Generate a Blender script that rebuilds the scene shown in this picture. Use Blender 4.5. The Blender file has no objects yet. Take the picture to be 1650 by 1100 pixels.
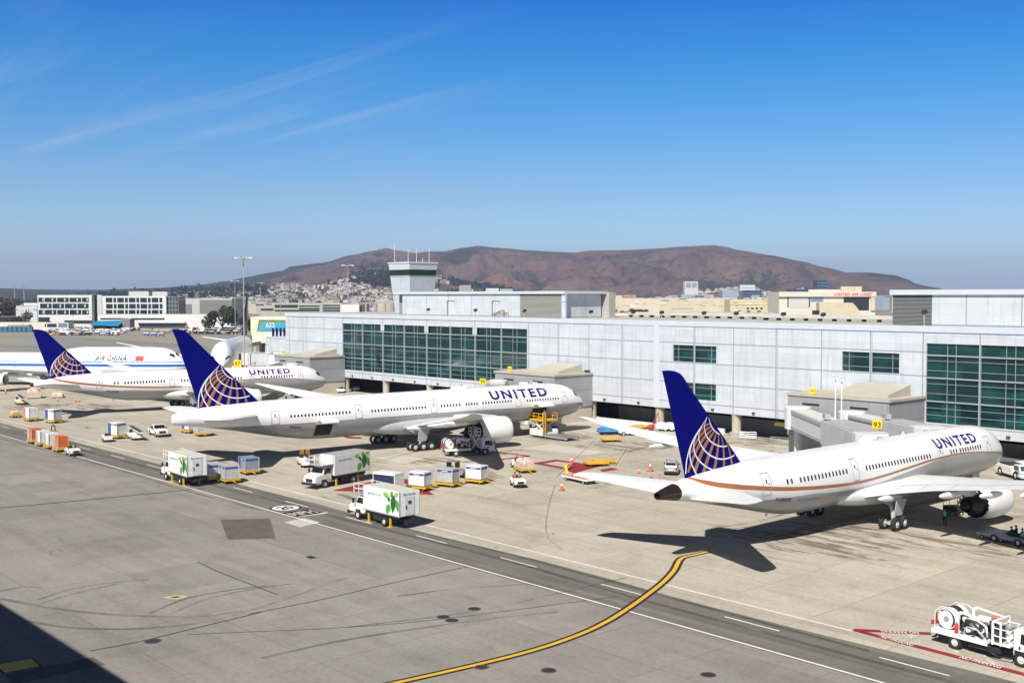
import bpy, bmesh, math, random
from mathutils import Vector, Matrix, noise
random.seed(7)
PI = math.pi
rad = math.radians
SKY0, SKY1 = (.74, .97, 1.72), (.93, 1.13, 1.60)
scene = bpy.context.scene
COL = scene.collection

# ------------------------------------------------------------------ survey helpers (photo pixel -> point of the place)
F, CH, HY = 1800.0, 23.4, 478.0
PITCH = math.atan((550 - HY) / F)
AZ = math.atan2(1615, 1800)
ca, sa = math.cos(AZ), math.sin(AZ)
VV = Vector((-ca * math.cos(PITCH), sa * math.cos(PITCH), -math.sin(PITCH)))
RR = Vector((sa, ca, 0))
UU = Vector((-ca * math.sin(PITCH), sa * math.sin(PITCH), math.cos(PITCH)))
def ray(px, py):
    return VV + RR * ((px - 825) / F) + UU * ((550 - py) / F)
def gp(px, py, z=0.0):
    r = ray(px, py); t = (z - CH) / r.z
    return Vector((r.x * t, r.y * t, z))
def dp(px, py, d):
    "point on the ray at depth d along the view axis"
    r = ray(px, py); t = d / (r.dot(VV))
    return Vector((r.x * t, r.y * t, CH + r.z * t))
def yp(px, py, Y):
    r = ray(px, py); t = Y / r.y
    return Vector((r.x * t, Y, CH + r.z * t))

# ------------------------------------------------------------------ materials
MATS = {}
def nt(name):
    m = bpy.data.materials.new(name); m.use_nodes = True
    n = m.node_tree.nodes; b = n['Principled BSDF']
    return m, n, m.node_tree.links, b
def mat(name, c, rough=.55, metal=0., var=.12, scale=1.5, spec=.5, coat=0.):
    if name in MATS: return MATS[name]
    m, n, l, b = nt(name)
    b.inputs['Roughness'].default_value = rough
    b.inputs['Metallic'].default_value = metal
    b.inputs['Specular IOR Level'].default_value = spec
    b.inputs['Coat Weight'].default_value = coat
    if var > 0:
        tc = n.new('ShaderNodeTexCoord'); nz = n.new('ShaderNodeTexNoise')
        nz.inputs['Scale'].default_value = scale; nz.inputs['Detail'].default_value = 6
        nz.inputs['Roughness'].default_value = .65
        rp = n.new('ShaderNodeValToRGB')
        rp.color_ramp.elements[0].position = .28; rp.color_ramp.elements[1].position = .72
        k = 1 - var
        rp.color_ramp.elements[0].color = (c[0] * k, c[1] * k, c[2] * k * .98, 1)
        rp.color_ramp.elements[1].color = (min(1, c[0] * (1 + var * .5)), min(1, c[1] * (1 + var * .5)), min(1, c[2] * (1 + var * .5)), 1)
        l.new(tc.outputs['Object'], nz.inputs['Vector']); l.new(nz.outputs['Fac'], rp.inputs['Fac'])
        l.new(rp.outputs['Color'], b.inputs['Base Color'])
    else:
        b.inputs['Base Color'].default_value = (*c, 1)
    MATS[name] = m
    return m
WHITE = lambda: mat('white_paint', (.78, .78, .77), .4, var=.10, scale=.9)
def math_(n, l, op, a, b=None, c=None):
    x = n.new('ShaderNodeMath'); x.operation = op
    for i, v in enumerate((a, b, c)):
        if v is None: continue
        if isinstance(v, (int, float)): x.inputs[i].default_value = v
        else: l.new(v, x.inputs[i])
    return x.outputs[0]
def mix_(n, l, fac, a, b, blend='MIX'):
    x = n.new('ShaderNodeMix'); x.data_type = 'RGBA'; x.blend_type = blend
    for i, v in ((0, fac), (6, a), (7, b)):
        if isinstance(v, (int, float)): x.inputs[i].default_value = v
        elif isinstance(v, tuple): x.inputs[i].default_value = (*v, 1) if len(v) == 3 else v
        else: l.new(v, x.inputs[i])
    return x.outputs[2]
def noise_(n, l, vec, scale, detail=6, rough=.6, dist=0.):
    x = n.new('ShaderNodeTexNoise'); x.inputs['Scale'].default_value = scale
    x.inputs['Detail'].default_value = detail; x.inputs['Roughness'].default_value = rough
    x.inputs['Distortion'].default_value = dist
    l.new(vec, x.inputs['Vector']); return x.outputs['Fac']
def ramp_(n, l, fac, stops):
    x = n.new('ShaderNodeValToRGB'); e = x.color_ramp.elements
    while len(e) < len(stops): e.new(.5)
    for q, (p, c) in zip(e, stops):
        q.position = p; q.color = (*c, 1) if len(c) == 3 else c
    l.new(fac, x.inputs['Fac']); return x.outputs['Color']
def smooth_(n, l, v, lo, hi):
    x = n.new('ShaderNodeMapRange'); x.interpolation_type = 'SMOOTHSTEP'
    x.inputs['From Min'].default_value = lo; x.inputs['From Max'].default_value = hi
    l.new(v, x.inputs['Value']); return x.outputs['Result']

# ------------------------------------------------------------------ mesh builder
class MB:
    def __init__(s): s.bm = bmesh.new()
    def face(s, pts, mi=0):
        try:
            f = s.bm.faces.new([s.bm.verts.new(p) for p in pts]); f.material_index = mi; return f
        except ValueError: return None
    def box(s, x0, x1, y0, y1, z0, z1, mi=0, taper=None):
        v = [s.bm.verts.new(p) for p in ((x0, y0, z0), (x1, y0, z0), (x1, y1, z0), (x0, y1, z0), (x0, y0, z1), (x1, y0, z1), (x1, y1, z1), (x0, y1, z1))]
        for q in ((3, 2, 1, 0), (4, 5, 6, 7), (0, 1, 5, 4), (1, 2, 6, 5), (2, 3, 7, 6), (3, 0, 4, 7)):
            s.bm.faces.new([v[i] for i in q]).material_index = mi
        return s
    def rings(s, rs, mi=0, cap=True, closed=True):
        R = [[s.bm.verts.new(p) for p in r] for r in rs]; n = len(rs[0])
        for a, b in zip(R, R[1:]):
            for i in range(n if closed else n - 1):
                j = (i + 1) % n
                s.bm.faces.new((a[i], a[j], b[j], b[i])).material_index = mi
        if cap:
            s.bm.faces.new(list(reversed(R[0]))).material_index = mi
            s.bm.faces.new(R[-1]).material_index = mi
        return s
    def tube(s, p, q, r, r2=None, seg=8, mi=0):
        p, q = Vector(p), Vector(q); d = (q - p)
        if d.length < 1e-6: return s
        d.normalize(); a = d.orthogonal().normalized(); b = d.cross(a); r2 = r if r2 is None else r2
        ring = lambda c, r: [c + (a * math.cos(t) + b * math.sin(t)) * r for t in [2 * PI * i / seg for i in range(seg)]]
        return s.rings([ring(p, r), ring(q, r2)], mi)
    def path(s, pts, r, seg=6, mi=0):
        for a, b in zip(pts, pts[1:]): s.tube(a, b, r, seg=seg, mi=mi)
        return s
    def prism(s, poly, axis, a, b, mi=0):
        "poly of 2-D points extruded along axis from a to b"
        def P(u, v, w): return {'x': (w, u, v), 'y': (u, w, v), 'z': (u, v, w)}[axis]
        s.rings([[P(u, v, a) for u, v in poly], [P(u, v, b) for u, v in poly]], mi)
        return s
    def lathe(s, prof, o, axis, seg=24, mi=0, cap=False):
        "prof [(t along axis, radius)]"
        o = Vector(o); d = Vector(axis).normalized(); a = d.orthogonal().normalized(); b = d.cross(a)
        return s.rings([[o + d * t + (a * math.cos(2 * PI * i / seg) + b * math.sin(2 * PI * i / seg)) * r for i in range(seg)] for t, r in prof], mi, cap)
    def ball(s, c, rx, ry, rz, mi=0, seg=12, n=8):
        rs = []
        for i in range(1, n):
            t = PI * i / n - PI / 2
            rs.append([(c[0] + rx * math.cos(t) * math.cos(2 * PI * j / seg), c[1] + ry * math.cos(t) * math.sin(2 * PI * j / seg), c[2] + rz * math.sin(t)) for j in range(seg)])
        return s.rings(rs, mi)
    def build(s, name, mats, parent=None, smooth=False, bevel=0., loc=None, auto=None):
        bm = s.bm
        bmesh.ops.recalc_face_normals(bm, faces=bm.faces[:])
        if bevel:
            es = [e for e in bm.edges if len(e.link_faces) == 2 and e.calc_face_angle(0) > .6]
            bmesh.ops.bevel(bm, geom=es, offset=bevel, segments=2, affect='EDGES', clamp_overlap=True)
        me = bpy.data.meshes.new(name); bm.to_mesh(me); bm.free()
        for m in (mats if isinstance(mats, (list, tuple)) else [mats]): me.materials.append(m)
        if smooth:
            me.polygons.foreach_set('use_smooth', [True] * len(me.polygons))
            if auto is not None: me.set_sharp_from_angle(angle=rad(auto))
        o = bpy.data.objects.new(name, me); COL.objects.link(o)
        if parent is not None: o.parent = parent
        if loc is not None: o.location = loc
        return o
def thing(name, label, cat, loc=(0, 0, 0), rotz=0., group=None):
    o = bpy.data.objects.new(name, None); COL.objects.link(o)
    o.location = loc; o.rotation_euler = (0, 0, rotz); o.empty_display_size = .3
    o['label'] = label; o['category'] = cat
    if group: o['group'] = group
    return o
def tag(o, label, cat, group=None):
    o['label'] = label; o['category'] = cat
    if group: o['group'] = group
    return o
def struct(o, kind='structure'):
    o['kind'] = kind; return o
def dup(root, loc, rotz, label=None, group=None):
    r = root.copy(); COL.objects.link(r); r.location = loc; r.rotation_euler = (0, 0, rotz)
    if label: r['label'] = label
    if group: r['group'] = group
    for ch in list(root.children):
        c = ch.copy(); COL.objects.link(c); c.parent = r
        for g in list(ch.children):
            d = g.copy(); COL.objects.link(d); d.parent = c
    return r
def text_bm(txt, w, h, bold=.0, shear=0., spacing=1.):
    "flat lettering in a bmesh: x 0..w, y 0..h"
    cu = bpy.data.curves.new('lettering', 'FONT'); cu.body = txt; cu.offset = bold; cu.shear = shear
    cu.space_character = spacing; cu.resolution_u = 4
    o = bpy.data.objects.new('lettering', cu); COL.objects.link(o)
    dg = bpy.context.evaluated_depsgraph_get()
    me = bpy.data.meshes.new_from_object(o.evaluated_get(dg))
    bm = bmesh.new(); bm.from_mesh(me)
    bpy.data.meshes.remove(me); bpy.data.objects.remove(o); bpy.data.curves.remove(cu)
    x0 = min(v.co.x for v in bm.verts); x1 = max(v.co.x for v in bm.verts)
    y0 = min(v.co.y for v in bm.verts); y1 = max(v.co.y for v in bm.verts)
    for v in bm.verts:
        v.co.x = (v.co.x - x0) / (x1 - x0) * w; v.co.y = (v.co.y - y0) / (y1 - y0) * h; v.co.z = 0
    return bm
def slice_bm(bm, axis, step, lo, hi):
    k = lo + step
    while k < hi:
        co = [0, 0, 0]; co[axis] = k; no = [0, 0, 0]; no[axis] = 1
        bmesh.ops.bisect_plane(bm, geom=bm.verts[:] + bm.edges[:] + bm.faces[:], plane_co=co, plane_no=no)
        k += step
def bm_obj(bm, name, m, parent=None, thick=0.):
    if thick:
        r = bmesh.ops.extrude_face_region(bm, geom=bm.faces[:])
        bmesh.ops.translate(bm, verts=[e for e in r['geom'] if isinstance(e, bmesh.types.BMVert)], vec=(0, 0, thick))
        bmesh.ops.recalc_face_normals(bm, faces=bm.faces[:])
    me = bpy.data.meshes.new(name); bm.to_mesh(me); bm.free()
    me.materials.append(m)
    o = bpy.data.objects.new(name, me); COL.objects.link(o)
    if parent is not None: o.parent = parent
    return o
def sign_text(txt, w, h, name, m, parent, org, ux, uy, bold=.02, shear=0., off=.01, spacing=1.):
    "flat lettering laid on a plane: origin = lower left, ux / uy unit directions"
    bm = text_bm(txt, w, h, bold, shear, spacing); org, ux, uy = Vector(org), Vector(ux), Vector(uy); n = ux.cross(uy)
    for v in bm.verts: v.co = org + ux * v.co.x + uy * v.co.y + n * off
    return bm_obj(bm, name, m, parent)

# ------------------------------------------------------------------ camera, sun, sky
cam_d = bpy.data.cameras.new('camera'); cam = bpy.data.objects.new('camera', cam_d); COL.objects.link(cam)
cam_d.sensor_width = 36; cam_d.lens = 36 * F / 1650; cam_d.clip_end = 40000; cam_d.clip_start = 1
cam.location = (0, 0, CH)
cam.rotation_euler = Matrix((RR, UU, -VV)).transposed().to_euler()
scene.camera = cam
SUN = Vector((.43, -.90, 1.0)).normalized()
sd = bpy.data.lights.new('sun', 'SUN'); so = bpy.data.objects.new('sun', sd); COL.objects.link(so)
sd.energy = 5.0; sd.angle = rad(.5); sd.color = (1, .95, .87)
so.rotation_euler = SUN.to_track_quat('Z', 'Y').to_euler(); so.location = (0, -200, 300)
w = bpy.data.worlds.new('World'); scene.world = w; w.use_nodes = True
n, l = w.node_tree.nodes, w.node_tree.links
bg = n['Background']; sky = n.new('ShaderNodeTexSky'); sky.sky_type = 'NISHITA'; sky.sun_disc = False
sky.sun_elevation = math.asin(SUN.z); sky.sun_rotation = math.atan2(SUN.x, SUN.y)
sky.air_density = 1.0; sky.dust_density = .3; sky.ozone_density = 2.5; sky.altitude = 0
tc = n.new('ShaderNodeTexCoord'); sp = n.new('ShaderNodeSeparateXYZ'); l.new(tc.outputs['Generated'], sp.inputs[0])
# deep blue sky tint by elevation; the unseen overhead part darkened to cut shadow fill
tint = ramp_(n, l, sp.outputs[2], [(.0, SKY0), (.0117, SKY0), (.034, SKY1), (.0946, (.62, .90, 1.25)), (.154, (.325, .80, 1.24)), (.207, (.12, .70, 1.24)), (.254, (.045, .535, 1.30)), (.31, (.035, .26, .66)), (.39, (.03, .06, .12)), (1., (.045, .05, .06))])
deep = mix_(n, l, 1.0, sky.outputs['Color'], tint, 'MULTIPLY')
# cirrus: a high flat layer of stretched noise, seen in perspective
zz = math_(n, l, 'MAXIMUM', math_(n, l, 'ADD', sp.outputs[2], .03), .02)
cx = math_(n, l, 'DIVIDE', sp.outputs[0], zz); cy = math_(n, l, 'DIVIDE', sp.outputs[1], zz)
cb = n.new('ShaderNodeCombineXYZ'); l.new(cx, cb.inputs[0]); l.new(cy, cb.inputs[1])
mp = n.new('ShaderNodeMapping'); mp.inputs['Rotation'].default_value = (0, 0, rad(-48)); mp.inputs['Scale'].default_value = (.20, 1.7, 1); mp.inputs['Location'].default_value = (1.3, .4, 0)
l.new(cb.outputs[0], mp.inputs[0])
n1 = noise_(n, l, mp.outputs[0], 1.5, 10, .62, .8)
n2 = noise_(n, l, cb.outputs[0], .30, 3, .5)
vd = n.new('ShaderNodeVectorMath'); vd.operation = 'DOT_PRODUCT'; l.new(tc.outputs['Generated'], vd.inputs[0]); vd.inputs[1].default_value = tuple(RR); side = vd.outputs['Value']
cl = math_(n, l, 'MULTIPLY', smooth_(n, l, n1, .44, .80), smooth_(n, l, n2, .36, .60))
cl = math_(n, l, 'MULTIPLY', math_(n, l, 'MULTIPLY', cl, smooth_(n, l, side, .06, -.16)), smooth_(n, l, sp.outputs[2], .30, .10))
mp2 = n.new('ShaderNodeMapping'); mp2.inputs['Rotation'].default_value = (0, 0, rad(-47)); mp2.inputs['Scale'].default_value = (.10, .55, 1); l.new(cb.outputs[0], mp2.inputs[0])
hz = math_(n, l, 'MULTIPLY', smooth_(n, l, noise_(n, l, mp2.outputs[0], 1.0, 7, .6, .4), .38, .75), math_(n, l, 'MULTIPLY', smooth_(n, l, sp.outputs[2], .16, .06), smooth_(n, l, side, .14, -.06)))
cl = math_(n, l, 'MAXIMUM', math_(n, l, 'MULTIPLY', cl, .46), math_(n, l, 'MULTIPLY', hz, .30))
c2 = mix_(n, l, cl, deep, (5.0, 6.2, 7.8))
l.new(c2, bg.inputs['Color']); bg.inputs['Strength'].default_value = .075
vs = scene.view_settings; vs.view_transform = 'Standard'; vs.look = 'None'; vs.exposure = .45; vs.gamma = 1
scene.cycles.use_denoising = True
scene.cycles.max_bounces = 6; scene.cycles.diffuse_bounces = 2; scene.cycles.glossy_bounces = 3; scene.cycles.transparent_max_bounces = 8
# ------------------------------------------------------------------ ground
def ground_mat():
    m, n, l, b = nt('apron_concrete')
    tc = n.new('ShaderNodeTexCoord'); P = tc.outputs['Object']
    sp = n.new('ShaderNodeSeparateXYZ'); l.new(P, sp.inputs[0]); X, Y = sp.outputs[0], sp.outputs[1]
    def mp(sx, sy, rot=0):
        q = n.new('ShaderNodeMapping'); q.inputs['Scale'].default_value = (sx, sy, 1); q.inputs['Rotation'].default_value = (0, 0, rad(rot))
        l.new(P, q.inputs[0]); return q.outputs[0]
    big = noise_(n, l, P, .035, 5, .55)
    mid = noise_(n, l, P, .22, 8, .62, .4)
    fine = noise_(n, l, P, 2.6, 6, .7)
    strk = noise_(n, l, mp(.05, .55, 12), 1.0, 7, .62, .3)
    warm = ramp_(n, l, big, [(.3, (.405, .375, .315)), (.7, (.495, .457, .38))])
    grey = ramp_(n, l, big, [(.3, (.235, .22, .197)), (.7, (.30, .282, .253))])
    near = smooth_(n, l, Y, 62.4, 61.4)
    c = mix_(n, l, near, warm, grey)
    # slabs: each slab its own slight tone, dark joints
    bx = math_(n, l, 'DIVIDE', X, 7.6); by = math_(n, l, 'DIVIDE', Y, 7.6)
    fx = math_(n, l, 'FRACT', bx); fy = math_(n, l, 'FRACT', by)
    cb = n.new('ShaderNodeCombineXYZ'); l.new(math_(n, l, 'FLOOR', bx), cb.inputs[0]); l.new(math_(n, l, 'FLOOR', by), cb.inputs[1])
    wn = n.new('ShaderNodeTexWhiteNoise'); wn.noise_dimensions = '2D'; l.new(cb.outputs[0], wn.inputs['Vector'])
    slab = ramp_(n, l, wn.outputs[0], [(0, (.90, .90, .90)), (1, (1.04, 1.03, 1.02))])
    c = mix_(n, l, 1.0, c, slab, 'MULTIPLY')
    jx = math_(n, l, 'LESS_THAN', fx, .009); jy = math_(n, l, 'LESS_THAN', fy, .009)
    jt = math_(n, l, 'MULTIPLY', math_(n, l, 'MAXIMUM', jx, jy), smooth_(n, l, mid, .3, .62))
    c = mix_(n, l, math_(n, l, 'MULTIPLY', jt, .6), c, (.10, .085, .065))
    # general weathering
    c = mix_(n, l, 1.0, c, ramp_(n, l, mid, [(.25, (.80, .79, .77)), (.5, (1, 1, 1)), (.8, (1.07, 1.06, 1.04))]), 'MULTIPLY')
    c = mix_(n, l, 1.0, c, ramp_(n, l, strk, [(.3, (.86, .85, .84)), (.55, (1, 1, 1)), (.8, (1.05, 1.05, 1.04))]), 'MULTIPLY')
    c = mix_(n, l, 1.0, c, ramp_(n, l, fine, [(.28, (.80, .79, .78)), (.5, (1, 1, 1)), (.75, (1.10, 1.10, 1.09))]), 'MULTIPLY')
    # oil, rubber and rust by the gates
    o1 = smooth_(n, l, noise_(n, l, P, .11, 7, .68, .5), .56, .72)
    gate = smooth_(n, l, Y, 78, 112)
    c = mix_(n, l, math_(n, l, 'MULTIPLY', math_(n, l, 'MULTIPLY', o1, gate), .72), c, (.12, .095, .07))
    o2 = smooth_(n, l, noise_(n, l, mp(.9, .35, 20), .6, 8, .75, 1.2), .66, .74)
    c = mix_(n, l, math_(n, l, 'MULTIPLY', o2, .5), c, (.075, .06, .045))
    spots = smooth_(n, l, noise_(n, l, mp(.35, 1.3, 8), .55, 3, .5, 1.), .735, .75)
    c = mix_(n, l, math_(n, l, 'MULTIPLY', spots, .6), c, (.05, .042, .034))
    # soaked-in stains where aircraft and trucks stand
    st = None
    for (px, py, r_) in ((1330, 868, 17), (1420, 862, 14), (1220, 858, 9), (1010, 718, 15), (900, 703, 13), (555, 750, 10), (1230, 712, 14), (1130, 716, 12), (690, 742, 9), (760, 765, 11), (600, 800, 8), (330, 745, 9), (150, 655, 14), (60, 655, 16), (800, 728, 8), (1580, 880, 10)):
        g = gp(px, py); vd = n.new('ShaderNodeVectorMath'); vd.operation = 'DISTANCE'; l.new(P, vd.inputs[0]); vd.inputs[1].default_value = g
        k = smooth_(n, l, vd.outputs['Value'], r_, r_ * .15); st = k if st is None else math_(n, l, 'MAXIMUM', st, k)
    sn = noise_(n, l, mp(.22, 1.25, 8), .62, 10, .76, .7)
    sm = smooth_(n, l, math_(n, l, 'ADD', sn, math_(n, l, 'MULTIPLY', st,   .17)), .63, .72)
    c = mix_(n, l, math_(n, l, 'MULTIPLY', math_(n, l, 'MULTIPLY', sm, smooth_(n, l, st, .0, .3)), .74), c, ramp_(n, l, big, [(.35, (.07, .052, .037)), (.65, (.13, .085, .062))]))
    # dry grass and taxiways beyond the ramp
    far = smooth_(n, l, math_(n, l, 'MAXIMUM', math_(n, l, 'MULTIPLY', X, -1), Y), 330, 352)
    band = noise_(n, l, mp(.0016, .016, 24), 1.0, 4, .55)
    fc = ramp_(n, l, band, [(.34, (.30, .285, .255)), (.42, (.20, .19, .178)), (.47, (.27, .26, .24)), (.5, (.31, .275, .18)), (.54, (.22, .21, .19)), (.62, (.33, .315, .285)), (.75, (.17, .165, .16))])
    c = mix_(n, l, far, c, fc)
    land = smooth_(n, l, math_(n, l, 'MAXIMUM', math_(n, l, 'MULTIPLY', X, -1), Y), 1150, 1600)
    c = mix_(n, l, land, c, ramp_(n, l, noise_(n, l, P, .01, 8, .7), [(.35, (.10, .11, .06)), (.5, (.28, .24, .18)), (.7, (.42, .39, .33))]))
    l.new(c, b.inputs['Base Color']); b.inputs['Roughness'].default_value = .85; b.inputs['Specular IOR Level'].default_value = .25
    bp = n.new('ShaderNodeBump'); bp.inputs['Strength'].default_value = .08; bp.inputs['Distance'].default_value = .02
    l.new(fine, bp.inputs['Height']); l.new(bp.outputs[0], b.inputs['Normal'])
    return m
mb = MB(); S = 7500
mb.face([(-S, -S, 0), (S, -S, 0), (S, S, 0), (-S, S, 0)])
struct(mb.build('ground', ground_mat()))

def worn(name, c, dens=.5, amt=.75, rough=.7, sc=1.6, mx=1.):
    "paint or rubber that lets the pavement show through where it is worn"
    m, n, l, b = nt(name); tc = n.new('ShaderNodeTexCoord')
    nz = noise_(n, l, tc.outputs['Object'], sc, 8, .72)
    a = smooth_(n, l, nz, dens - .16, dens + .06)
    a = math_(n, l, 'ADD', math_(n, l, 'MULTIPLY', a, amt), 1 - amt if amt < 1 else 0)
    if mx < 1: a = math_(n, l, 'MULTIPLY', a, mx)
    vz = noise_(n, l, tc.outputs['Object'], .4, 4, .6)
    l.new(mix_(n, l, vz, tuple(x * .8 for x in c), tuple(min(1, x * 1.15) for x in c)), b.inputs['Base Color'])
    l.new(a, b.inputs['Alpha']); b.inputs['Roughness'].default_value = rough
    return m
M_ASPH = None
def asphalt():
    m, n, l, b = nt('asphalt'); tc = n.new('ShaderNodeTexCoord'); P = tc.outputs['Object']
    q = n.new('ShaderNodeMapping'); q.inputs['Scale'].default_value = (.02, .9, 1); l.new(P, q.inputs[0])
    s = noise_(n, l, q.outputs[0], 1., 7, .6); f = noise_(n, l, P, 1.8, 8, .7); g = noise_(n, l, P, .08, 4, .55)
    c = ramp_(n, l, s, [(.3, (.105, .095, .085)), (.5, (.155, .142, .127)), (.75, (.215, .198, .175))])
    c = mix_(n, l, 1, c, ramp_(n, l, f, [(.25, (.8, .8, .8)), (.65, (1.08, 1.08, 1.08))]), 'MULTIPLY')
    c = mix_(n, l, 1, c, ramp_(n, l, g, [(.35, (.82, .82, .82)), (.65, (1.12, 1.11, 1.1))]), 'MULTIPLY')
    l.new(c, b.inputs['Base Color']); b.inputs['Roughness'].default_value = .85
    return m
# service road: irregular northern edge
mb = MB(); xs = [-420 + 4 * i for i in range(118)]
up = [(x, 67.3 + .55 * noise.noise((x * .05, 3, 0)) + .25 * noise.noise((x * .3, 1, 0)), .004) for x in xs]
for a, b_ in zip(range(len(xs) - 1), range(1, len(xs))):
    mb.face([(xs[a], 61.2, .004), (xs[b_], 61.2, .004), up[b_], up[a]])
struct(mb.build('road', asphalt()))

def strip(mb, pts, w, z, mi=0):
    pts = [Vector((p[0], p[1], 0)) for p in pts]; L = []; R = []
    for i, p in enumerate(pts):
        d = (pts[min(i + 1, len(pts) - 1)] - pts[max(i - 1, 0)]).normalized(); nn = Vector((-d.y, d.x, 0))
        L.append(p + nn * w / 2 + Vector((0, 0, z))); R.append(p - nn * w / 2 + Vector((0, 0, z)))
    for i in range(len(pts) - 1):
        mb.face([R[i], R[i + 1], L[i + 1], L[i]], mi)
def crv(pts, k=8):
    "Catmull-Rom through ground points"
    P = [Vector((p[0], p[1], 0)) for p in pts]; P = [P[0] * 2 - P[1]] + P + [P[-1] * 2 - P[-2]]; out = []
    for i in range(1, len(P) - 2):
        for j in range(k):
            t = j / k; a, b_, c, d = P[i - 1], P[i], P[i + 1], P[i + 2]
            out.append(.5 * (2 * b_ + (c - a) * t + (2 * a - 5 * b_ + 4 * c - d) * t * t + (3 * b_ - 3 * c + d - a) * t ** 3))
    return out + [P[-2]]
M_LINE = worn('road_line_paint', (.78, .77, .73), .42, .55)
M_LINE2 = worn('faded_line_paint', (.62, .60, .54), .52, .8)
M_YEL = worn('yellow_line_paint', (.68, .40, .02), .40, .45)
M_BLK = worn('black_line_paint', (.022, .018, .018), .42, .5)
M_RED = worn('red_line_paint', (.27, .018, .022), .43, .6)
M_RUB = worn('tyre_rubber', (.05, .046, .042), .52, .85, sc=.10, mx=.31)
M_RUB2 = worn('crack_filler', (.035, .03, .027), .45, .75)
mb = MB()
strip(mb, [(x, 61.5) for x in range(-420, 41, 10)], .20, .010); strip(mb, [(x, 69.5) for x in range(-420, 41, 10)], .20, .010)
struct(mb.build('road_edge_line', M_LINE))
mb = MB()
for k in range(-26, 8):
    x = -74.8 + 12.45 * k
    strip(mb, [(x, 65.7), (x + 4.75, 65.7)], .16, .010)
strip(mb, [gp(480, 832), gp(528, 825.5)], .45, .012)
struct(mb.build('road_centre_line', M_LINE))
# yellow taxi lead-in line with its dark border
lead = [gp(*p) for p in ((1143, 888), (1118, 893.5), (1097, 900), (1085, 920), (1062, 943), (1010, 981), (960, 1010), (900, 1034), (830, 1055), (730, 1079), (620, 1103), (480, 1130))]
nose_line = [Vector((-62.3, 132, 0)), Vector((-64.0, 90, 0))]
mb = MB(); strip(mb, crv(lead), .86, .012); strip(mb, nose_line, .8, .012); struct(mb.build('guide_line_border', M_BLK))
mb = MB(); strip(mb, crv(lead), .36, .016); strip(mb, nose_line, .3, .016); struct(mb.build('guide_line', M_YEL))
# gate lines, equipment lines
mb = MB()
for a, b_ in (((650, 820), (897, 781)), ((780, 802), (990, 752)), ((842, 778), (1000, 752)), ((280, 718), (395, 711)), ((200, 733), (250, 727)), ((985, 752), (1090, 735)), ((1020, 765), (1062, 757))):
    strip(mb, [gp(*a), gp(*b_)], .16, .010)
struct(mb.build('gate_line', M_LINE2))
mb = MB()
for a, b_ in (((897, 768), (961, 706)), ((992, 750), (1011, 721))):
    A, B = gp(*a), gp(*b_); d = (B - A).normalized(); q = Vector((-d.y, d.x, 0)) * .24
    strip(mb, [A - q, B - q], .10, .012); strip(mb, [A + q, B + q], .10, .012); strip(mb, [A, B], .09, .012, 1)
struct(mb.build('clearance_line', [M_LINE2, M_RED]))
def poly_line(mb, pts, w, z, mi=0):
    for a, b_ in zip(pts, pts[1:]): strip(mb, [a, b_], w, z, mi)
mb = MB()
def ringq(px, inner, mi=0, z=.011):
    O = [gp(*p) for p in px]; C = sum(O, Vector()) / len(O); I = [C + (o - C) * inner for o in O]
    for i in range(len(O)):
        j = (i + 1) % len(O); mb.face([Vector((q.x, q.y, z)) for q in (O[i], O[j], I[j], I[i])], mi)
ringq([(856, 746), (896, 740), (938, 746), (916, 757)], .58)
ringq([(535, 790), (601, 775), (662, 771), (700, 797)], .62)
for tri in (((910, 757), (940, 746), (968, 751), (925, 762)), ((965, 757), (985, 753), (997, 756), (972, 760)), ((548, 702), (580, 704), (585, 707), (560, 706)), ((1035, 772), (1050, 768), (1054, 770), (1040, 773))):
    mb.face([Vector((*gp(*p)[:2], .011)) for p in tri])
poly_line(mb, [gp(795, 727), gp(853, 734.5), gp(808, 740)], .8, .014)
poly_line(mb, [gp(1500, 1020.5), gp(1376, 1014.5)], .62, .018)
poly_line(mb, [gp(1376, 1014.5), gp(1520, 1052), gp(1720, 1104)], .62, .014)
struct(mb.build('red_marking', M_RED))
M_LET = worn('letter_paint', (.75, .74, .72), .40, .4)
def floor_text(t, a, b_, h, z=.02):
    A, B = gp(*a), gp(*b_); d = (B - A); L = d.length; d.normalize(); q = Vector((-d.y, d.x, 0))
    return struct(sign_text(t, L, h, 'pavement_lettering', M_LET, None, A + Vector((0, 0, z)) - q * h / 2, d, q, .01, off=0))
floor_text('NO PARKING', (1420, 1025), (1472, 1039), .55, .022); floor_text('NO PARKING', (1548, 1058), (1614, 1075), .55, .022); floor_text('NO PARKING', (1480, 1019.5), (1420, 1016.6), .55, .026)
mb = MB()
for a, b_ in (((1465, 1021.5), (1484, 1037)), ((1520, 1031), (1545, 1052)), ((1585, 1055), (1604, 1071)), ((1412, 1016), (1424, 1021))): strip(mb, [gp(*a), gp(*b_)], .3, .010)
struct(mb.build('hatch_line', M_LINE2))
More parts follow.
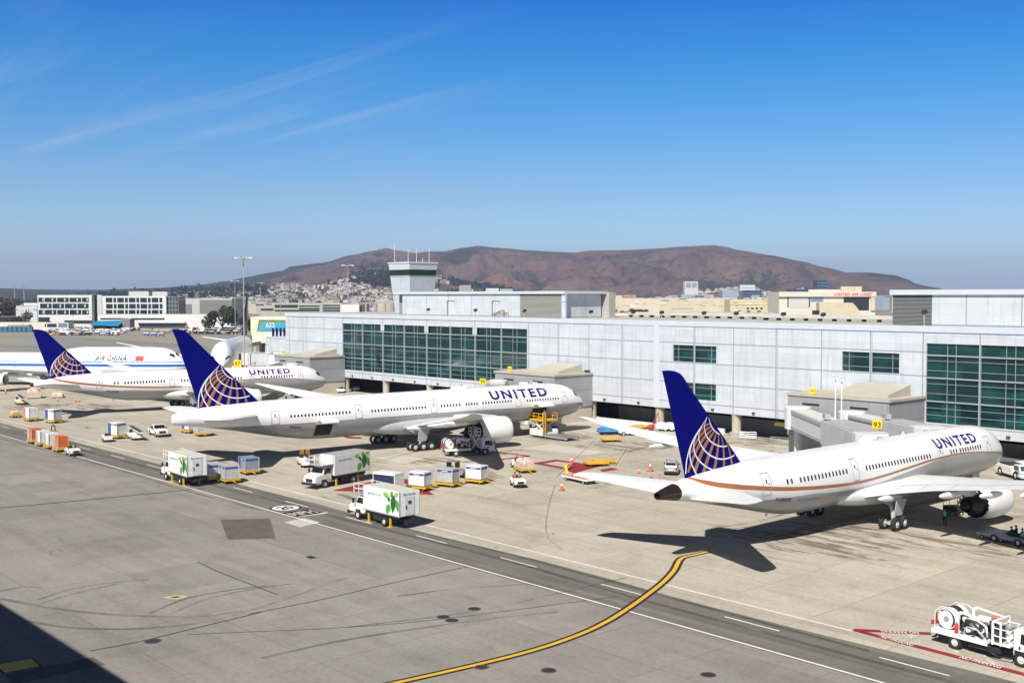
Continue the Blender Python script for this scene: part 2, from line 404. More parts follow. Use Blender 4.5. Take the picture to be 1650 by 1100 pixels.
# speed roundel on the road
c0 = gp(460, 818)
def disc(mb, c, r, z, mi=0, k=28, sx=1., sy=1.): mb.face([(c.x + r * sx * math.cos(2 * PI * i / k), c.y + r * sy * math.sin(2 * PI * i / k), z) for i in range(k)], mi)
mb = MB(); disc(mb, c0, 1.75, .012, 0); disc(mb, c0, 1.5, .016, 1)
struct(mb.build('road_roundel', [M_BLK, M_LET]))
struct(sign_text('20', 1.7, 1.7, 'pavement_lettering', M_BLK, None, c0 + Vector((.85, -.85, .02)), (0, 1, 0), (-1, 0, 0), .04, off=0))
c1_ = gp(487, 826)
mb = MB(); mb.face([c1_ + Vector(q) for q in ((-1.5, -1.7, .012), (1.5, -1.7, .012), (1.5, 1.7, .012), (-1.5, 1.7, .012))]); struct(mb.build('letter_ground', M_BLK))
struct(sign_text('MPH', 3.0, 1.9, 'pavement_lettering', M_LINE2, None, c1_ + Vector((1.0, -1.5, .02)), (0, 1, 0), (-1, 0, 0), .03, off=0))
# repairs and patches in the concrete
M_PATCH = mat('dark_patch', (.125, .10, .085), .9, var=.3, scale=.6); M_LPATCH = mat('pale_patch', (.50, .48, .42), .85, var=.12, scale=.4)
mb = MB(); mb.face([gp(*p) + Vector((0, 0, .006)) for p in ((355, 837), (435, 835), (444, 867), (367, 869))]); struct(mb.build('pavement_patch', M_PATCH))
mb = MB()
for q in (((842, 722), (887, 715), (978, 728), (947, 733)), ((600, 737), (640, 733), (684, 738), (650, 747)), ((457, 841), (490, 834), (516, 841), (484, 849))):
    mb.face([gp(*p) + Vector((0, 0, .006)) for p in q])
struct(mb.build('pale_patch', M_LPATCH))
mb = MB(); ringq([(261, 962), (283, 958), (304, 960), (285, 965)], .5, 0, .008)
mb.face([gp(*p) + Vector((0, 0, .007)) for p in ((273, 961.6), (286, 959.8), (292, 961), (280, 963.2))], 1)
struct(mb.build('diamond_mark', [mat('cream_paint', (.6, .47, .22), .7), M_RUB2]))
# yellow block in the shade with its border
mb = MB(); Q = [gp(*p) for p in ((-6, 1071), (50, 1060.5), (64, 1072.5), (8, 1083.5))]; C = sum(Q, Vector()) / 4
mb.face([C + (q - C) * 1.12 + Vector((0, 0, .008)) for q in Q], 1); mb.face([q + Vector((0, 0, .012)) for q in Q], 0)
struct(mb.build('yellow_block', [mat('yellow_block_paint', (.92, .56, .012), .6, var=.06), M_RUB2]))
mb = MB(); mb.face([gp(*p) + Vector((0, 0, .005)) for p in ((8, 1086), (150, 1058), (170, 1070), (20, 1102))]); struct(mb.build('pavement_patch', M_PATCH))
# joints, cracks and rubber
mb = MB()
for pts, wd in ((((0, 818), (110, 808), (220, 797), (330, 786)), .34), (((400, 989), (520, 965), (640, 937), (760, 911)), .14), (((318, 905), (360, 924), (420, 947), (448, 958)), .12),
                ((((145, 1048), (220, 1034), (300, 1015), (420, 986))), .16), (((300, 1022), (640, 1004), (1000, 960)), .10)):
    strip(mb, crv([gp(*p) for p in pts]), wd, .009)
struct(mb.build('pavement_crack', M_RUB2))
mb = MB()
for pts, wd in ((((0, 964), (70, 977), (160, 988), (260, 993), (340, 991), (440, 976)), .5), (((60, 966), (110, 950), (160, 941), (240, 933)), .35), (((66, 972), (120, 956), (190, 940)), .35), (((240, 988), (300, 964), (360, 952), (430, 943)), .35),
                (((275, 988), (330, 966), (400, 950), (470, 940)), .3), (((-10, 954), (40, 945), (66, 947)), .4), (((40, 1000), (130, 1012), (260, 1010), (380, 990), (560, 930)), .45),
                (((420, 800), (560, 838), (800, 898), (1000, 956), (1300, 1037), (1650, 1128)), .55), (((440, 800), (600, 838), (860, 903), (1100, 968), (1400, 1048)), .45), (((0, 706), (160, 748), (300, 790), (420, 822)), .5), (((0, 692), (220, 748), (400, 797)), .5),
                (((895, 781), (884, 815), (881, 860), (905, 885)), .16), (((560, 1010), (760, 985), (900, 955), (1010, 930)), .3), (((420, 1060), (560, 1030), (760, 1000), (900, 985)), .4), (((640, 960), (740, 948), (860, 940)), .35),
                (((560, 752), (640, 735), (760, 700)), .5), (((980, 735), (1040, 720), (1100, 700)), .5), (((1150, 850), (1240, 835), (1330, 800)), .6), (((1250, 870), (1380, 850), (1500, 870), (1600, 900)), .5)):
    strip(mb, crv([gp(*p) for p in pts]), wd, .011)
struct(mb.build('tyre_mark', M_RUB))
# covers let into the pavement
M_IRON = mat('cast_iron', (.035, .032, .034), .6, var=.3, scale=8)
for i, (px, py, lab) in enumerate(((714, 993.5, 'dark round iron cover, left of the close pair in the grey apron'), (728, 999, 'dark round iron cover, right and lower of the close pair in the grey apron'), (764, 980.5, 'dark round iron cover just above and right of the close pair'),
        (775, 1074, 'dark round iron cover half under the yellow guide line'), (884, 1079.5, 'dark round iron cover in the apron right of the yellow guide line'), (1141, 1086.5, 'dark round iron cover near the bottom edge beside the road line'), (246, 1032.5, 'dark bluish round iron cover close to the shaded corner'))):
    c = gp(px, py); r_ = .42 if px != 246 else .5
    t = thing('manhole_cover', lab, 'manhole cover', c, 0, 'manhole covers in the apron')
    mb = MB(); mb.lathe([(0.0, r_ + .1), (.014, r_ + .1), (.014, r_)], (0, 0, 0), (0, 0, 1), 24); mb.build('frame', M_PATCH, t)
    mb = MB(); mb.lathe([(.0, r_), (.012, r_), (.020, r_ * .93), (.020, r_ * .55), (.016, r_ * .5), (.016, .01)], (0, 0, 0), (0, 0, 1), 24); mb.build('lid', M_IRON, t)
t = thing('drain_grate', 'small dark rectangular drain grate in the grey apron', 'drain grate', gp(501, 897.5), 0)
mb = MB(); mb.box(-.55, .55, -.34, .34, .0, .014); mb.build('frame', M_PATCH, t)
mb = MB()
for k in range(9): mb.box(-.5 + k * .11, -.43 + k * .11, -.3, .3, .014, .024)
mb.build('grate', M_IRON, t)
# ------------------------------------------------------------------ airliners (local axes: x forward from the nose, y to port, z up)
def interp(tab, s):
    "monotone-ish cubic through station table rows (s, ...)"
    if s <= tab[0][0]: return tab[0][1:]
    for i in range(len(tab) - 1):
        if s <= tab[i + 1][0]:
            a, b = tab[i], tab[i + 1]; h = b[0] - a[0]; t = (s - a[0]) / h; r = []
            for k in range(1, len(a)):
                d = (b[k] - a[k]) / h
                def sl(j):
                    if j <= 0 or j >= len(tab) - 1: return d
                    p, q, u = tab[j - 1], tab[j], tab[j + 1]
                    d0 = (q[k] - p[k]) / (q[0] - p[0]); d1 = (u[k] - q[k]) / (u[0] - q[0])
                    return 0 if d0 * d1 <= 0 else 2 * d0 * d1 / (d0 + d1)
                m0, m1 = sl(i) * h, sl(i + 1) * h
                r.append((2 * t ** 3 - 3 * t * t + 1) * a[k] + (t ** 3 - 2 * t * t + t) * m0 + (-2 * t ** 3 + 3 * t * t) * b[k] + (t ** 3 - t * t) * m1)
            return tuple(r)
    return tab[-1][1:]
FUS = {
 '787': [(0, .03, 4.36, 4.28), (.12, .48, 4.75, 3.95), (.45, .95, 5.16, 3.55), (1.1, 1.45, 5.72, 3.12), (2.1, 1.96, 6.52, 2.78), (3.4, 2.38, 7.30, 2.54), (5.2, 2.70, 7.92, 2.38), (7.5, 2.86, 8.17, 2.29), (10, 2.885, 8.22, 2.27),
         (41, 2.885, 8.22, 2.27), (44, 2.87, 8.22, 2.37), (47, 2.78, 8.22, 2.80), (50, 2.55, 8.20, 3.45), (53, 2.18, 8.10, 4.12), (56, 1.70, 7.88, 4.78), (58.5, 1.26, 7.52, 5.28), (60.5, .92, 7.12, 5.62), (62.0, .62, 6.82, 5.86), (62.8, .42, 6.62, 5.96)],
 '777': [(0, .03, 4.86, 4.76), (.12, .5, 5.25, 4.38), (.5, 1.0, 5.68, 3.92), (1.2, 1.55, 6.26, 3.44), (2.3, 2.10, 7.05, 3.04), (3.7, 2.56, 7.78, 2.75), (5.6, 2.90, 8.27, 2.52), (8, 3.07, 8.5, 2.39), (10, 3.1, 8.55, 2.35),
         (50, 3.1, 8.55, 2.35), (53, 3.08, 8.55, 2.45), (57, 2.95, 8.54, 2.95), (61, 2.62, 8.50, 3.70), (65, 2.08, 8.38, 4.52), (69, 1.38, 8.12, 5.22), (72, .72, 7.72, 5.66), (73.5, .30, 7.40, 5.92), (73.9, .16, 7.2, 6.1)],
 '747': [(0, .04, 5.4, 5.25), (.3, .75, 6.1, 4.6), (1.2, 1.5, 7.2, 3.85), (2.6, 2.2, 8.5, 3.2), (4.6, 2.8, 9.6, 2.7), (7, 3.12, 10.1, 2.4), (10, 3.25, 10.25, 2.3), (28, 3.25, 10.2, 2.3), (33, 3.25, 9.55, 2.3), (37, 3.25, 8.9, 2.3), (40, 3.25, 8.7, 2.3),
         (50, 3.25, 8.7, 2.3), (54, 3.2, 8.7, 2.5), (60, 2.75, 8.65, 3.4), (66, 2.0, 8.4, 4.7), (72, 1.0, 7.9, 5.9), (76, .4, 7.4, 6.4)],
 '380': [(0, .05, 4.6, 4.45), (.4, 1.1, 5.7, 3.6), (1.4, 2.0, 7.1, 2.9), (3, 2.8, 8.9, 2.4), (5.2, 3.3, 10.2, 2.1), (8, 3.55, 10.75, 2.0), (11, 3.57, 10.8, 2.0), (46, 3.57, 10.8, 2.0), (52, 3.4, 10.8, 2.9), (60, 2.6, 10.5, 5.0), (67, 1.6, 9.9, 6.9), (72.5, .4, 8.8, 8.0)]}
def fsec(tab, s):
    w_, zt, zb = interp(tab, s)
    zc = (zt + zb) / 2
    if zt - zb > 2 * w_ + .7: zc = zb + (zt - zb) * .42
    return w_, zt, zb, zc
def fus_pt(tab, s, t, off=0.):
    w_, zt, zb, zc = fsec(tab, s)
    h = (zt - zc) if math.sin(t) > 0 else (zc - zb)
    return Vector((-s, -(w_ + off) * math.cos(t), zc + (h + off) * math.sin(t)))      # t=0 starboard side, 90 deg = crown
def t_of_z(tab, s, z):
    w_, zt, zb, zc = fsec(tab, s); h = (zt - zc) if z > zc else (zc - zb)
    return math.asin(max(-1, min(1, (z - zc) / h)))
def fuselage_bm(tab, smax, seg=56):
    mb = MB(); ss = []; s = 0.
    while s < smax - .01:
        ss.append(s); s += .06 if s < .5 else .2 if s < 2 else .5 if s < 10 else 1. if s < 40 else .6
    ss.append(smax)
    mb.rings([[fus_pt(tab, s, 2 * PI * i / seg) for i in range(seg)] for s in ss])
    return mb
def wrap(bm, tab, s_of, t_fn, off):
    for v in bm.verts:
        s = s_of(v.co.x); v.co = fus_pt(tab, s, t_fn(s, v.co.y), off)
def livery(name, L, bands, top=(.80, .80, .80), belly=None, rough=.28):
    "bands: list of ([(s,z)...], [(s,halfwidth)...], colour) ; belly: ([(s,z)...], colour)"
    m, n, l, b = nt(name); tc = n.new('ShaderNodeTexCoord'); sp = n.new('ShaderNodeSeparateXYZ'); l.new(tc.outputs['Object'], sp.inputs[0])
    u = math_(n, l, 'MULTIPLY', sp.outputs[0], -1 / L); z = sp.outputs[2]
    def curve(pts, sc):
        f = n.new('ShaderNodeFloatCurve'); c = f.mapping.curves[0]
        pts = [(max(0, min(1, s / L)), max(0, min(1, v / sc))) for s, v in sorted(pts)]
        if pts[0][0] > 0: pts = [(0, pts[0][1])] + pts
        if pts[-1][0] < 1: pts.append((1, pts[-1][1]))
        while len(c.points) < len(pts): c.points.new(.5, .5)
        for q, p in zip(c.points, pts): q.location = p
        f.mapping.update(); l.new(u, f.inputs['Value']); return math_(n, l, 'MULTIPLY', f.outputs[0], sc)
    dirt = noise_(n, l, tc.outputs['Object'], .35, 6, .6)
    c = ramp_(n, l, dirt, [(.3, tuple(x * .93 for x in top)), (.7, top)])
    if belly:
        bz = curve(belly[0], 20.); mk = math_(n, l, 'LESS_THAN', z, bz)
        nb = noise_(n, l, tc.outputs['Object'], .5, 7, .65)
        c = mix_(n, l, mk, c, ramp_(n, l, nb, [(.3, tuple(x * .86 for x in belly[1])), (.7, belly[1])]))
    for pts, hw, col in bands:
        d = math_(n, l, 'ABSOLUTE', math_(n, l, 'SUBTRACT', z, curve(pts, 20.)))
        c = mix_(n, l, math_(n, l, 'LESS_THAN', d, curve(hw, 2.)), c, col)
    # skin joints: faint frames every few metres
    fr = math_(n, l, 'FRACT', math_(n, l, 'MULTIPLY', sp.outputs[0], 1 / 5.3))
    c = mix_(n, l, math_(n, l, 'MULTIPLY', math_(n, l, 'LESS_THAN', fr, .008), .34), c, (.3, .3, .3))
    lp = math_(n, l, 'FRACT', math_(n, l, 'MULTIPLY', z, 1 / 1.15)); c = mix_(n, l, math_(n, l, 'MULTIPLY', math_(n, l, 'LESS_THAN', lp, .03), .13), c, (.3, .3, .3))
    l.new(c, b.inputs['Base Color']); b.inputs['Roughness'].default_value = rough
    b.inputs['Coat Weight'].default_value = .15; b.inputs['Coat Roughness'].default_value = .1
    return m
def foil(chord, tc, k=9):
    up = []; lo = []
    for i in range(k + 1):
        f = .5 - .5 * math.cos(PI * i / k)
        y = 5 * tc * (.2969 * math.sqrt(f) - .126 * f - .3516 * f * f + .2843 * f ** 3 - .1015 * f ** 4)
        up.append((f * chord, y * chord * 1.15)); lo.append((f * chord, -y * chord * .85))
    return up + lo[-2:0:-1]
def wing_bm(secs, side):
    mb = MB(); rs = []
    for y, s, c, z, tc in secs:
        rs.append([(-(s + px), side * y, z + pz - px * .02) for px, pz in foil(c, tc)])
    return mb.rings(rs)
def wing_seams(w_, secs, side):
    "control-surface gaps, drawn as thin raised strips that follow the upper skin"
    P = refine(secs, 6); P = [p for p in P if 3.4 < p[0] < secs[-3][0]]
    def up(p, f):
        y, s, c, z, tc = p; q = 5 * tc * (.2969 * math.sqrt(f) - .126 * f - .3516 * f * f + .2843 * f ** 3 - .1015 * f ** 4)
        return Vector((-(s + f * c), side * y, z + q * c * 1.15 - f * c * .02 + .012))
    mb = MB()
    for f in (.13, .70):
        for a, b in zip(P, P[1:]): mb.face([up(a, f), up(b, f), up(b, f + .09 / b[2]), up(a, f + .09 / a[2])])
    for i in range(3, len(P) - 2, 5):
        a = P[i]; d = Vector((0, side * .07, 0))
        for k in range(5): f0, f1 = .70 + k * .055, .70 + (k + 1) * .055; mb.face([up(a, f0), up(a, f1), up(a, f1) + d, up(a, f0) + d])
    mb.build('flap_seam', M_SEAM, w_)
def refine(secs, k=5):
    out = []
    for a, b in zip(secs, secs[1:]):
        for i in range(k): out.append(tuple(p + (q - p) * i / k for p, q in zip(a, b)))
    return out + [secs[-1]]
def fin_bm(secs):
    "secs (z, sLE, chord, tc)"
    mb = MB(); rs = []
    for z, s, c, tc in secs:
        rs.append([(-(s + px), pz / 1.0, z) for px, pz in [(q[0], q[1] / (1.15 if q[1] > 0 else .85)) for q in foil(c, tc)]])
    return mb.rings(rs)
M_TIRE = mat('tyre', (.018, .018, .018), .8, var=.25, scale=5)
M_HUB = mat('wheel_hub', (.62, .62, .60), .4, var=.15, scale=6)
M_STEEL = mat('strut_steel', (.50, .51, .52), .35, metal=.2, var=.2, scale=3)
M_DARK = mat('dark_metal', (.03, .03, .032), .55, var=.3, scale=2)
M_BLACK = mat('void_black', (.006, .006, .007), .8, var=0)
M_GLASS = mat('window_glass', (.012, .014, .018), .08, var=0, spec=.6)
M_GREYP = mat('grey_paint', (.42, .43, .44), .4, var=.12)
M_WINGU = mat('wing_paint', (.74, .75, .76), .33, var=.10, scale=.5)
M_NAVY = mat('navy_paint', (.0015, .003, .15), .5, var=.06, scale=.3, spec=.04)
M_BLUE_T = mat('title_blue', (.005, .010, .17), .35, var=0)
M_GOLD = mat('gold_paint', (.34, .155, .05), .35, var=.12, scale=.8)
M_SEAM = mat('seam_grey', (.33, .34, .35), .5, var=0)
M_WLINE = mat('white_line', (.80, .80, .82), .4, var=0)
def wheel(parent, c, r, wd, hubside=(0, -1, 0)):
    mb = MB(); c = Vector(c); w2 = wd / 2
    mb.lathe([(-w2 * .8, r * .55), (-w2, r * .75), (-w2 * .85, r * .95), (-w2 * .4, r), (w2 * .4, r), (w2 * .85, r * .95), (w2, r * .75), (w2 * .8, r * .55), (-w2 * .8, r * .55)], c, hubside, 20)
    mb.lathe([(-w2 * .72, .02), (-w2 * .72, r * .55), (w2 * .62, r * .55), (w2 * .7, r * .42), (w2 * .5, r * .28), (w2 * .86, r * .2), (w2 * .86, .02)], c, hubside, 16, 1, True)
    return mb.build('wheel', [M_TIRE, M_HUB], parent, True, auto=40)
def main_gear(root, s, y, ztop, rows, side, track=1.35, pitch=1.5, r=.68):
    mb = MB(); x = -s; sy = side * y; zb = r
    mb.tube((x + .1, sy - side * .5, ztop + .8), (x, sy, zb + .1), .24, .20, 12); mb.tube((x, sy, zb + 1.6), (x - 2.2, sy - side * .4, ztop + .4), .11)
    mb.tube((x, sy, zb + 1.5), (x + .2, sy - side * 2.4, ztop + .5), .12); L = (rows - 1) * pitch / 2
    mb.box(x - L - .15, x + L + .15, sy - .16, sy + .16, zb - .14, zb + .2)
    for k in range(rows): mb.tube((x - L + k * pitch, sy - track / 2, zb), (x - L + k * pitch, sy + track / 2, zb), .1)
    mb.path([(x + .3, sy, zb + 2.2), (x + .45, sy, zb + 1.1), (x + .2, sy, zb + .3)], .04)
    g = mb.build('main_gear', M_STEEL, root, True, auto=40)
    for k in range(rows):
        for q in (-1, 1): wheel(g, (x - L + k * pitch, sy + q * track / 2, r), r, .52, (0, q, 0))
    mb = MB(); d = [(x - .9, zb + .85), (x + .55, zb + .75), (x + 1.15, ztop + .15), (x - .75, ztop + .35)]
    o = sy + side * .5
    mb.rings([[(u, o - .04 + side * (v - zb) * .10, v) for u, v in d], [(u, o + .04 + side * (v - zb) * .10, v) for u, v in d]])
    mb.build('gear_door', M_GREYP, root)
    return g
def nose_gear(root, s, ztop, r=.5):
    mb = MB(); x = -s
    mb.tube((x, 0, ztop + .3), (x, 0, r), .13, .11, 10); mb.tube((x, 0, 1.2), (x + 1.6, 0, ztop), .08); mb.tube((x, -.45, r), (x, .45, r), .08)
    mb.box(x + .1, x + .25, -.2, .2, 1.35, 1.6)
    g = mb.build('nose_gear', M_STEEL, root, True, auto=40)
    for q in (-1, 1): wheel(g, (x, q * .36, r), r, .36, (0, q, 0))
    for q in (-1, 1): mb = MB(); mb.box(x - .9, x + .9, q * .55 - .02, q * .55 + .02, ztop - .85, ztop + .1); mb.build('gear_door', M_GREYP, root)
def engine(root, s, y, z, L, R, m, core=True, chev=False, pyl=(0, 1.2)):
    c = (-s, y, z); ax = (-1, 0, 0); mb = MB(); seg = 40
    prof = [(L * .30, R * .80), (L * .10, R * .80), (.02, R * .84), (0, R * .88), (.05, R * .925), (.25, R * .965), (.9, R * .995), (L * .35, R), (L * .6, R * .98), (L * .82, R * .90), (L, R * .79)]
    mb.lathe(prof, c, ax, seg)
    if chev:
        vs_ = mb.bm.verts[-seg:]
    mb.lathe([(L, R * .79), (L * .96, R * .76), (L * .7, R * .78)], c, ax, seg, 1)
    e = mb.build('engine', [m, M_DARK], root, True, auto=50)
    if chev:
        for v in e.data.vertices:
            if abs(v.co.x + s + L) < .01:
                a = math.atan2(v.co.z - z, v.co.y - y); v.co.x += .28 * abs(((a / (2 * PI) * 20) % 1) - .5) * 2
    mb = MB(); mb.lathe([(.02, R * .845), (-.012, R * .88), (.05, R * .93), (.18, R * .955)], c, ax, seg); mb.build('inlet_lip', M_STEEL, e, True)
    mb = MB(); mb.lathe([(L * .22, R * .80), (L * .22, R * .25), (L * .10, .02)], c, ax, seg)
    for k in range(22):
        a = 2 * PI * k / 22; d = Vector((0, math.cos(a), math.sin(a))); q = Vector((0, -math.sin(a), math.cos(a)))
        p = Vector(c) + Vector((-L * .19, 0, 0))
        mb.face([p + d * R * .25, p + d * R * .79 + q * .05, p + d * R * .79 + q * .30 + Vector((-.25, 0, 0)), p + d * R * .25 + q * .12 + Vector((-.25, 0, 0))])
    mb.build('fan', M_DARK, e)
    mb = MB(); mb.lathe([(L * .7, R * .74), (L * .95, R * .66), (L * 1.15, R * .52), (L * 1.32, R * .40), (L * 1.32, R * .36), (L * 1.2, R * .34)], c, ax, seg)
    mb.lathe([(L * 1.1, R * .30), (L * 1.32, R * .24), (L * 1.58, .03)], c, ax, 20)
    k_ = mb.build('exhaust', mat('exhaust_metal', (.07, .062, .055), .42, metal=.6, var=.35, scale=2) if not chev else mat('exhaust_black', (.012, .012, .013), .5, var=.3, scale=3), e, True, auto=50)
    if chev:
        for v in k_.data.vertices:
            rr_ = math.hypot(v.co.y - y, v.co.z - z)
            if abs(v.co.x + s + L * 1.32) < .01 and rr_ > R * .38:
                a = math.atan2(v.co.z - z, v.co.y - y); v.co.x += .34 * abs(((a / (2 * PI) * 16) % 1) - .5) * 2
    # pylon
    mb = MB(); zt = z + R * .9; x0 = -s - L * .18; x1 = -s - L * 1.75
    rs = []
    for f, hw, za, zb in ((0, .06, zt - .1, zt + .12), (.15, .22, zt - .5, zt + .45), (.45, .28, zt - .9, zt + pyl[1] * .85), (.8, .24, zt - .6, zt + pyl[1]), (1, .05, zt + .5, zt + pyl[1])):
        x = x0 + (x1 - x0) * f; rs.append([(x, y - hw, za), (x, y + hw, za), (x, y + hw * .8, zb), (x, y - hw * .8, zb)])
    mb.rings(rs); mb.build('pylon', M_WINGU if m is not M_GREYP else m, e, True, auto=50)
    return e
def cabin_window(root, tab, s, z, w_, h, m=M_GLASS):
    mb = MB(); pts = []
    for sx, sz in ((1, .55), (.55, 1), (-.55, 1), (-1, .55), (-1, -.55), (-.55, -1), (.55, -1), (1, -.55)):
        ss = s + sx * w_ / 2; pts.append(fus_pt(tab, ss, t_of_z(tab, ss, z + sz * h / 2), .012))
    mb.face(pts); mb.build('window', m, root)
def door(root, tab, s, z0, z1, w_, m_skin, m_line):
    mb = MB(); t = .07
    def patch(sa_, sb_, za, zb, off, mi, k=6):
        for i in range(k):
            a = za + (zb - za) * i / k; b = za + (zb - za) * (i + 1) / k
            mb.face([fus_pt(tab, sa_, t_of_z(tab, sa_, a), off), fus_pt(tab, sb_, t_of_z(tab, sb_, a), off), fus_pt(tab, sb_, t_of_z(tab, sb_, b), off), fus_pt(tab, sa_, t_of_z(tab, sa_, b), off)], mi)
    h = w_ / 2
    patch(s - h, s - h + t, z0, z1, .022, 0); patch(s + h - t, s + h, z0, z1, .022, 0)
    patch(s - h, s + h, z0, z0 + t, .026, 0, 1); patch(s - h, s + h, z1 - t, z1, .026, 0, 1)
    zm = z0 + (z1 - z0) * .55
    patch(s - .02, s + .14, zm, zm + .34, .026, 1, 2); patch(s - .35, s - .12, zm - .12, zm - .02, .026, 0, 1)
    mb.build('door', [m_line, M_GLASS], root)
def fin_decal(segs_fn, name, m, root, half_t, cl):
    pass
def ellipsoid(root, name, c, r, m, rot=0.):
    mb = MB(); mb.ball((0, 0, 0), *r, seg=16, n=12); o = mb.build(name, m, root, True); o.location = c; o.rotation_euler = (0, rot, 0); return o

# emblem of the fin, traced on the fin's own plane: crop pixels -> photo pixels -> (s, z) of the first jet's fin
HEAD_A = (Vector((-62.31, 135.84, 0)), rad(.34))
def on_fin(px, py, lat=.25):
    (o, h) = HEAD_A; hx, hy = math.sin(h), math.cos(h); ox, oy = o.x + hy * lat, o.y - hx * lat; r = ray(px, py)
    t = (ox * hy - oy * hx) / (r.x * hy - r.y * hx); x, y = t * r.x, t * r.y
    return (-((x - ox) * hx + (y - oy) * hy), CH + r.z * t)
def em(pts): return [on_fin(1060 + x / 9.167, 640 + y / 9.167) for x, y in pts]
EM_LINES = [em(p) for p in (
    [(735, 280), (650, 408), (558, 558), (492, 715), (455, 870), (440, 1000), (438, 1130)],
    [(620, 450), (545, 600), (500, 720), (484, 800), (486, 880), (512, 985), (560, 1100), (590, 1150)],
    [(660, 400), (580, 540), (540, 650), (535, 740), (552, 830), (600, 920), (690, 1010), (770, 1055), (850, 1085)],
    [(690, 350), (630, 450), (602, 540), (602, 620), (630, 700), (690, 790), (770, 858), (860, 898), (940, 907), (1030, 890), (1120, 852)],
    [(722, 300), (688, 390), (682, 470), (700, 550), (745, 625), (810, 680), (880, 712), (950, 722), (1015, 714)],
    [(755, 300), (762, 350), (785, 420), (830, 490), (910, 550)])]
EM_BARS = [[(on_fin(1060 + x / 9.167, 640 + y / 9.167), w_ / 9.167 * .0655) for x, y, w_ in p] for p in (
    [(1010, 640, 16), (1040, 740, 26), (1058, 860, 36), (1075, 1000, 44)],
    [(930, 560, 14), (946, 640, 24), (955, 800, 36), (955, 1060, 44)],
    [(890, 545, 16), (886, 640, 28), (868, 760, 38), (845, 920, 46), (812, 1100, 52)],
    [(862, 520, 18), (828, 600, 32), (790, 720, 44), (745, 850, 52), (705, 980, 56), (670, 1120, 56)],
    [(838, 490, 20), (780, 560, 36), (715, 660, 50), (655, 790, 56), (605, 930, 58), (560, 1090, 56)],
    [(815, 460, 20), (750, 510, 34), (680, 590, 46), (612, 700, 48), (555, 830, 46), (500, 990, 40), (470, 1110, 34)],
    [(800, 430, 18), (740, 450, 28), (670, 510, 36), (608, 590, 36), (550, 700, 30), (505, 820, 24)],
    [(785, 400, 14), (740, 395, 22), (690, 420, 26), (640, 470, 24), (590, 550, 16)])]
def cr2(P, k=7):
    n_ = len(P[0]) if not isinstance(P[0][0], tuple) else 0
    Q = [tuple(p) for p in P]; Q = [tuple(2 * a - b for a, b in zip(Q[0], Q[1]))] + Q + [tuple(2 * a - b for a, b in zip(Q[-1], Q[-2]))]; out = []
    for i in range(1, len(Q) - 2):
        for j in range(k):
            t = j / k; out.append(tuple(.5 * (2 * b + (c - a) * t + (2 * a - 5 * b + 4 * c - d) * t * t + (3 * b - 3 * c + d - a) * t ** 3) for a, b, c, d in zip(Q[i - 1], Q[i], Q[i + 1], Q[i + 2])))
    return out + [Q[-2]]
def ribbon(pts, ws):
    L = []; R = []
    for i, p in enumerate(pts):
        a, b = pts[max(0, i - 1)], pts[min(len(pts) - 1, i + 1)]; d = Vector((b[0] - a[0], b[1] - a[1])); d.normalize(); q = Vector((-d.y, d.x)) * ws[i] / 2
        L.append((p[0] + q.x, p[1] + q.y)); R.append((p[0] - q.x, p[1] - q.y))
    return L, R
FIN787 = [(7.0, 49.95, 9.1, .10), (8.0, 51.05, 8.25, .10), (9.5, 52.55, 7.25, .10), (12.94, 56.06, 4.85, .10), (15.6, 58.75, 3.05, .10), (16.3, 59.35, 2.68, .09), (16.7, 59.85, 2.33, .08), (16.95, 60.6, 1.66, .06), (17.06, 61.4, .9, .04)]
FIN777 = [(7.6, 60.3, 9.9, .10), (9.05, 61.79, 8.55, .10), (14.15, 67.1, 4.9, .10), (17.6, 70.6, 2.55, .10), (18.3, 71.25, 2.2, .09), (18.7, 71.8, 1.85, .07), (19.0, 72.8, .95, .04)]
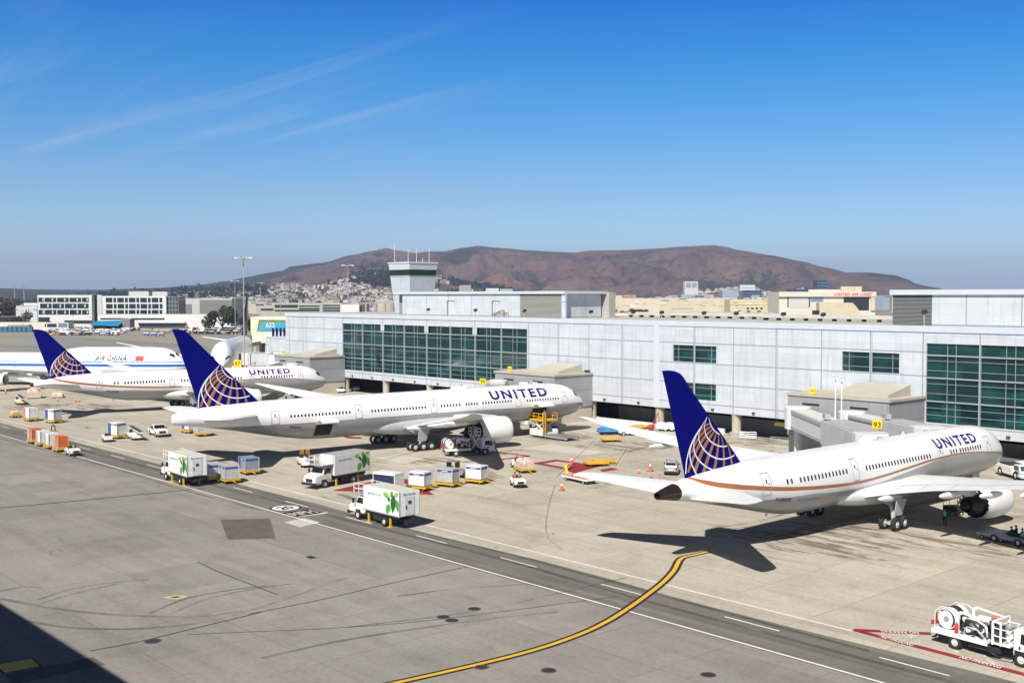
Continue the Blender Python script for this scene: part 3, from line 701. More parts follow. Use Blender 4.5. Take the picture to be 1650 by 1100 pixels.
def emblem(root, fin, amap):
    "gold meridians and white parallels laid on the starboard face of the fin"
    tab = [(z, s, c, t) for z, s, c, t in fin]
    zs = [f[0] for f in fin]
    def sec(z): return interp(tab, z)
    def half(s, z):
        sl, c, t = sec(z); f = max(0, min(1, (s - sl) / c))
        return 5 * t * c * (.2969 * math.sqrt(f) - .126 * f - .3516 * f * f + .2843 * f ** 3 - .1015 * f ** 4)
    def lay(ribs, name, m, off):
        for L, R in ribs:
            bm = bmesh.new()
            for i in range(len(L) - 1):
                q = [amap(*p) for p in (L[i], L[i + 1], R[i + 1], R[i])]
                bm.faces.new([bm.verts.new((s, z, 0)) for s, z in q])
            bmesh.ops.remove_doubles(bm, verts=bm.verts[:], dist=.0005)
            def clip(co, no): bmesh.ops.bisect_plane(bm, geom=bm.verts[:] + bm.edges[:] + bm.faces[:], plane_co=co, plane_no=no, clear_outer=True)
            a, b = fin[1], fin[3] if len(fin) > 7 else fin[2]
            d = Vector((b[1] - a[1], b[0] - a[0])); d.normalize()
            clip((a[1] + .12, a[0], 0), (-d.y, d.x, 0)); clip((fin[0][1] + 5, fin[0][0] + .05, 0), (0, -1, 0))
            if not bm.faces: bm.free(); continue
            for v in bm.verts:
                s, z = v.co.x, v.co.y; v.co = (-s, -(half(s, z) + off), z)
            bm_obj(bm, name, m, root)
    edge = cr2(EM_LINES[0], 10)
    def inside(p):   # right of the outer line (towards the leading edge = smaller s)
        best = min(edge, key=lambda e: abs(e[1] - p[1])); return p[0] < best[0] + .05
    ribs = []
    for bar in EM_BARS:
        P = cr2([(a[0], a[1], w_) for a, w_ in bar], 8); L, R = ribbon([p[:2] for p in P], [p[2] for p in P]); ribs.append((L, R))
    lay(ribs, 'emblem_bar', M_GOLD, .02)
    ribs = []
    for ln in EM_LINES:
        P = cr2(ln, 8); k = len(P); L, R = ribbon(P, [0.04 + .085 * min(1, i / k * 2.2) for i in range(k)]); ribs.append((L, R))
    lay(ribs, 'emblem_arc', M_WLINE, .035)

def airliner(name, label, loc, head, kind, L, skin, fin, m_fin, wing, stab, eng, fair, gear, win, doors, line_m, title=None, extra=None, tailcone=None, group=None, port=True, m_wing=M_WINGU, m_eng=None, chev=False, nacL=5.2, R_e=1.78, pyl=1.2):
    root = thing(name, label, 'airliner', loc, PI / 2 - head, group); tab = FUS[kind]
    fuselage_bm(tab, tailcone or L).build('fuselage', skin, root, True)
    if tailcone:
        mb = MB(); ss = [tailcone + (L - tailcone) * i / 8 for i in range(9)]
        rs = [[fus_pt(tab, s, 2 * PI * i / 32, .004) for i in range(32)] for s in ss]
        w_, zt, zb, zc = fsec(tab, L)
        rs.append([(-L, -w_ * .8 * math.cos(2 * PI * i / 32), zc + (zt - zc) * .8 * math.sin(2 * PI * i / 32)) for i in range(32)])
        rs.append([(-L + .5, -w_ * .7 * math.cos(2 * PI * i / 32), zc + (zt - zc) * .7 * math.sin(2 * PI * i / 32)) for i in range(32)])
        mb.rings(rs); mb.build('tail_cone', mat('tail_cone_metal', (.085, .06, .045), .3, metal=.75, var=.35, scale=1.2), root, True, auto=50)
    fin_bm(refine(fin, 3)).build('tail_fin', m_fin, root, True, auto=50)
    for side in (-1, 1):
        w_ = wing_bm(refine(wing), side).build('wing', m_wing, root, True, auto=60)
        if side < 0: wing_seams(w_, wing, side)
        for fy in fair.get('pods', ()):
            a = [q for q in wing if q[0] <= fy][-1]; b = [q for q in wing if q[0] > fy][0]; f = (fy - a[0]) / (b[0] - a[0])
            te = (a[1] + a[2]) * (1 - f) + (b[1] + b[2]) * f; zz_ = a[3] * (1 - f) + b[3] * f
            ellipsoid(w_, 'flap_fairing', (-(te - .6), side * fy, zz_ - .62), (2.3, .28, .34), m_wing, .06)
        wing_bm(refine(stab, 3), side).build('tailplane', m_wing, root, True, auto=60)
    for ey, es, ez in eng:
        engine(root, es, ey, ez, nacL, R_e, m_eng or WHITE(), True, chev, (0, pyl))
    s0, s1, wf, zlo, zhi = fair['belly']; mb = MB(); rs = []; K = 18
    for i in range(K + 1):
        f = i / K; s = s0 + (s1 - s0) * f; g = max(.02, math.sin(PI * f)) ** .45
        zc = zhi * .5 + zlo * .5 + (1 - g) * .9; hw = wf * g; hz = (zhi - zlo) / 2 * g
        rs.append([(-s, hw * math.copysign(abs(math.cos(t)) ** .75, math.cos(t)), zc + hz * math.copysign(abs(math.sin(t)) ** .75, math.sin(t))) for t in [2 * PI * k / 28 for k in range(28)]])
    mb.rings(rs); mb.build('belly_fairing', fair.get('m', m_wing), root, True)
    for g in gear:
        if g[0] == 'n': nose_gear(root, g[1], g[2])
        else:
            for side in (-1, 1): main_gear(root, g[1], g[2], g[3], g[4], side, r=g[5], pitch=g[6])
    for s, z, w_, h in win: cabin_window(root, tab, s, z, w_, h)
    for s, z0, z1, w_ in doors: door(root, tab, s, z0, z1, w_, None, line_m)
    # flight deck glazing
    return root, tab
def panes(root, tab, quads, name='cockpit_window'):
    for q in quads:
        for sgn in (1, -1):
            mb = MB(); K = 4
            P = lambda u, v: None
            (s0, t0), (s1, t1), (s2, t2), (s3, t3) = q
            for i in range(K):
                for j in range(K):
                    cs = []
                    for uu, vv in ((i, j), (i + 1, j), (i + 1, j + 1), (i, j + 1)):
                        u, v = uu / K, vv / K
                        s = (s0 * (1 - u) + s1 * u) * (1 - v) + (s3 * (1 - u) + s2 * u) * v; t = (t0 * (1 - u) + t1 * u) * (1 - v) + (t3 * (1 - u) + t2 * u) * v
                        p = fus_pt(tab, s, t, .018); cs.append((p.x, p.y * sgn, p.z))
                    mb.face(cs)
            mb.build(name, M_GLASS, root)
def title(root, tab, txt, s_left, s_right, z0, z1, m, name='titles', bold=.03, shear=0., spacing=1.25):
    sm = (s_left + s_right) / 2; t0, t1 = t_of_z(tab, sm, z0), t_of_z(tab, sm, z1); w_ = fsec(tab, sm)[0]
    bm = text_bm(txt, s_left - s_right, 1., bold, shear, spacing); slice_bm(bm, 1, .12, 0, 1)
    for v in bm.verts:
        s = s_left - v.co.x; v.co = fus_pt(tab, s, t0 + (t1 - t0) * v.co.y, .02)
    bm_obj(bm, name, m, root)
def run(a, b, n_, z, w_, h): return [(a + (b - a) * i / (n_ - 1), z, w_, h) for i in range(n_)]
M_SEAM = mat('seam_grey', (.33, .34, .35), .5, var=0)
W787 = [(1.2, 19.9, 14.4, 3.3, .12), (2.9, 21.0, 13.6, 3.45, .125), (6.2, 23.45, 10.5, 4.15, .12), (9.9, 26.2, 7.9, 4.85, .115), (15, 29.85, 6.0, 5.75, .11), (21, 34.15, 4.3, 6.9, .105), (26.6, 38.15, 2.55, 8.2, .10), (28.6, 39.95, 1.6, 8.8, .09), (29.7, 41.3, .75, 9.15, .08), (30.05, 41.95, .3, 9.25, .08)]
S787 = [(.7, 53.0, 6.4, 5.85, .10), (1.8, 54.0, 5.9, 5.97, .10), (9.0, 60.4, 2.75, 6.95, .09), (9.7, 61.1, 2.2, 7.03, .08), (9.95, 61.8, 1.3, 7.06, .07)]
G787 = [('n', 5.9, 2.35), ('m', 32.4, 4.9, 2.9, 2, .68, 1.5)]
STR787 = [(0, 4.35), (1.5, 4.55), (6.5, 5.2), (12.7, 5.69), (16, 5.76), (21.2, 5.62), (26, 5.3), (30.1, 5.02), (34, 4.84), (37, 4.84), (41, 5.02), (44.5, 5.26), (48.5, 5.62), (51, 5.93), (54.5, 6.42), (57.2, 6.93), (58.6, 7.35), (59.4, 7.9), (62, 9)]
HW787 = [(0, .04), (8, .06), (16, .09), (25, .12), (34, .15), (45, .18), (52, .21), (57, .22), (58.5, .16), (60, .1)]
def belly787(): return [(s, z - .0) for s, z in STR787 if s < 20] + [(26, 4.9), (32, 4.3), (38, 4.25), (44, 4.6), (50, 4.7), (55, 4.9), (58, 5.1), (62, 5.3)]
def jet787(label, loc, head, name_txt, reg, group, cone=60.6):
    skin = livery('livery_787', 62.8, [(STR787, HW787, (.36, .135, .045))], belly=(belly787(), (.37, .37, .38)))
    win = run(45.5, 37.65, 14, 6.14, .27, .50) + [(47.54, 6.18, .27, .48), (46.9, 6.17, .27, .48)] + run(33.99, 21.17, 22, 6.1, .27, .50) + [(16.47, 6.11, .27, .48), (15.85, 6.11, .27, .48), (15.23, 6.11, .27, .48)] + run(14.31, 9.5, 9, 6.1, .27, .48)
    drs = [(50.45, 5.2, 7.25, 1.15), (36.0, 5.05, 7.2, 1.1), (18.7, 5.05, 7.15, 1.1), (7.4, 5.1, 7.1, 1.1)]
    root, tab = airliner('airliner', label, loc, head, '787', 62.8, skin, FIN787, M_NAVY, W787, S787, [(-9.9, 20.1, 2.4), (9.9, 20.1, 2.4)],
        {'belly': (17.5, 40.2, 3.35, 1.72, 4.6), 'pods': (5.2, 11.8, 16.5, 21.0), 'm': M_WINGU}, G787, win, drs, M_SEAM, tailcone=cone, group=group, chev=True, nacL=5.4, R_e=1.82, pyl=1.15)
    emblem(root, FIN787, lambda s, z: (s, z))
    title(root, tab, 'UNITED', 19.1, 9.75, 6.62, 7.62, M_BLUE_T, 'titles', .035, spacing=1.3)
    title(root, tab, reg, 48.98, 46.8, 4.33, 4.72, M_BLUE_T, 'registration', .03)
    title(root, tab, '787 Dreamliner', 45.8, 41.9, 3.95, 4.3, M_SEAM, 'type_name', .01)
    panes(root, tab, [((1.35, rad(64)), (2.35, rad(60)), (2.75, rad(88)), (1.75, rad(88))), ((1.7, rad(33)), (3.3, rad(30)), (3.2, rad(56)), (2.4, rad(58)))])
    mb = MB(); mb.ball((-29, 0, 8.25), 1.7, .55, .42, seg=16, n=10); mb.build('antenna_dome', WHITE(), root, True)
    mb = MB(); mb.prism([(-22.3, 8.15), (-22.0, 8.6), (-21.8, 8.6), (-21.5, 8.15)], 'y', -.02, .02); mb.build('blade_antenna', WHITE(), root); mb = MB(); mb.prism([(-47.3, 2.9), (-47.2, 2.45), (-47.0, 2.45), (-46.8, 2.9)], 'y', -.02, .02); mb.build('blade_antenna', WHITE(), root)
    return root
near = jet787('white airliner with blue globe tail and dark metal tail cone, nearest of all, at right', HEAD_A[0], HEAD_A[1], 'UNITED', 'N38950', 'white airliners with blue globe tails')
jet787('farthest left of the white airliners with blue globe tails', Vector((-216.02, 137.21, 0)), rad(6.66), 'UNITED', 'N26902', 'white airliners with blue globe tails', 62.3)
# the middle jet: longer, six-wheel gear, blade tail
W777 = [(1.4, 22.4, 16.0, 3.3, .12), (3.1, 23.7, 15.2, 3.5, .125), (6.5, 26.2, 12.0, 4.15, .12), (10, 28.75, 9.2, 4.75, .115), (16, 33.1, 7.1, 5.6, .11), (22, 37.5, 5.3, 6.5, .105), (29, 42.7, 2.9, 7.7, .10), (31, 44.6, 1.8, 8.1, .09), (32.1, 46.1, .8, 8.35, .08), (32.4, 46.7, .35, 8.4, .08)]
S777 = [(.8, 61.2, 8.6, 6.55, .10), (2.0, 62.2, 7.9, 6.65, .10), (10.1, 68.4, 3.0, 7.35, .09), (10.7, 69.1, 2.2, 7.4, .07)]
L777 = [(0, 4.75), (3.3, 5.05), (13, 5.0), (26, 5.14), (34, 5.16), (60, 5.15), (69, 5.2), (73.9, 5.3)]
sk = livery('livery_777', 73.9, [(L777, [(0, .035), (30, .04), (50, .06), (74, .08)], (.33, .16, .07))], belly=(L777, (.32, .325, .34)))
wz = 6.25
win = run(57.5, 48.05, 18, wz + .06, .26, .40) + run(44.24, 34.7, 18, wz, .26, .40) + run(31.67, 28.2, 7, wz, .26, .40) + run(26.9, 24.8, 5, wz, .26, .40) + run(23.6, 17.9, 11, wz, .26, .40) + run(14.5, 7.8, 13, wz - .12, .26, .40)
drs = [(59.85, 5.3, 7.25, 1.2), (46.5, 5.3, 7.25, 1.2), (33.1, 5.3, 7.25, 1.2), (16.4, 5.3, 7.2, 1.2), (6.2, 5.35, 7.15, 1.15)]
j7, tab7 = airliner('airliner', 'middle and longest of the white airliners with blue globe tails', Vector((-138.3, 140.48, 0)), rad(4.35), '777', 73.9, sk, FIN777, M_NAVY, W777, S777, [(-9.6, 23.9, 2.7), (9.6, 23.9, 2.7)],
    {'belly': (20.0, 46.5, 3.6, 1.8, 4.9), 'pods': (6.0, 12.5, 17.5, 22.5), 'm': mat('belly_grey', (.42, .43, .45), .4, var=.15)}, [('n', 5.9, 2.5), ('m', 37.2, 5.5, 3.0, 3, .67, 1.45)], win, drs, M_SEAM, group='white airliners with blue globe tails', nacL=5.7, R_e=2.12, pyl=.95)
A787 = [(51.05, 8.0), (58.9, 8.0), (62.34, 17.0)]; A777 = [(61.0, 8.3), (69.9, 8.3), (73.78, 19.0)]
def aff(s, z):
    u = (z - 8.0) / 9.0; b0 = 58.9 + 3.44 * u; w0 = (s - b0) / 7.85
    return (69.9 + 3.88 * u + w0 * 8.9, 8.3 + 10.7 * u)
emblem(j7, FIN777, aff)
title(j7, tab7, 'UNITED', 21.8, 9.9, 6.62, 7.98, M_BLUE_T, 'titles', .035, spacing=1.3)
title(j7, tab7, 'N2331U', 57.6, 55.9, 4.5, 4.85, M_BLUE_T, 'registration', .03)
panes(j7, tab7, [((1.5, rad(62)), (2.5, rad(58)), (2.9, rad(88)), (1.9, rad(88))), ((1.8, rad(33)), (3.4, rad(30)), (3.4, rad(54)), (2.5, rad(56)))])
mb = MB(); mb.ball((-26, 0, 8.55), 2.0, .6, .42, seg=16, n=10); mb.build('antenna_dome', WHITE(), j7, True)
def hold(root, tab, s0, s1, z0, z1, up):
    "open hold: black patch on the skin for its dark inside, with the door swung up over it"
    mb = MB(); K = 8
    for i in range(K):
        a = z0 + (z1 - z0) * i / K; b = z0 + (z1 - z0) * (i + 1) / K
        mb.face([fus_pt(tab, s, t_of_z(tab, s, z), .025) for s, z in ((s1, a), (s0, a), (s0, b), (s1, b))])
    mb.build('hold_dark_patch', M_BLACK, root)  # flat black patch on the skin stands in for the shade inside
    mb = MB(); top = fus_pt(tab, (s0 + s1) / 2, t_of_z(tab, s0, z1), .03); P = []
    for i in range(7):
        a = rad(-20 + i * 14); P.append((top.y - math.sin(rad(i * 11)) * 2.1 * (i / 6) ** .5 * 1.0, top.z + .75 * math.sin(PI * i / 7)))
    rs = [[(-s0, y, z) for y, z in P] + [(-s0, y, z - .14) for y, z in reversed(P)], [(-s1, y, z) for y, z in P] + [(-s1, y, z - .14) for y, z in reversed(P)]]
    mb.rings(rs); mb.build('cargo_door', WHITE(), root, True, auto=40)
hold(j7, tab7, 50.9, 53.6, 3.1, 4.95, True); hold(j7, tab7, 10.3, 13.4, 3.0, 4.95, True)
# four-engined jumbo with blue lines behind
W747 = [(1.5, 21, 17, 3.3, .12), (3.3, 22.5, 15.5, 3.4, .12), (11.7, 30, 10.0, 4.3, .11), (20, 37.5, 7.0, 5.4, .10), (30, 46.5, 3.6, 7.0, .09), (34.2, 51, .8, 7.8, .08)]
S747 = [(.8, 62.5, 9.5, 6.5, .1), (10.5, 71.5, 3.0, 7.8, .09), (11.1, 72.2, 2.2, 7.9, .08)]
FIN747 = [(8.2, 59.5, 12, .1), (14, 66, 8, .1), (19.2, 71.8, 4.4, .08), (19.4, 72.6, 3.3, .04)]
sk = livery('livery_jumbo', 76.3, [([(0, 5.55), (76, 5.55)], [(0, .34), (76, .34)], (.02, .12, .42)), ([(0, 6.42), (76, 6.42)], [(0, .12), (76, .12)], (.03, .16, .48))], belly=([(0, 3.6), (76, 3.6)], (.50, .51, .53)))
o7 = Vector((-273.5, 131.5, 0))
j4, tab4 = airliner('airliner', 'white jumbo jet with two blue side lines, a red flag and an upper deck', o7, rad(48.3), '747', 76.3, sk, FIN747, WHITE(), W747, S747, [(-11.7, 24.5, 2.5), (11.7, 24.5, 2.5), (-20.8, 38.0, 3.0), (20.8, 38.0, 3.0)],
    {'belly': (18, 46, 3.7, 1.7, 4.9), 'pods': (7, 14, 21), 'm': M_GREYP}, [('n', 7.2, 2.4), ('m', 36.5, 5.5, 3.0, 2, .65, 1.5), ('m', 39.8, 1.95, 2.6, 2, .65, 1.5)], run(28.5, 13, 24, 8.15, .24, .34), [(31.5, 5.0, 7.0, 1.2), (19.5, 5.0, 7.0, 1.2), (46, 5.0, 7.0, 1.2)], M_SEAM, nacL=5.4, R_e=1.5, pyl=1.0)
title(j4, tab4, 'AIR CHINA', 23.9, 15.3, 6.7, 8.0, mat('title_black', (.012, .012, .014), .4, var=0), 'titles', .028, .28, 1.15)
mb = MB(); tt = [t_of_z(tab4, 12, z) for z in (6.75, 7.2, 7.7, 8.05)]
for a, b in zip(tt, tt[1:]): mb.face([fus_pt(tab4, s, t, .02) for s, t in ((12.8, a), (10.6, a), (10.6, b), (12.8, b))])
mb.build('flag', mat('flag_red', (.70, .03, .02), .5, var=0), j4)
panes(j4, tab4, [((1.9, rad(70)), (2.7, rad(66)), (3.2, rad(88)), (2.4, rad(88))), ((2.5, rad(44)), (4.1, rad(42)), (4.1, rad(54)), (3.1, rad(60)))])
# double-decker seen nose-on past the end of the pier, navy fin above
W380 = [(1.5, 19, 19, 3.2, .12), (4, 22, 16.5, 3.5, .12), (14.5, 31, 10.5, 5.0, .11), (26, 40.5, 6.5, 6.8, .10), (39, 51, 3, 8.8, .09)]
S380 = [(1, 58, 10, 8.2, .1), (14.5, 68.5, 4, 9.8, .09), (15.2, 69.3, 3, 9.9, .08)]
FIN380 = [(9.8, 54, 13.5, .1), (17, 61, 9, .1), (23.4, 67, 5.5, .09), (24.4, 68.6, 3.9, .05)]
sk = livery('livery_double', 72.7, [], belly=([(0, 3.0), (73, 3.0)], (.5, .5, .52)))
j3, tab3 = airliner('airliner', 'white double-deck airliner seen nose-on behind the blue-tailed jets, dark navy fin', Vector((-285, 146.5, 0)), rad(124.9), '380', 72.7, sk, FIN380, mat('midnight_paint', (.008, .012, .06), .3, var=.05), W380, S380, [(-14.5, 25, 2.7), (14.5, 25, 2.7), (-25.5, 34, 3.6), (25.5, 34, 3.6)],
    {'belly': (16, 46, 4.1, 1.6, 5.2), 'pods': (8, 18), 'm': M_GREYP}, [('n', 5.2, 2.2), ('m', 34, 6.0, 3.0, 3, .65, 1.5)], run(40, 12, 30, 8.3, .24, .34), [(10, 4.9, 7, 1.2)], M_SEAM, nacL=5.6, R_e=1.75, pyl=1.1)
panes(j3, tab3, [((.95, rad(30)), (3.1, rad(20)), (2.8, rad(29)), (1.15, rad(42)))])
for sgn in (-1, 1):
    mb = MB(); mb.face([(-64.5 + 2.6 * math.cos(2 * PI * i / 24), sgn * .62, 17.2 + 2.6 * math.sin(2 * PI * i / 24)) for i in range(24)]); mb.build('fin_disc', mat('disc_gold', (.75, .40, .03), .4, var=0), j3)
# ------------------------------------------------------------------ the pier
FY = 152.0; BAY = 8.4; X0 = -164.4
def panel_mat(name, c, bay=BAY, x0=X0, z0=8.5, row=3.45, seam=(.20, .21, .22), axis=0, faint=.35):
    m, n, l, b = nt(name); tc = n.new('ShaderNodeTexCoord'); sp = n.new('ShaderNodeSeparateXYZ'); l.new(tc.outputs['Object'], sp.inputs[0])
    u = math_(n, l, 'DIVIDE', math_(n, l, 'SUBTRACT', sp.outputs[axis], x0), bay); v = math_(n, l, 'DIVIDE', math_(n, l, 'SUBTRACT', sp.outputs[2], z0), row)
    def line(t, k, wd):
        f = math_(n, l, 'FRACT', math_(n, l, 'MULTIPLY', t, k)); return math_(n, l, 'LESS_THAN', math_(n, l, 'ABSOLUTE', math_(n, l, 'SUBTRACT', f, .5)), .5) if 0 else math_(n, l, 'LESS_THAN', math_(n, l, 'PINGPONG', math_(n, l, 'MULTIPLY', t, k), .5), wd)
    cb = n.new('ShaderNodeCombineXYZ'); l.new(math_(n, l, 'FLOOR', math_(n, l, 'MULTIPLY', u, 2)), cb.inputs[0]); l.new(math_(n, l, 'FLOOR', math_(n, l, 'MULTIPLY', v, 3)), cb.inputs[1])
    wn = n.new('ShaderNodeTexWhiteNoise'); wn.noise_dimensions = '2D'; l.new(cb.outputs[0], wn.inputs['Vector'])
    dirt = noise_(n, l, tc.outputs['Object'], .25, 6, .6)
    q = n.new('ShaderNodeMapping'); q.inputs['Scale'].default_value = (1.6, 1.6, .12); l.new(tc.outputs['Object'], q.inputs[0]); drip = noise_(n, l, q.outputs[0], 1., 5, .6)
    cc = ramp_(n, l, wn.outputs[0], [(0, tuple(x * .95 for x in c)), (1, tuple(x * 1.03 for x in c))])
    cc = mix_(n, l, 1, cc, ramp_(n, l, dirt, [(.3, (.93, .93, .92)), (.65, (1.02, 1.02, 1.02))]), 'MULTIPLY')
    cc = mix_(n, l, 1, cc, ramp_(n, l, drip, [(.3, (.85, .85, .84)), (.5, (1, 1, 1))]), 'MULTIPLY')
    fl = math_(n, l, 'MAXIMUM', line(u, 2, .009), line(v, 3, .018)); ml = math_(n, l, 'MAXIMUM', line(u, 1, .010), line(v, 1, .026))
    cc = mix_(n, l, math_(n, l, 'MULTIPLY', fl, faint), cc, seam); cc = mix_(n, l, math_(n, l, 'MULTIPLY', ml, .75), cc, seam)
    l.new(cc, b.inputs['Base Color']); b.inputs['Roughness'].default_value = .42; b.inputs['Metallic'].default_value = .08
    return m
M_PANEL = panel_mat('facade_panel', (.565, .605, .655), faint=.27)
M_PENT = panel_mat('penthouse_panel', (.565, .605, .655), z0=19., row=5., faint=.2)
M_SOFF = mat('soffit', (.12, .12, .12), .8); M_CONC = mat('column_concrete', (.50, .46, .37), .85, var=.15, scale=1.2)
M_ROOF = mat('roof_gravel', (.46, .43, .37), .9, var=.25, scale=.4); M_ALU = mat('mullion_alu', (.33, .38, .41), .35, metal=.15, var=.05)
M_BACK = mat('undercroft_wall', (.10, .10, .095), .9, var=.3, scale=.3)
def teal():
    m, n, l, b = nt('teal_glass'); tc = n.new('ShaderNodeTexCoord'); nz = noise_(n, l, tc.outputs['Object'], .18, 4, .6); sp = n.new('ShaderNodeSeparateXYZ'); l.new(tc.outputs['Object'], sp.inputs[0])
    cb = n.new('ShaderNodeCombineXYZ'); l.new(math_(n, l, 'FLOOR', math_(n, l, 'DIVIDE', math_(n, l, 'SUBTRACT', sp.outputs[0], X0), BAY / 3)), cb.inputs[0]); l.new(math_(n, l, 'FLOOR', math_(n, l, 'DIVIDE', sp.outputs[2], 1.15)), cb.inputs[1])
    wn = n.new('ShaderNodeTexWhiteNoise'); wn.noise_dimensions = '2D'; l.new(cb.outputs[0], wn.inputs['Vector'])
    c = ramp_(n, l, nz, [(.35, (.002, .026, .029)), (.6, (.004, .048, .048)), (.75, (.010, .090, .085))])
    l.new(mix_(n, l, 1, c, ramp_(n, l, wn.outputs[0], [(0, (.45, .5, .55)), (.7, (1, 1, 1)), (1, (1.7, 1.5, 1.45))]), 'MULTIPLY'), b.inputs['Base Color'])
    b.inputs['Roughness'].default_value = .05; b.inputs['Specular IOR Level'].default_value = .6
    bp = n.new('ShaderNodeBump'); bp.inputs['Strength'].default_value = .04; bp.inputs['Distance'].default_value = .05; l.new(noise_(n, l, tc.outputs['Object'], .6, 2, .5), bp.inputs['Height']); l.new(bp.outputs[0], b.inputs['Normal']); return m
M_TEAL = teal()
M_W0 = mat('render_white', (.62, .62, .60), .6, var=.08, scale=.3)
M_JETD0 = mat('fitting_dark', (.05, .05, .055), .6, var=.2)
term = thing('terminal_building', 'long pale metal-panelled terminal pier with teal glass bands on round columns', 'terminal', (0, 0, 0))
XL, XR = -258.7, -18.0
HOLES = [(-231.6, -164.9, 5.6, 16.9), (-79.9, -20.5, 5.3, 16.7), (-127.1, -117.6, 12.1, 15.0), (-127.1, -117.6, 5.7, 8.5), (-93.6, -84.1, 12.1, 15.05)]
def holed(mb, x0, x1, z0, z1, y, holes, dep=.35):
    xs = sorted({x0, x1, *[h[0] for h in holes], *[h[1] for h in holes]}); zs = sorted({z0, z1, *[h[2] for h in holes], *[h[3] for h in holes]})
    inh = lambda x, z: any(h[0] < x < h[1] and h[2] < z < h[3] for h in holes)
    for a, b in zip(xs, xs[1:]):
        for c, d in zip(zs, zs[1:]):
            if not inh((a + b) / 2, (c + d) / 2): mb.face([(a, y, c), (b, y, c), (b, y, d), (a, y, d)])
    for a, b, c, d in holes:
        for p, q in (((a, c), (b, c)), ((b, c), (b, d)), ((b, d), (a, d)), ((a, d), (a, c))):
            mb.face([(p[0], y, p[1]), (q[0], y, q[1]), (q[0], y + dep, q[1]), (p[0], y + dep, p[1])])
mb = MB(); holed(mb, XL, XR, 3.75, 18.25, FY, HOLES)
mb.face([(XL, FY, 3.75), (XL, FY, 18.25), (XL, 200, 18.25), (XL, 200, 3.75)]); mb.face([(XR, FY, 3.75), (XR, 200, 3.75), (XR, 200, 18.25), (XR, FY, 18.25)])
mb.build('wall', M_PANEL, term)
mb = MB(); mb.box(XL - .15, XR + .15, FY - .16, FY + .5, 18.32, 19.2); mb.box(XL - .15, XL + .5, FY + .5, 200, 18.32, 19.2); mb.build('parapet', mat('parapet_metal', (.52, .57, .63), .4, var=.06, scale=.3), term)
mb = MB(); mb.box(XL + .5, XR, FY + .5, 200, 18.3, 18.9); mb.build('roof', M_ROOF, term)
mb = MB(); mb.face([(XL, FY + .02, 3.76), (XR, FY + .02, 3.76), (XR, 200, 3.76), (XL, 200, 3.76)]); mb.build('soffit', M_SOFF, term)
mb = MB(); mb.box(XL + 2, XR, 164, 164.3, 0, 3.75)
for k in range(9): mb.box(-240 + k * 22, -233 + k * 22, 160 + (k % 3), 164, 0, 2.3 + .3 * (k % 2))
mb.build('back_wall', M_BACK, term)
mb = MB(); mb.box(-146, -60, 158.6, 158.9, 0, 2.5); mb.build('screen_wall', mat('screen_wall', (.24, .24, .22), .9, var=.2, scale=.3), term)
for k in range(-8, 18):
    x = X0 + BAY * 2 * k / 1 if 0 else X0 + 16.8 * k
    if not XL < x < XR: continue
    mb = MB(); mb.lathe([(0, .01), (0, 1.25), (.62, 1.25), (.66, 1.15), (.66, .01)], (x, FY + 1.0, 0), (0, 0, 1), 24, 1); mb.lathe([(.66, .78), (3.3, .80), (3.76, .98)], (x, FY + 1.0, 0), (0, 0, 1), 24, 0)
    mb.build('column', [M_CONC, mat('plinth', (.36, .35, .33), .9)], term, True, auto=40)
mb = MB(); mb.box(-131.4, -130.1, FY - .14, FY + .02, 3.75, 18.3); mb.build('pilaster', mat('pilaster_metal', (.55, .59, .65), .4, var=.05), term)
def glazing(x0, x1, z0, z1, thickx, thinx, thickz, thinz, notches=()):
    mb = MB(); y = FY + .3; mb.face([(x0, y, z0), (x1, y, z0), (x1, y, z1), (x0, y, z1)]); wn = mb.build('window', M_TEAL, term)
    mb = MB()
    bars = [(x, .12) for x in thickx] + [(x, .03) for x in thinx]
    for x, hw in bars: mb.box(x - hw, x + hw, y - .30 if hw > .1 else y - .12, y - .004, z0 + .004, z1 - .004)
    xs = sorted([x0] + [b[0] for b in bars] + [x1]); hwm = dict(bars)
    for a, b in zip(xs, xs[1:]):
        for z, hz in [(z, .10) for z in thickz] + [(z, .03) for z in thinz]:
            mb.box(a + hwm.get(a, 0) + .003, b - hwm.get(b, 0) - .003, y - (.26 if hz > .05 else .10), y - .006, z - hz, z + hz)
    mb.build('frame', M_ALU, wn)
    if notches:
        for x in notches:
            mb = MB(); mb.box(x - .7, x + .7, y - .33, y - .302, z1 - 1.75, z1 - .01); mb.build('spandrel', M_PANEL, wn)
tk = [X0 - BAY * k for k in range(1, 8)]
glazing(*HOLES[0], tk, [x - BAY * f for x in [X0 - .2] + tk for f in (.42, .57)], (15.2, 12.0, 8.55), (14.3, 11.05, 9.55, 7.55, 6.5), (X0 - 2 * BAY, X0 - 4 * BAY, X0 - 6 * BAY))
tk = [-72.0 + BAY * k for k in range(6)]
glazing(*HOLES[1], tk, [x - BAY * f for x in tk + [-72.0 + BAY * 6] for f in (.42, .57)], (15.0, 11.75, 8.4), (14.2, 12.8, 10.9, 9.5, 7.4, 6.4))
for h in HOLES[2:]: glazing(*h, [(h[0] + h[1]) / 2], [h[0] + 1.15, h[1] - 1.15], (), (h[2] + .75, h[3] - .75))
def wall_box(mb, x0, x1, y0, y1, z0, z1, mi=0): mb.box(x0, x1, y0, y1, z0, z1, mi)
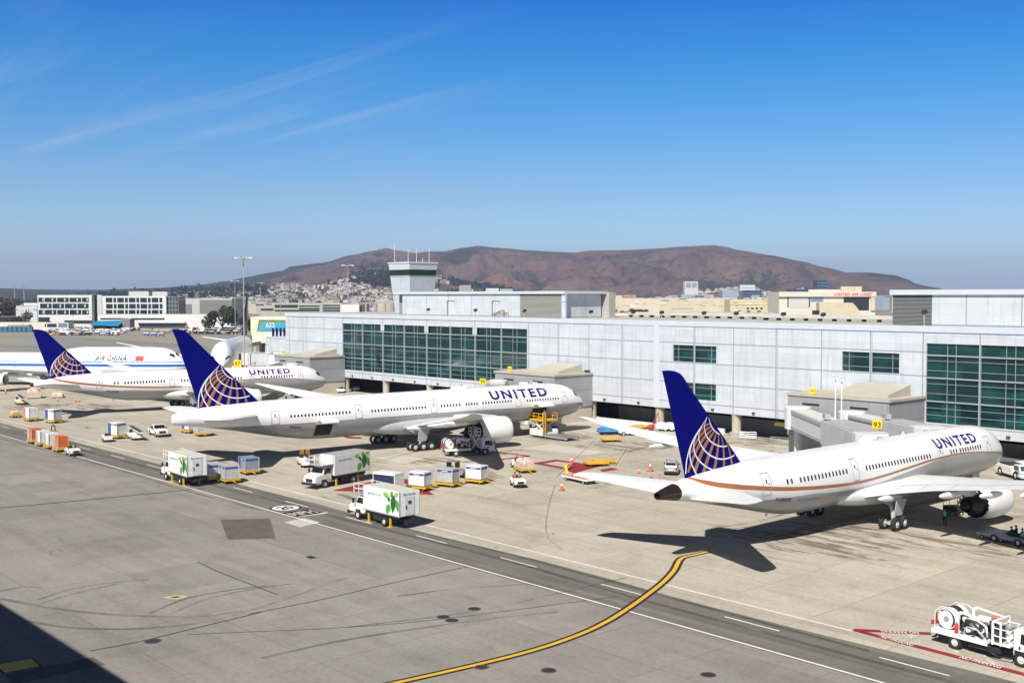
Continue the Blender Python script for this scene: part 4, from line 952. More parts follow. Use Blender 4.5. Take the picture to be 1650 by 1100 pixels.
def louvre(x0, x1, y, z0, z1, parent, n_=22, c=(.40, .40, .36), name='louvre'):
    mb = MB()
    h = (z1 - z0) / n_
    mb.box(x0, x1, y + .12, y + .2, z0, z1, 1)
    for k in range(n_): mb.prism([(y + .11, z0 + h * k + .02), (y - .06, z0 + h * k + .02), (y + .11, z0 + h * (k + .75))], 'x', x0, x1)
    return mb.build(name, [mat('louvre_' + name + str(c[0]), c, .5, var=.08), M_DARK], parent)
for x in (X0 + BAY * 1 + .3, X0 + BAY * 3 + .3, X0 + BAY * 5 + .3, X0 + BAY * 7 + .3, X0 + BAY * 9 + .3, -250.0):
    mb = MB(); mb.tube((x, FY - .08, 3.8), (x, FY - .08, 18.2), .07, seg=8); mb.build('downpipe', mat('pipe_pale', (.40, .44, .49), .5), term)
for k in range(0, 24):
    x = X0 + BAY * (k - 10) + 4.2
    if XL + 2 < x < XR: mb = MB(); mb.box(x - .25, x + .25, FY - .28, FY - .02, 4.15, 4.4); mb.build('wall_light', M_JETD0, term)
# roof-top plant rooms
mb = MB(); mb.box(-224.6, -181.3, 165, 177, 18.9, 24.0); mb.box(-181.3, -168.2, 165.25, 177, 18.9, 24.0); ph = mb.build('penthouse', M_PENT, term)
mb = MB(); mb.box(-228, -167.0, 164.6, 177.4, 24.003, 24.6); mb.build('roof_edge', mat('parapet_metal', (.52, .57, .63)), ph)
mb = MB(); mb.box(-228.0, -224.65, 166.5, 177, 18.9, 24.0); mb.build('side_room', mat('grey_cladding', (.25, .255, .27), .6), ph)
louvre(-181.25, -168.2, 165.0, 19.0, 23.9, ph, 20)
mb = MB(); mb.box(-168.17, -167.0, 164.9, 165.3, 18.9, 24.0); mb.build('corner_fin', M_PANEL, ph)
mb = MB(); mb.box(-175, -166.3, 177.45, 179.5, 18.9, 24.3); p2 = mb.build('penthouse', mat('louvre_wall', (.40, .40, .36), .6), term)
mb = MB(); mb.box(-85.9, -30, 165, 182, 18.9, 23.7); mb.box(-92.6, -85.9, 165.25, 182, 18.9, 23.7); ph2 = mb.build('penthouse', M_PENT, term)
mb = MB(); mb.box(-92.9, -29.7, 164.6, 182.3, 23.703, 24.5); mb.build('roof_edge', mat('parapet_metal', (.52, .57, .63)), ph2)
louvre(-92.6, -85.95, 165.0, 19.0, 23.6, ph2, 22, (.24, .245, .26))
# low end block
mb = MB(); mb.box(-276, -258.9, 156, 196, 0, 12.4); mb.build('end_block', M_PANEL, term)
mb = MB(); mb.box(-283, -276.02, 162, 190, 0, 8.2); mb.build('end_block', M_W0, term)
# ramp tower
tw = thing('ramp_tower', 'flared pale ramp control tower with a green glass band above the terminal roof', 'tower', (-246.9, 185, 18.9))
def frus(mb, a0, a1, z0, z1, mi=0): mb.rings([[(-a0, -a0, z0), (a0, -a0, z0), (a0, a0, z0), (-a0, a0, z0)], [(-a1, -a1, z1), (a1, -a1, z1), (a1, a1, z1), (-a1, a1, z1)]], mi)
mb = MB(); frus(mb, 3.5, 4.5, 0, 10.25); mb.build('shaft', panel_mat('tower_panel', (.52, .57, .64), bay=4.5, x0=0, z0=0, row=5., faint=.1), tw)
mb = MB(); frus(mb, 4.46, 4.58, 10.25, 11.85); mb.build('window_band', mat('tower_glass', (.003, .035, .022), .08, var=0), tw)
mb = MB(); frus(mb, 4.62, 4.8, 11.85, 13.5); mb.box(-4.95, 4.95, -4.95, 4.95, 13.503, 13.9); mb.build('tower_roof', mat('parapet_metal', (.52, .57, .63)), tw)
for x, y, h in ((-3.6, -3.6, 5.4), (.5, -2, 3.8), (1.6, 0, 3.8), (4, 2.5, 4.0), (2.4, 1.5, 1.3)):
    mb = MB(); mb.tube((x, y, 13.9), (x, y, 13.9 + h), .07, .04, 6); mb.build('antenna', WHITE(), tw)
# gate rooms built out from the pier
M_ROOM = panel_mat('room_cladding', (.335, .335, .35), bay=5.5, x0=-96.5, z0=2.8, row=3.1, seam=(.2, .2, .2), faint=.12)
M_SIGN = mat('sign_yellow', (.85, .62, .01), .45, var=.05); M_SIGNT = mat('sign_black', (.03, .025, .01), .5, var=0)
M_JET = mat('bridge_cladding', (.64, .65, .64), .45, var=.12, scale=.8); M_JETD = mat('bridge_rubber', (.035, .035, .038), .8, var=.2); M_JETG = mat('bridge_steel', (.40, .41, .43), .5, var=.15)
def ribbed():
    m, n, l, b = nt('ribbed_cladding'); tc = n.new('ShaderNodeTexCoord'); wv = n.new('ShaderNodeTexWave'); wv.inputs['Scale'].default_value = 1.3; l.new(tc.outputs['Object'], wv.inputs[0])
    nz = noise_(n, l, tc.outputs['Object'], .7, 6, .6)
    c = ramp_(n, l, wv.outputs['Fac'], [(.2, (.42, .43, .44)), (.6, (.60, .61, .62))]); l.new(mix_(n, l, 1, c, ramp_(n, l, nz, [(.3, (.85, .85, .84)), (.65, (1.03, 1.03, 1.03))]), 'MULTIPLY'), b.inputs['Base Color']); b.inputs['Roughness'].default_value = .45; return m
M_RIB = ribbed()
def gate_room(x0, x1, label, rtext):
    r = thing('gate_room', label, 'gate room', ((x0 + x1) / 2, 147, 0), 0, 'grey rooms built out from the pier'); w2 = (x1 - x0) / 2
    mb = MB(); mb.box(-w2, w2, -5, 4.96, 2.8, 8.75); mb.build('wall', M_ROOM, r)
    mb = MB(); mb.box(-w2 + .15, w2 - .15, -4.85, 4.96, 0, 2.797); mb.build('base', mat('base_concrete', (.52, .48, .39), .85, var=.15, scale=.5), r)
    mb = MB(); mb.box(-w2 - .2, w2 + .2, -5.2, 4.83, 8.753, 9.1); rf = mb.build('roof', mat('room_roof', (.44, .41, .34), .9, var=.15, scale=.3), r)
    mb = MB(); mb.rings([[(-1.5, -2.6, 9.1), (w2 - 1.5, -2.6, 9.1), (w2 - 1.5, 3.6, 9.1), (-1.5, 3.6, 9.1)], [(-1.5, -2.6, 9.5), (w2 - 1.5, -2.6, 9.5), (w2 - 1.5, 3.6, 10.7), (-1.5, 3.6, 10.7)]]); mb.build('skylight', mat('skylight_cream', (.47, .44, .37), .5, var=.1, scale=.5), rf)
    for x in (-w2 + 4.0, w2 - 4.6):
        mb = MB(); mb.box(x - 1.4, x + 1.4, -5.12, -5.005, 7.55, 7.75); mb.build('slot', M_BLACK, r)
    mb = MB(); mb.tube((-w2 + 4.3, -5.0, 8.9), (-w2 + 4.3, -5.0, 9.15), .08)
    mb.box(-w2 + 3.8, -w2 + 4.8, -5.1, -4.9, 9.15, 10.1); sg = mb.build('gate_sign', M_SIGN, r, bevel=.08)
    sign_text(rtext, .76, .42, 'sign_letters', mat('sign_red', (.65, .13, .01), .5, var=0), sg, (-w2 + 3.92, -5.1, 9.42), (1, 0, 0), (0, 0, 1), .02, off=.01)
    return r
gate_room(-96.5, -80.0, 'grey gate room with tan roof between the nearest airliner and the terminal', 'A93')
gate_room(-163.2, -146.6, 'grey gate room with tan roof at the nose of the middle airliner', 'A95')
gate_room(-247.2, -230.6, 'grey gate room with tan roof at the nose of the farthest blue-tailed airliner', 'A97')
def jet_bridge(rot, cab, zf, label, lamp=False, h=2.9, txt=None):
    rot, cab = Vector(rot), Vector(cab); d = cab - rot; L = d.length; a = math.atan2(d.y, d.x)
    j = thing('jet_bridge', label, 'jet bridge', (rot.x, rot.y, 0), a, 'passenger boarding bridges')
    mb = MB(); mb.lathe([(zf - .1, .02), (zf - .1, 1.9), (zf + h + .1, 1.9), (zf + h + .25, 1.7), (zf + h + .3, .02)], (0, 0, 0), (0, 0, 1), 20); mb.lathe([(0, .02), (0, .9), (.4, .9), (.4, .55), (zf - .1, .55)], (0, 0, 0), (0, 0, 1), 14); mb.build('rotunda', M_JET, j, True, auto=40)
    m1 = L * .52
    mb = MB(); mb.box(1.6, m1, -1.45, 1.45, zf, zf + h); t1 = mb.build('tunnel', M_JET, j, bevel=.06)
    mb = MB(); mb.box(1.9, m1 - .2, -1.60, -1.453, zf + h * .05, zf + h * .18); mb.box(1.9, m1 - .2, -1.60, -1.453, zf + h * .82, zf + h * .95); mb.build('rail', M_JETG, t1)
    mb = MB(); mb.box(m1, L - 2.6, -1.7, 1.7, zf - .15, zf + h + .2); t2 = mb.build('tunnel', M_RIB, j, bevel=.06)
    mb = MB(); mb.box(m1 + .3, L - 2.8, -1.5, 1.5, zf + h + .2, zf + h + .3); mb.build('roof_walk', M_JETG, t2)
    mb = MB(); mb.prism([(L - 2.6, -1.9), (L - .9, -2.0), (L + .3, -1.5), (L + .3, 1.5), (L - .9, 2.0), (L - 2.6, 1.9)], 'z', zf - .2, zf + h + .35); cb_ = mb.build('cab', M_JET, j, bevel=.08)
    mb = MB(); mb.box(L - 2.2, L - 1.1, -2.03, -1.97, zf + 1.1, zf + 2.1); mb.build('window', M_GLASS, cb_)
    mb = MB()
    for k in range(5): mb.box(L + .3 + k * .22, L + .46 + k * .22, -1.5, 1.5, zf + .05, zf + h + .05)
    mb.build('bellows', M_JETD, cb_)
    mb = MB()
    for s in (-1, 1): mb.tube((L - 4.2, s * 1.15, 1.0), (L - 4.2, s * 1.15, zf - .15), .18)
    mb.box(L - 4.8, L - 3.6, -1.5, 1.5, .75, 1.1)
    for s in (-1, 1): mb.box(L - 4.5, L - 3.9, s * 1.15 - .25, s * 1.15 + .25, zf * .5, zf - .155)
    dc = mb.build('drive_column', M_JETG, j)
    for s in (-1, 1): wheel(dc, (L - 4.2, s * 1.2, .5), .5, .4, (0, s, 0))
    mb = MB()
    for k in range(12): mb.box(L - 5.6 - .28 * k, L - 5.3 - .28 * k, -2.9, -2.0, zf - .1 - k * .36, zf - .04 - k * .36)
    for y in (-2.92, -1.98): mb.tube((L - 5.3, y, zf + .9), (L - 8.7, y, .95), .04); mb.tube((L - 5.3, y, zf), (L - 8.7, y, .05), .05)
    mb.build('stair', M_JETG, j)
    if lamp:
        for x in (L * .42, L * .50):
            mb = MB(); mb.tube((x, 1.2, zf + h), (x, 1.2, zf + h + 5.6), .09, .06); mb.tube((x, 1.2, zf + h + 5.6), (x + .5, .7, zf + h + 5.9), .05); mb.box(x + .3, x + .9, .5, .9, zf + h + 5.8, zf + h + 5.95); mb.build('lamp_post', WHITE(), j)
    mb = MB(); mb.tube((m1 + 1, -1.3, zf + h + .2), (m1 + 1, -1.3, zf + h + .8), .06); mb.box(m1 + .4, m1 + 1.6, -1.6, -.9, zf + h + .5, zf + h + 1.1); mb.build('air_unit', M_JETG, j)
    return j
def gate_sign(num, p, s, label, rz=0.):
    g = thing('gate_sign', label, 'gate sign', p, rz, 'yellow gate number signs')
    mb = MB(); mb.box(-s / 2, s / 2, -.12, .12, .0, s * .95); mb.build('board', M_SIGN, g, bevel=.05)
    sign_text(num, s * .74, s * .58, 'digits', M_SIGNT, g, (-s * .37, -.12, s * .18), (1, 0, 0), (0, 0, 1), .015, off=.012)
    mb = MB(); mb.tube((-s * .3, .2, -1.2), (-s * .3, .2, .1), .05); mb.tube((s * .3, .2, -1.2), (s * .3, .2, .1), .05); mb.build('post', M_JETG, g)
jet_bridge((-93.0, 139.5, 0), (-67.6, 117.0, 0), 4.3, 'longer boarding bridge with a ribbed tunnel and two lamp posts, left of the 93 sign', True)
jet_bridge((-84.2, 139.5, 0), (-66.6, 128.6, 0), 4.3, 'shorter boarding bridge to the front door of the nearest airliner', False)
jet_bridge((-159.5, 139.5, 0), (-142.8, 123.8, 0), 4.5, 'boarding bridge mostly hidden behind the middle airliner, left of the 95 room', False)
jet_bridge((-151.0, 139.5, 0), (-141.7, 134.4, 0), 4.5, 'short boarding bridge behind the nose of the middle airliner', False)
jet_bridge((-243.5, 139.5, 0), (-221.0, 120.0, 0), 4.3, 'boarding bridge behind the titles of the farthest blue-tailed airliner', True)
jet_bridge((-235.0, 139.5, 0), (-220.0, 130.6, 0), 4.3, 'dark-ended boarding bridge above the nose of the farthest blue-tailed airliner', False)
q = yp(1413, 691, 129.5); gate_sign('93', q, 1.2, 'yellow gate sign numbered 93 in front of the boarding bridges', rad(38))
q = yp(778, 619, 141); gate_sign('95', q, 1.2, 'yellow gate sign numbered 95 above the middle airliner', rad(38))
q = yp(383, 592, 150); gate_sign('97', q, 2.2, 'yellow gate sign numbered 97 at the left end of the pier', rad(38))
# a second bridge by the double-decker and its plain box
jet_bridge((-261, 158, 0), (-281, 152.5, 0), 4.6, 'boarding bridge at the nose of the double-deck airliner', False)
t = thing('service_annex', 'plain white service block between the 97 sign and the pier end', 'building', (-289, 164.5, 0)); mb = MB(); mb.box(-7.5, 8, -3.5, 3.5, 0, 7.0); mb.build('wall', M_W0, t)
mb = MB(); mb.box(-7.6, 8.1, -3.6, 3.6, 7.003, 7.3); mb.build('roof', M_ROOF, t)
for x in (-5, -1, 3): mb = MB(); mb.box(x, x + 2.2, -3.55, -3.502, .1, 3.2); mb.build('door', M_JETG, t)
for x, h_ in ((-6, 1.6), (-2.5, 2.6), (1.0, 1.2), (5.5, 2.2)): mb = MB(); mb.box(x, x + 1.5, -2, 0, 7.3, 7.3 + h_); mb.build('roof_unit', M_JETG if h_ < 2 else M_JETD, t)
# blue wall with number at the end of the pier
NB = thing('sign_wall', 'cream building end with a turquoise panel numbered 632 framed in olive', 'building', (0, 0, 0))
A = dp(404, 545, 372); B = dp(463, 545, 372); d_ = (B - A).normalized(); nq = Vector((d_.y, -d_.x, 0)); wL = (B - A).length
def sw(u, v, o=0): return A + d_ * u - Vector((0, 0, 0)) + nq * o + Vector((0, 0, v - A.z))
Z = lambda py: CH - (py - HY) * 372 / F
mb = MB(); q = [sw(0, 0, 0), sw(wL, 0, 0), sw(wL, 0, -14), sw(0, 0, -14)]; t_ = [p + Vector((0, 0, Z(510.5))) for p in q]; mb.rings([q, t_]); mb.build('wall', mat('cream_render', (.72, .66, .52), .8, var=.08, scale=.2), NB)
k_ = wL / 59.
mb = MB(); mb.face([sw(10 * k_, Z(534), .05), sw(wL - .3, Z(534), .05), sw(wL - .3, Z(515.5), .05), sw(13.5 * k_, Z(515), .05)]); mb.face([sw(12.5 * k_, Z(533.5), .09), sw(wL - .35, Z(533.5), .09), sw(wL - .35, Z(518.5), .09), sw(15.5 * k_, Z(518.2), .09)], 1)
mb.build('panel', [mat('olive_trim', (.20, .17, .01), .6), mat('turquoise_panel', (.06, .36, .52), .5, var=.2, scale=.3)], NB)
sign_text('632', 14 * k_, Z(519.5) - Z(527.5), 'digits', mat('digit_cream', (.75, .72, .55), .6, var=0), NB, sw(25 * k_, Z(527.5), .12), d_, (0, 0, 1), .02, off=.05)
mb = MB()
for i in range(4): mb.box(0, 0, 0, 0, 0, 0) if 0 else mb.rings([[sw((35 + 6 * i) * k_, Z(542), .15), sw((37.2 + 6 * i) * k_, Z(542), .15), sw((37.2 + 6 * i) * k_, Z(542), .6), sw((35 + 6 * i) * k_, Z(542), .6)], [sw((35 + 6 * i) * k_, Z(528), .15), sw((37.2 + 6 * i) * k_, Z(528), .15), sw((37.2 + 6 * i) * k_, Z(528), .6), sw((35 + 6 * i) * k_, Z(528), .6)]])
mb.build('fin_columns', M_NAVY, NB)
# roof clutter on the pier
M_DUCT = mat('duct_galv', (.55, .54, .50), .5, metal=.1, var=.15)
for x0, x1, y, h, lab in ((-168, -128, 186, 1.2, 'long pale roof duct just right of the rooftop plant room'), (-128, -93, 180, 1.2, 'long pale roof duct left of the louvred plant room')):
    t = thing('roof_duct', lab, 'duct', ((x0 + x1) / 2, y, 18.9), 0, 'ducts along the pier roof'); w2 = (x1 - x0) / 2
    mb = MB(); mb.box(-w2, w2, -.6, .6, .45, .45 + h * .6); mb.build('duct', M_DUCT, t, bevel=.05)
    for k in range(int(w2 // 3) * 2 + 1):
        mb = MB(); x = -w2 + .5 + k * 3; mb.box(x - .1, x + .1, -.65, .65, 0, .447); mb.build('support', M_DARK, t)
for i, (px, py, y) in enumerate(((690, 506, 157), (766, 508, 157), (845, 512, 157), (952, 512, 157), (1020, 518, 160), (1066, 518, 160), (1134, 520, 160), (1186, 520, 160), (1262, 522, 160), (1326, 522, 160), (1489, 528, 154.5))):
    q = yp(px, py, y); q.z = 18.9
    t = thing('floodlight', ['small grey floodlight at the foot of the white plant-room wall', 'grey floodlight on the roof edge'][i > 3] + ' near photo column %s' % 'abcdefghijk'[i] if 0 else ('small dark floodlight on the pier roof before the plant-room wall' if i < 2 else 'small dark floodlight in front of the beige louvres' if i < 3 else 'small dark floodlight before the shaded plant-room end' if i < 4 else 'floodlight on a short post before the grey louvres at right' if i == 10 else 'small dark floodlight among the ducts of the open pier roof'), 'floodlight', q, 0, 'floodlights on the pier roof')
    mb = MB(); mb.tube((0, 0, 0), (0, 0, 1.3 if i < 10 else 2.0), .07); mb.build('post', M_JETG, t)
    mb = MB(); zt = 1.3 if i < 10 else 2.0; mb.prism([(-.25, zt), (.35, zt + .1), (.25, zt + .6), (-.2, zt + .45)], 'x', -.35, .35); mb.build('lamp_head', M_DARK, t)
for x0, lab in ((-198, 'left of two goose-neck davits on the pier roof'), (-182.5, 'right of two goose-neck davits on the pier roof')):
    t = thing('roof_davit', lab, 'davit', (x0, 158, 18.9), 0, 'davits on the pier roof')
    mb = MB(); mb.path([(0, 0, 0), (0, 0, 3.6), (2.6, 0, 3.5)], .10); mb.tube((.0, 0, 2.9), (.6, 0, 3.55), .05); mb.tube((2.4, 0, 3.5), (2.4, 0, 3.0), .04); mb.build('frame', mat('davit_grey', (.14, .14, .14), .6), t)
t = thing('roof_pipework', 'tangle of pale pipes and a safety rail on the pier roof', 'pipework', (-190, 159, 18.9))
mb = MB()
for z in (.55, 1.1): mb.tube((-6, 0, z), (7, 0, z), .05)
for k in range(8): mb.tube((-6 + k * 1.85, 0, 0), (-6 + k * 1.85, 0, 1.1), .04)
mb.build('railing', M_DUCT, t)
mb = MB()
for k in range(7): mb.path([(5.5 + k * .7, .6, 0), (5.5 + k * .7, .6, .6 + .25 * (k % 4)), (6.4 + k * .7, .9, .6 + .25 * (k % 4)), (6.4 + k * .7, .9, 0)], .14)
mb.lathe([(0, .5), (1.6, .5), (1.8, .1)], (9.4, .2, 0), (0, 0, 1), 10); mb.build('pipes', mat('pipe_grey', (.34, .33, .31), .6), t)
for x, z, lab in ((-147.4, 9.0, 'dark loudspeaker horn on the blank panels right of the middle gate room'), (-216, 9.2, 'dark lamp on the teal glass of the terminal')):
    t = thing('wall_lamp', lab, 'wall lamp', (x, FY, z))
    mb = MB(); mb.box(-.12, .12, -.35, 0, -.1, .1); mb.build('bracket', M_JETG, t); mb = MB(); mb.box(-.45, .45, -.95, -.35, -.2, .55); mb.prism([(-.95, -.2), (-.4, -.2), (-.6, -.9)], 'x', -.2, .2); mb.build('head', M_DARK, t)
# off to the lower left: the building whose roof shades the corner of the apron
OB = thing('shading_canopy', 'elevated concrete roof deck out of frame at left casting the corner shadow', 'roof deck', (-190, -12, 0))
mb = MB(); mb.box(-140, 150, 9.2, 16.8, 23.9, 25.1); mb.build('roof', mat('plain_concrete', (.4, .39, .36), .9), OB)
for k in range(8): mb = MB(); mb.box(-136 + k * 40, -134.5 + k * 40, 10, 11.5, 0, 23.897); mb.build('column', mat('plain_concrete', (.4, .39, .36)), OB)
# ------------------------------------------------------------------ ramp vehicles and gear (local: x forward, y left)
M_W = mat('vehicle_white', (.76, .76, .74), .35, var=.12, scale=1.1); M_YELP = mat('ramp_yellow', (.70, .40, .015), .5, var=.25, scale=2); M_ORP = mat('cart_orange', (.66, .15, .02), .5, var=.2, scale=2)
M_BLUEP = mat('container_blue', (.03, .07, .30), .5, var=.15, scale=2); M_ALUC = mat('container_aluminium', (.50, .50, .50), .4, metal=.15, var=.25, scale=2.5); M_ORNG = mat('cone_orange', (.75, .13, .02), .55, var=.1); M_REDP = mat('signal_red', (.55, .03, .02), .45, var=.1)
M_CHAS = mat('chassis_black', (.022, .022, .024), .7, var=.3, scale=2); M_SILV = mat('silver_paint', (.46, .48, .50), .28, metal=.4, var=.05); M_LAMP = mat('lamp_clear', (.75, .75, .72), .15, var=0); M_TAIL = mat('lamp_red', (.5, .01, .01), .2, var=0)
M_GREYD = mat('tug_grey', (.22, .25, .30), .45, var=.2); M_NAVYC = mat('curtain_navy', (.012, .022, .07), .7, var=.25, scale=3); M_NET = mat('wrapped_cargo', (.62, .46, .38), .7, var=.5, scale=3); M_BLTARP = mat('tarp_blue', (.03, .26, .60), .5, var=.3, scale=1.5)
M_RUBB = mat('belt_rubber', (.03, .03, .03), .8, var=.2); M_WRED = mat('barrier_red', (.62, .06, .03), .5, var=.1)
def vwheel(p, x, y, r=.42, w_=.28): return wheel(p, (x, y, r), r, w_, (0, 1 if y > 0 else -1, 0))
def leafs(parent, o, u, v, s, lo_=-2., tag_='leaf_graphic'):
    "painted green leaves on a truck side: origin, right dir, up dir, size"
    n_ = Vector(u).cross(Vector(v)); u, v, o = Vector(u), Vector(v), Vector(o)
    mb = MB()
    for i, (cx_, cy_, L, W, a, mi) in enumerate(((-.10, .80, .46, .26, 168, 1), (.10, .76, .36, .22, 78, 0), (-.02, .46, .55, .34, -118, 0), (.30, .92, .86, .40, -98, 2), (.50, .74, .58, .26, -80, 0), (.36, .86, .34, .22, 40, 1), (.0, .58, .30, .18, 130, 2))):
        pts = []
        for k in range(14):
            t = k / 14 * 2; f = t if t <= 1 else 2 - t; h = math.sin(PI * f ** .8) * W * .5 * (1 if t <= 1 else -1)
            q = Vector((math.cos(rad(a)), math.sin(rad(a)))); p_ = Vector((-q.y, q.x)); c = Vector((cx_, cy_)) + q * (f * L) + p_ * h
            pts.append(o + u * max(lo_, min(c.x * s, 1.48)) + v * max(.06, min(c.y * s, 2.36)) + n_ * (.012 + .003 * i))
        mb.face(pts, mi)
    return mb.build(tag_, [mat('leaf_green', (.07, .36, .03), .5, var=.3, scale=2), mat('leaf_bright', (.22, .55, .04), .5, var=.3, scale=2), mat('leaf_dark', (.015, .13, .025), .5, var=.3, scale=2)], parent)
def catering_truck(label, loc, rz, rear=True, dark_roof=False):
    t = thing('catering_truck', label, 'catering truck', loc, rz, 'white catering trucks with leaf graphics')
    mb = MB(); mb.box(-4.4, 3.6, -.45, .45, .62, .98); mb.box(-3.9, 1.4, -1.1, 1.1, .99, 1.3); mb.box(-1.2, .4, -1.05, -.5, .45, .95); mb.box(-1.2, .4, .5, 1.05, .45, .95)
    for s in (-1, 1): mb.rings([[(-3.2, s * .75, .98), (-3.0, s * .75, .98), (-3.0, s * .9, .98), (-3.2, s * .9, .98)], [(.6, s * .75, 1.32), (.8, s * .75, 1.32), (.8, s * .9, 1.32), (.6, s * .9, 1.32)]])
    ch = mb.build('chassis', M_CHAS, t)
    for s in (-1, 1):
        mb = MB(); mb.box(-2.72, -2.54, s * 1.0 - .08, s * 1.0 + .08, .05, 1.0); mb.box(-2.9, -2.3, s * 1.0 - .2, s * 1.0 + .2, 0, .06); mb.build('stabiliser', M_YELP, ch)
        mb = MB(); mb.box(1.06, 1.24, s * 1.0 - .08, s * 1.0 + .08, .05, 1.0); mb.box(.85, 1.45, s * 1.0 - .2, s * 1.0 + .2, 0, .06); mb.build('stabiliser', M_YELP, ch)
    for x in (-1.7, 3.1):
        for s in (-1, 1): vwheel(t, x, s * .98, .48, .34 if x > 0 else .5)
    mb = MB(); mb.box(-4.5, 1.75, -1.28, 1.28, 1.34, 3.85); bx = mb.build('cargo_body', M_W, t, bevel=.05)
    mb = MB(); mb.box(-4.42, 1.67, -1.2, 1.2, 3.853, 3.88); mb.build('body_roof', mat('truck_roof', (.36, .35, .33), .6) if dark_roof else mat('truck_roof_tan', (.58, .56, .48), .6), bx)
    mb = MB()
    for x0, x1, y0, y1, z0, z1 in ((-4.52, 1.77, -1.3, -1.22, 1.3, 1.42), (-4.52, 1.77, 1.22, 1.3, 1.3, 1.42), (-4.54, -4.46, -1.3, -1.2, 1.43, 3.86), (-4.54, -4.46, 1.2, 1.3, 1.43, 3.86)): mb.box(x0, x1, y0, y1, z0, z1)
    mb.build('body_edge', M_SILV, bx)
    mb = MB(); mb.box(-4.56, -4.5, -.62, .62, 1.45, 3.35); dr = mb.build('rear_door', mat('door_silver', (.60, .60, .62), .4, var=.1), bx, bevel=.02)
    mb = MB(); mb.box(-4.6, -4.56, -.18, .18, 2.6, 2.9); mb.build('window', M_GLASS, dr)
    mb = MB(); mb.box(-4.62, -4.565, .42, .5, 2.1, 2.5); mb.build('handle', M_CHAS, dr)
    sign_text('Gate Gourmet', 1.5, .22, 'lettering', M_BLUEP, bx, (-4.5, .75, 3.45), (0, -1, 0), (0, 0, 1), .01, off=.03)
    for s, u, o in ((1, (-1, 0, 0), (-2.95, 1.28, 1.42)), (-1, (1, 0, 0), (-4.0, -1.28, 1.42))):
        leafs(bx, o, u, (0, 0, 1), 2.25, -2. if s > 0 else -.42)
        lo = (.9, 1.28, 2.95) if s > 0 else (-1.5, -1.28, 2.95)
        sign_text('gate', .75, .34, 'lettering', mat('leaf_green', (.07, .36, .03)), bx, lo, u, (0, 0, 1), .01, off=.012)
        lo2 = Vector(lo) + Vector(u) * .8; sign_text('gourmet', 1.5, .34, 'lettering', mat('letter_grey', (.30, .30, .30), .5, var=0), bx, lo2, u, (0, 0, 1), .005, off=.012)
    mb = MB(); mb.prism([(1.95, .75), (1.95, 2.5), (3.1, 2.5), (3.5, 1.75), (4.55, 1.58), (4.75, 1.3), (4.75, .7), (3.65, .7), (3.6, 1.02), (2.7, 1.02), (2.6, .7)], 'y', -1.05, 1.05); cb_ = mb.build('cab', M_W, t, bevel=.07)
    mb = MB(); mb.face([(3.16, -.9, 2.42), (3.5, -.92, 1.82), (3.5, .92, 1.82), (3.16, .9, 2.42)]); o = mb.build('windscreen', M_GLASS, cb_); o.location = (.035, 0, .02)
    for s in (-1, 1):
        mb = MB(); mb.prism([(2.15, 1.78), (2.15, 2.38), (2.95, 2.38), (3.3, 1.78)], 'y', s * 1.055, s * 1.07); mb.build('side_window', M_GLASS, cb_)
        mb = MB(); mb.box(4.69, 4.77, s * .78 - .14, s * .78 + .14, 1.0, 1.2); mb.build('headlight', M_LAMP, cb_)
        mb = MB(); mb.tube((3.3, s * 1.05, 1.9), (3.45, s * 1.4, 1.95), .03); mb.box(3.38, 3.5, s * 1.4 - .1, s * 1.4 + .1, 1.75, 2.25); mb.build('mirror', M_CHAS, cb_)
    mb = MB(); mb.box(4.76, 4.98, -1.12, 1.12, .48, .78); mb.build('bumper', M_CHAS, cb_); mb = MB(); mb.box(4.755, 4.79, -.55, .55, .85, 1.25); mb.build('grille', M_CHAS, cb_)
    mb = MB(); mb.box(1.8, 3.7, -1.2, 1.2, 2.72, 2.82); pf = mb.build('front_platform', M_SILV, t)
    mb = MB()
    for z in (3.3, 3.85):
        for s in (-1, 1): mb.tube((1.85, s * 1.15, z), (3.65, s * 1.15, z), .03)
    for x in (1.85, 2.75, 3.65):
        for s in (-1, 1): mb.tube((x, s * 1.15, 2.82), (x, s * 1.15, 3.87), .035)
    mb.build('railing', M_WLINE, pf)
    return t
def by_wheels(front, rear, dx, side_y):
    "place a vehicle from the ground pixels of two wheels on one side: returns loc, rz (front wheel at x=dx[0], rear at dx[1], both at y=side_y)"
    Fp, Rp = gp(*front), gp(*rear); d = (Fp - Rp); rz = math.atan2(d.y, d.x); mid = (Fp + Rp) / 2
    off = Matrix.Rotation(rz, 3, 'Z') @ Vector(((dx[0] + dx[1]) / 2, side_y, 0)); return mid - off, rz
l_, r_ = by_wheels((567, 834), (629, 850), (3.1, -1.7), 1.1); catering_truck('white catering truck with leaf graphics in the service road, nearest of the three', l_, r_)
l_, r_ = by_wheels((516, 787.5), (577, 776), (3.1, -1.7), 1.1); catering_truck('white catering truck facing the camera behind the nearest truck, leaves at its far end', l_, r_, dark_roof=True)
l_, r_ = by_wheels((262, 772.5), (290, 781), (3.1, -1.7), 1.1); l_ = gp(290, 781) - Matrix.Rotation(rad(176), 3, 'Z') @ Vector((-1.7, 1.1, 0)); catering_truck('white catering truck on the service road at left, rear door to the right', l_, rad(176))

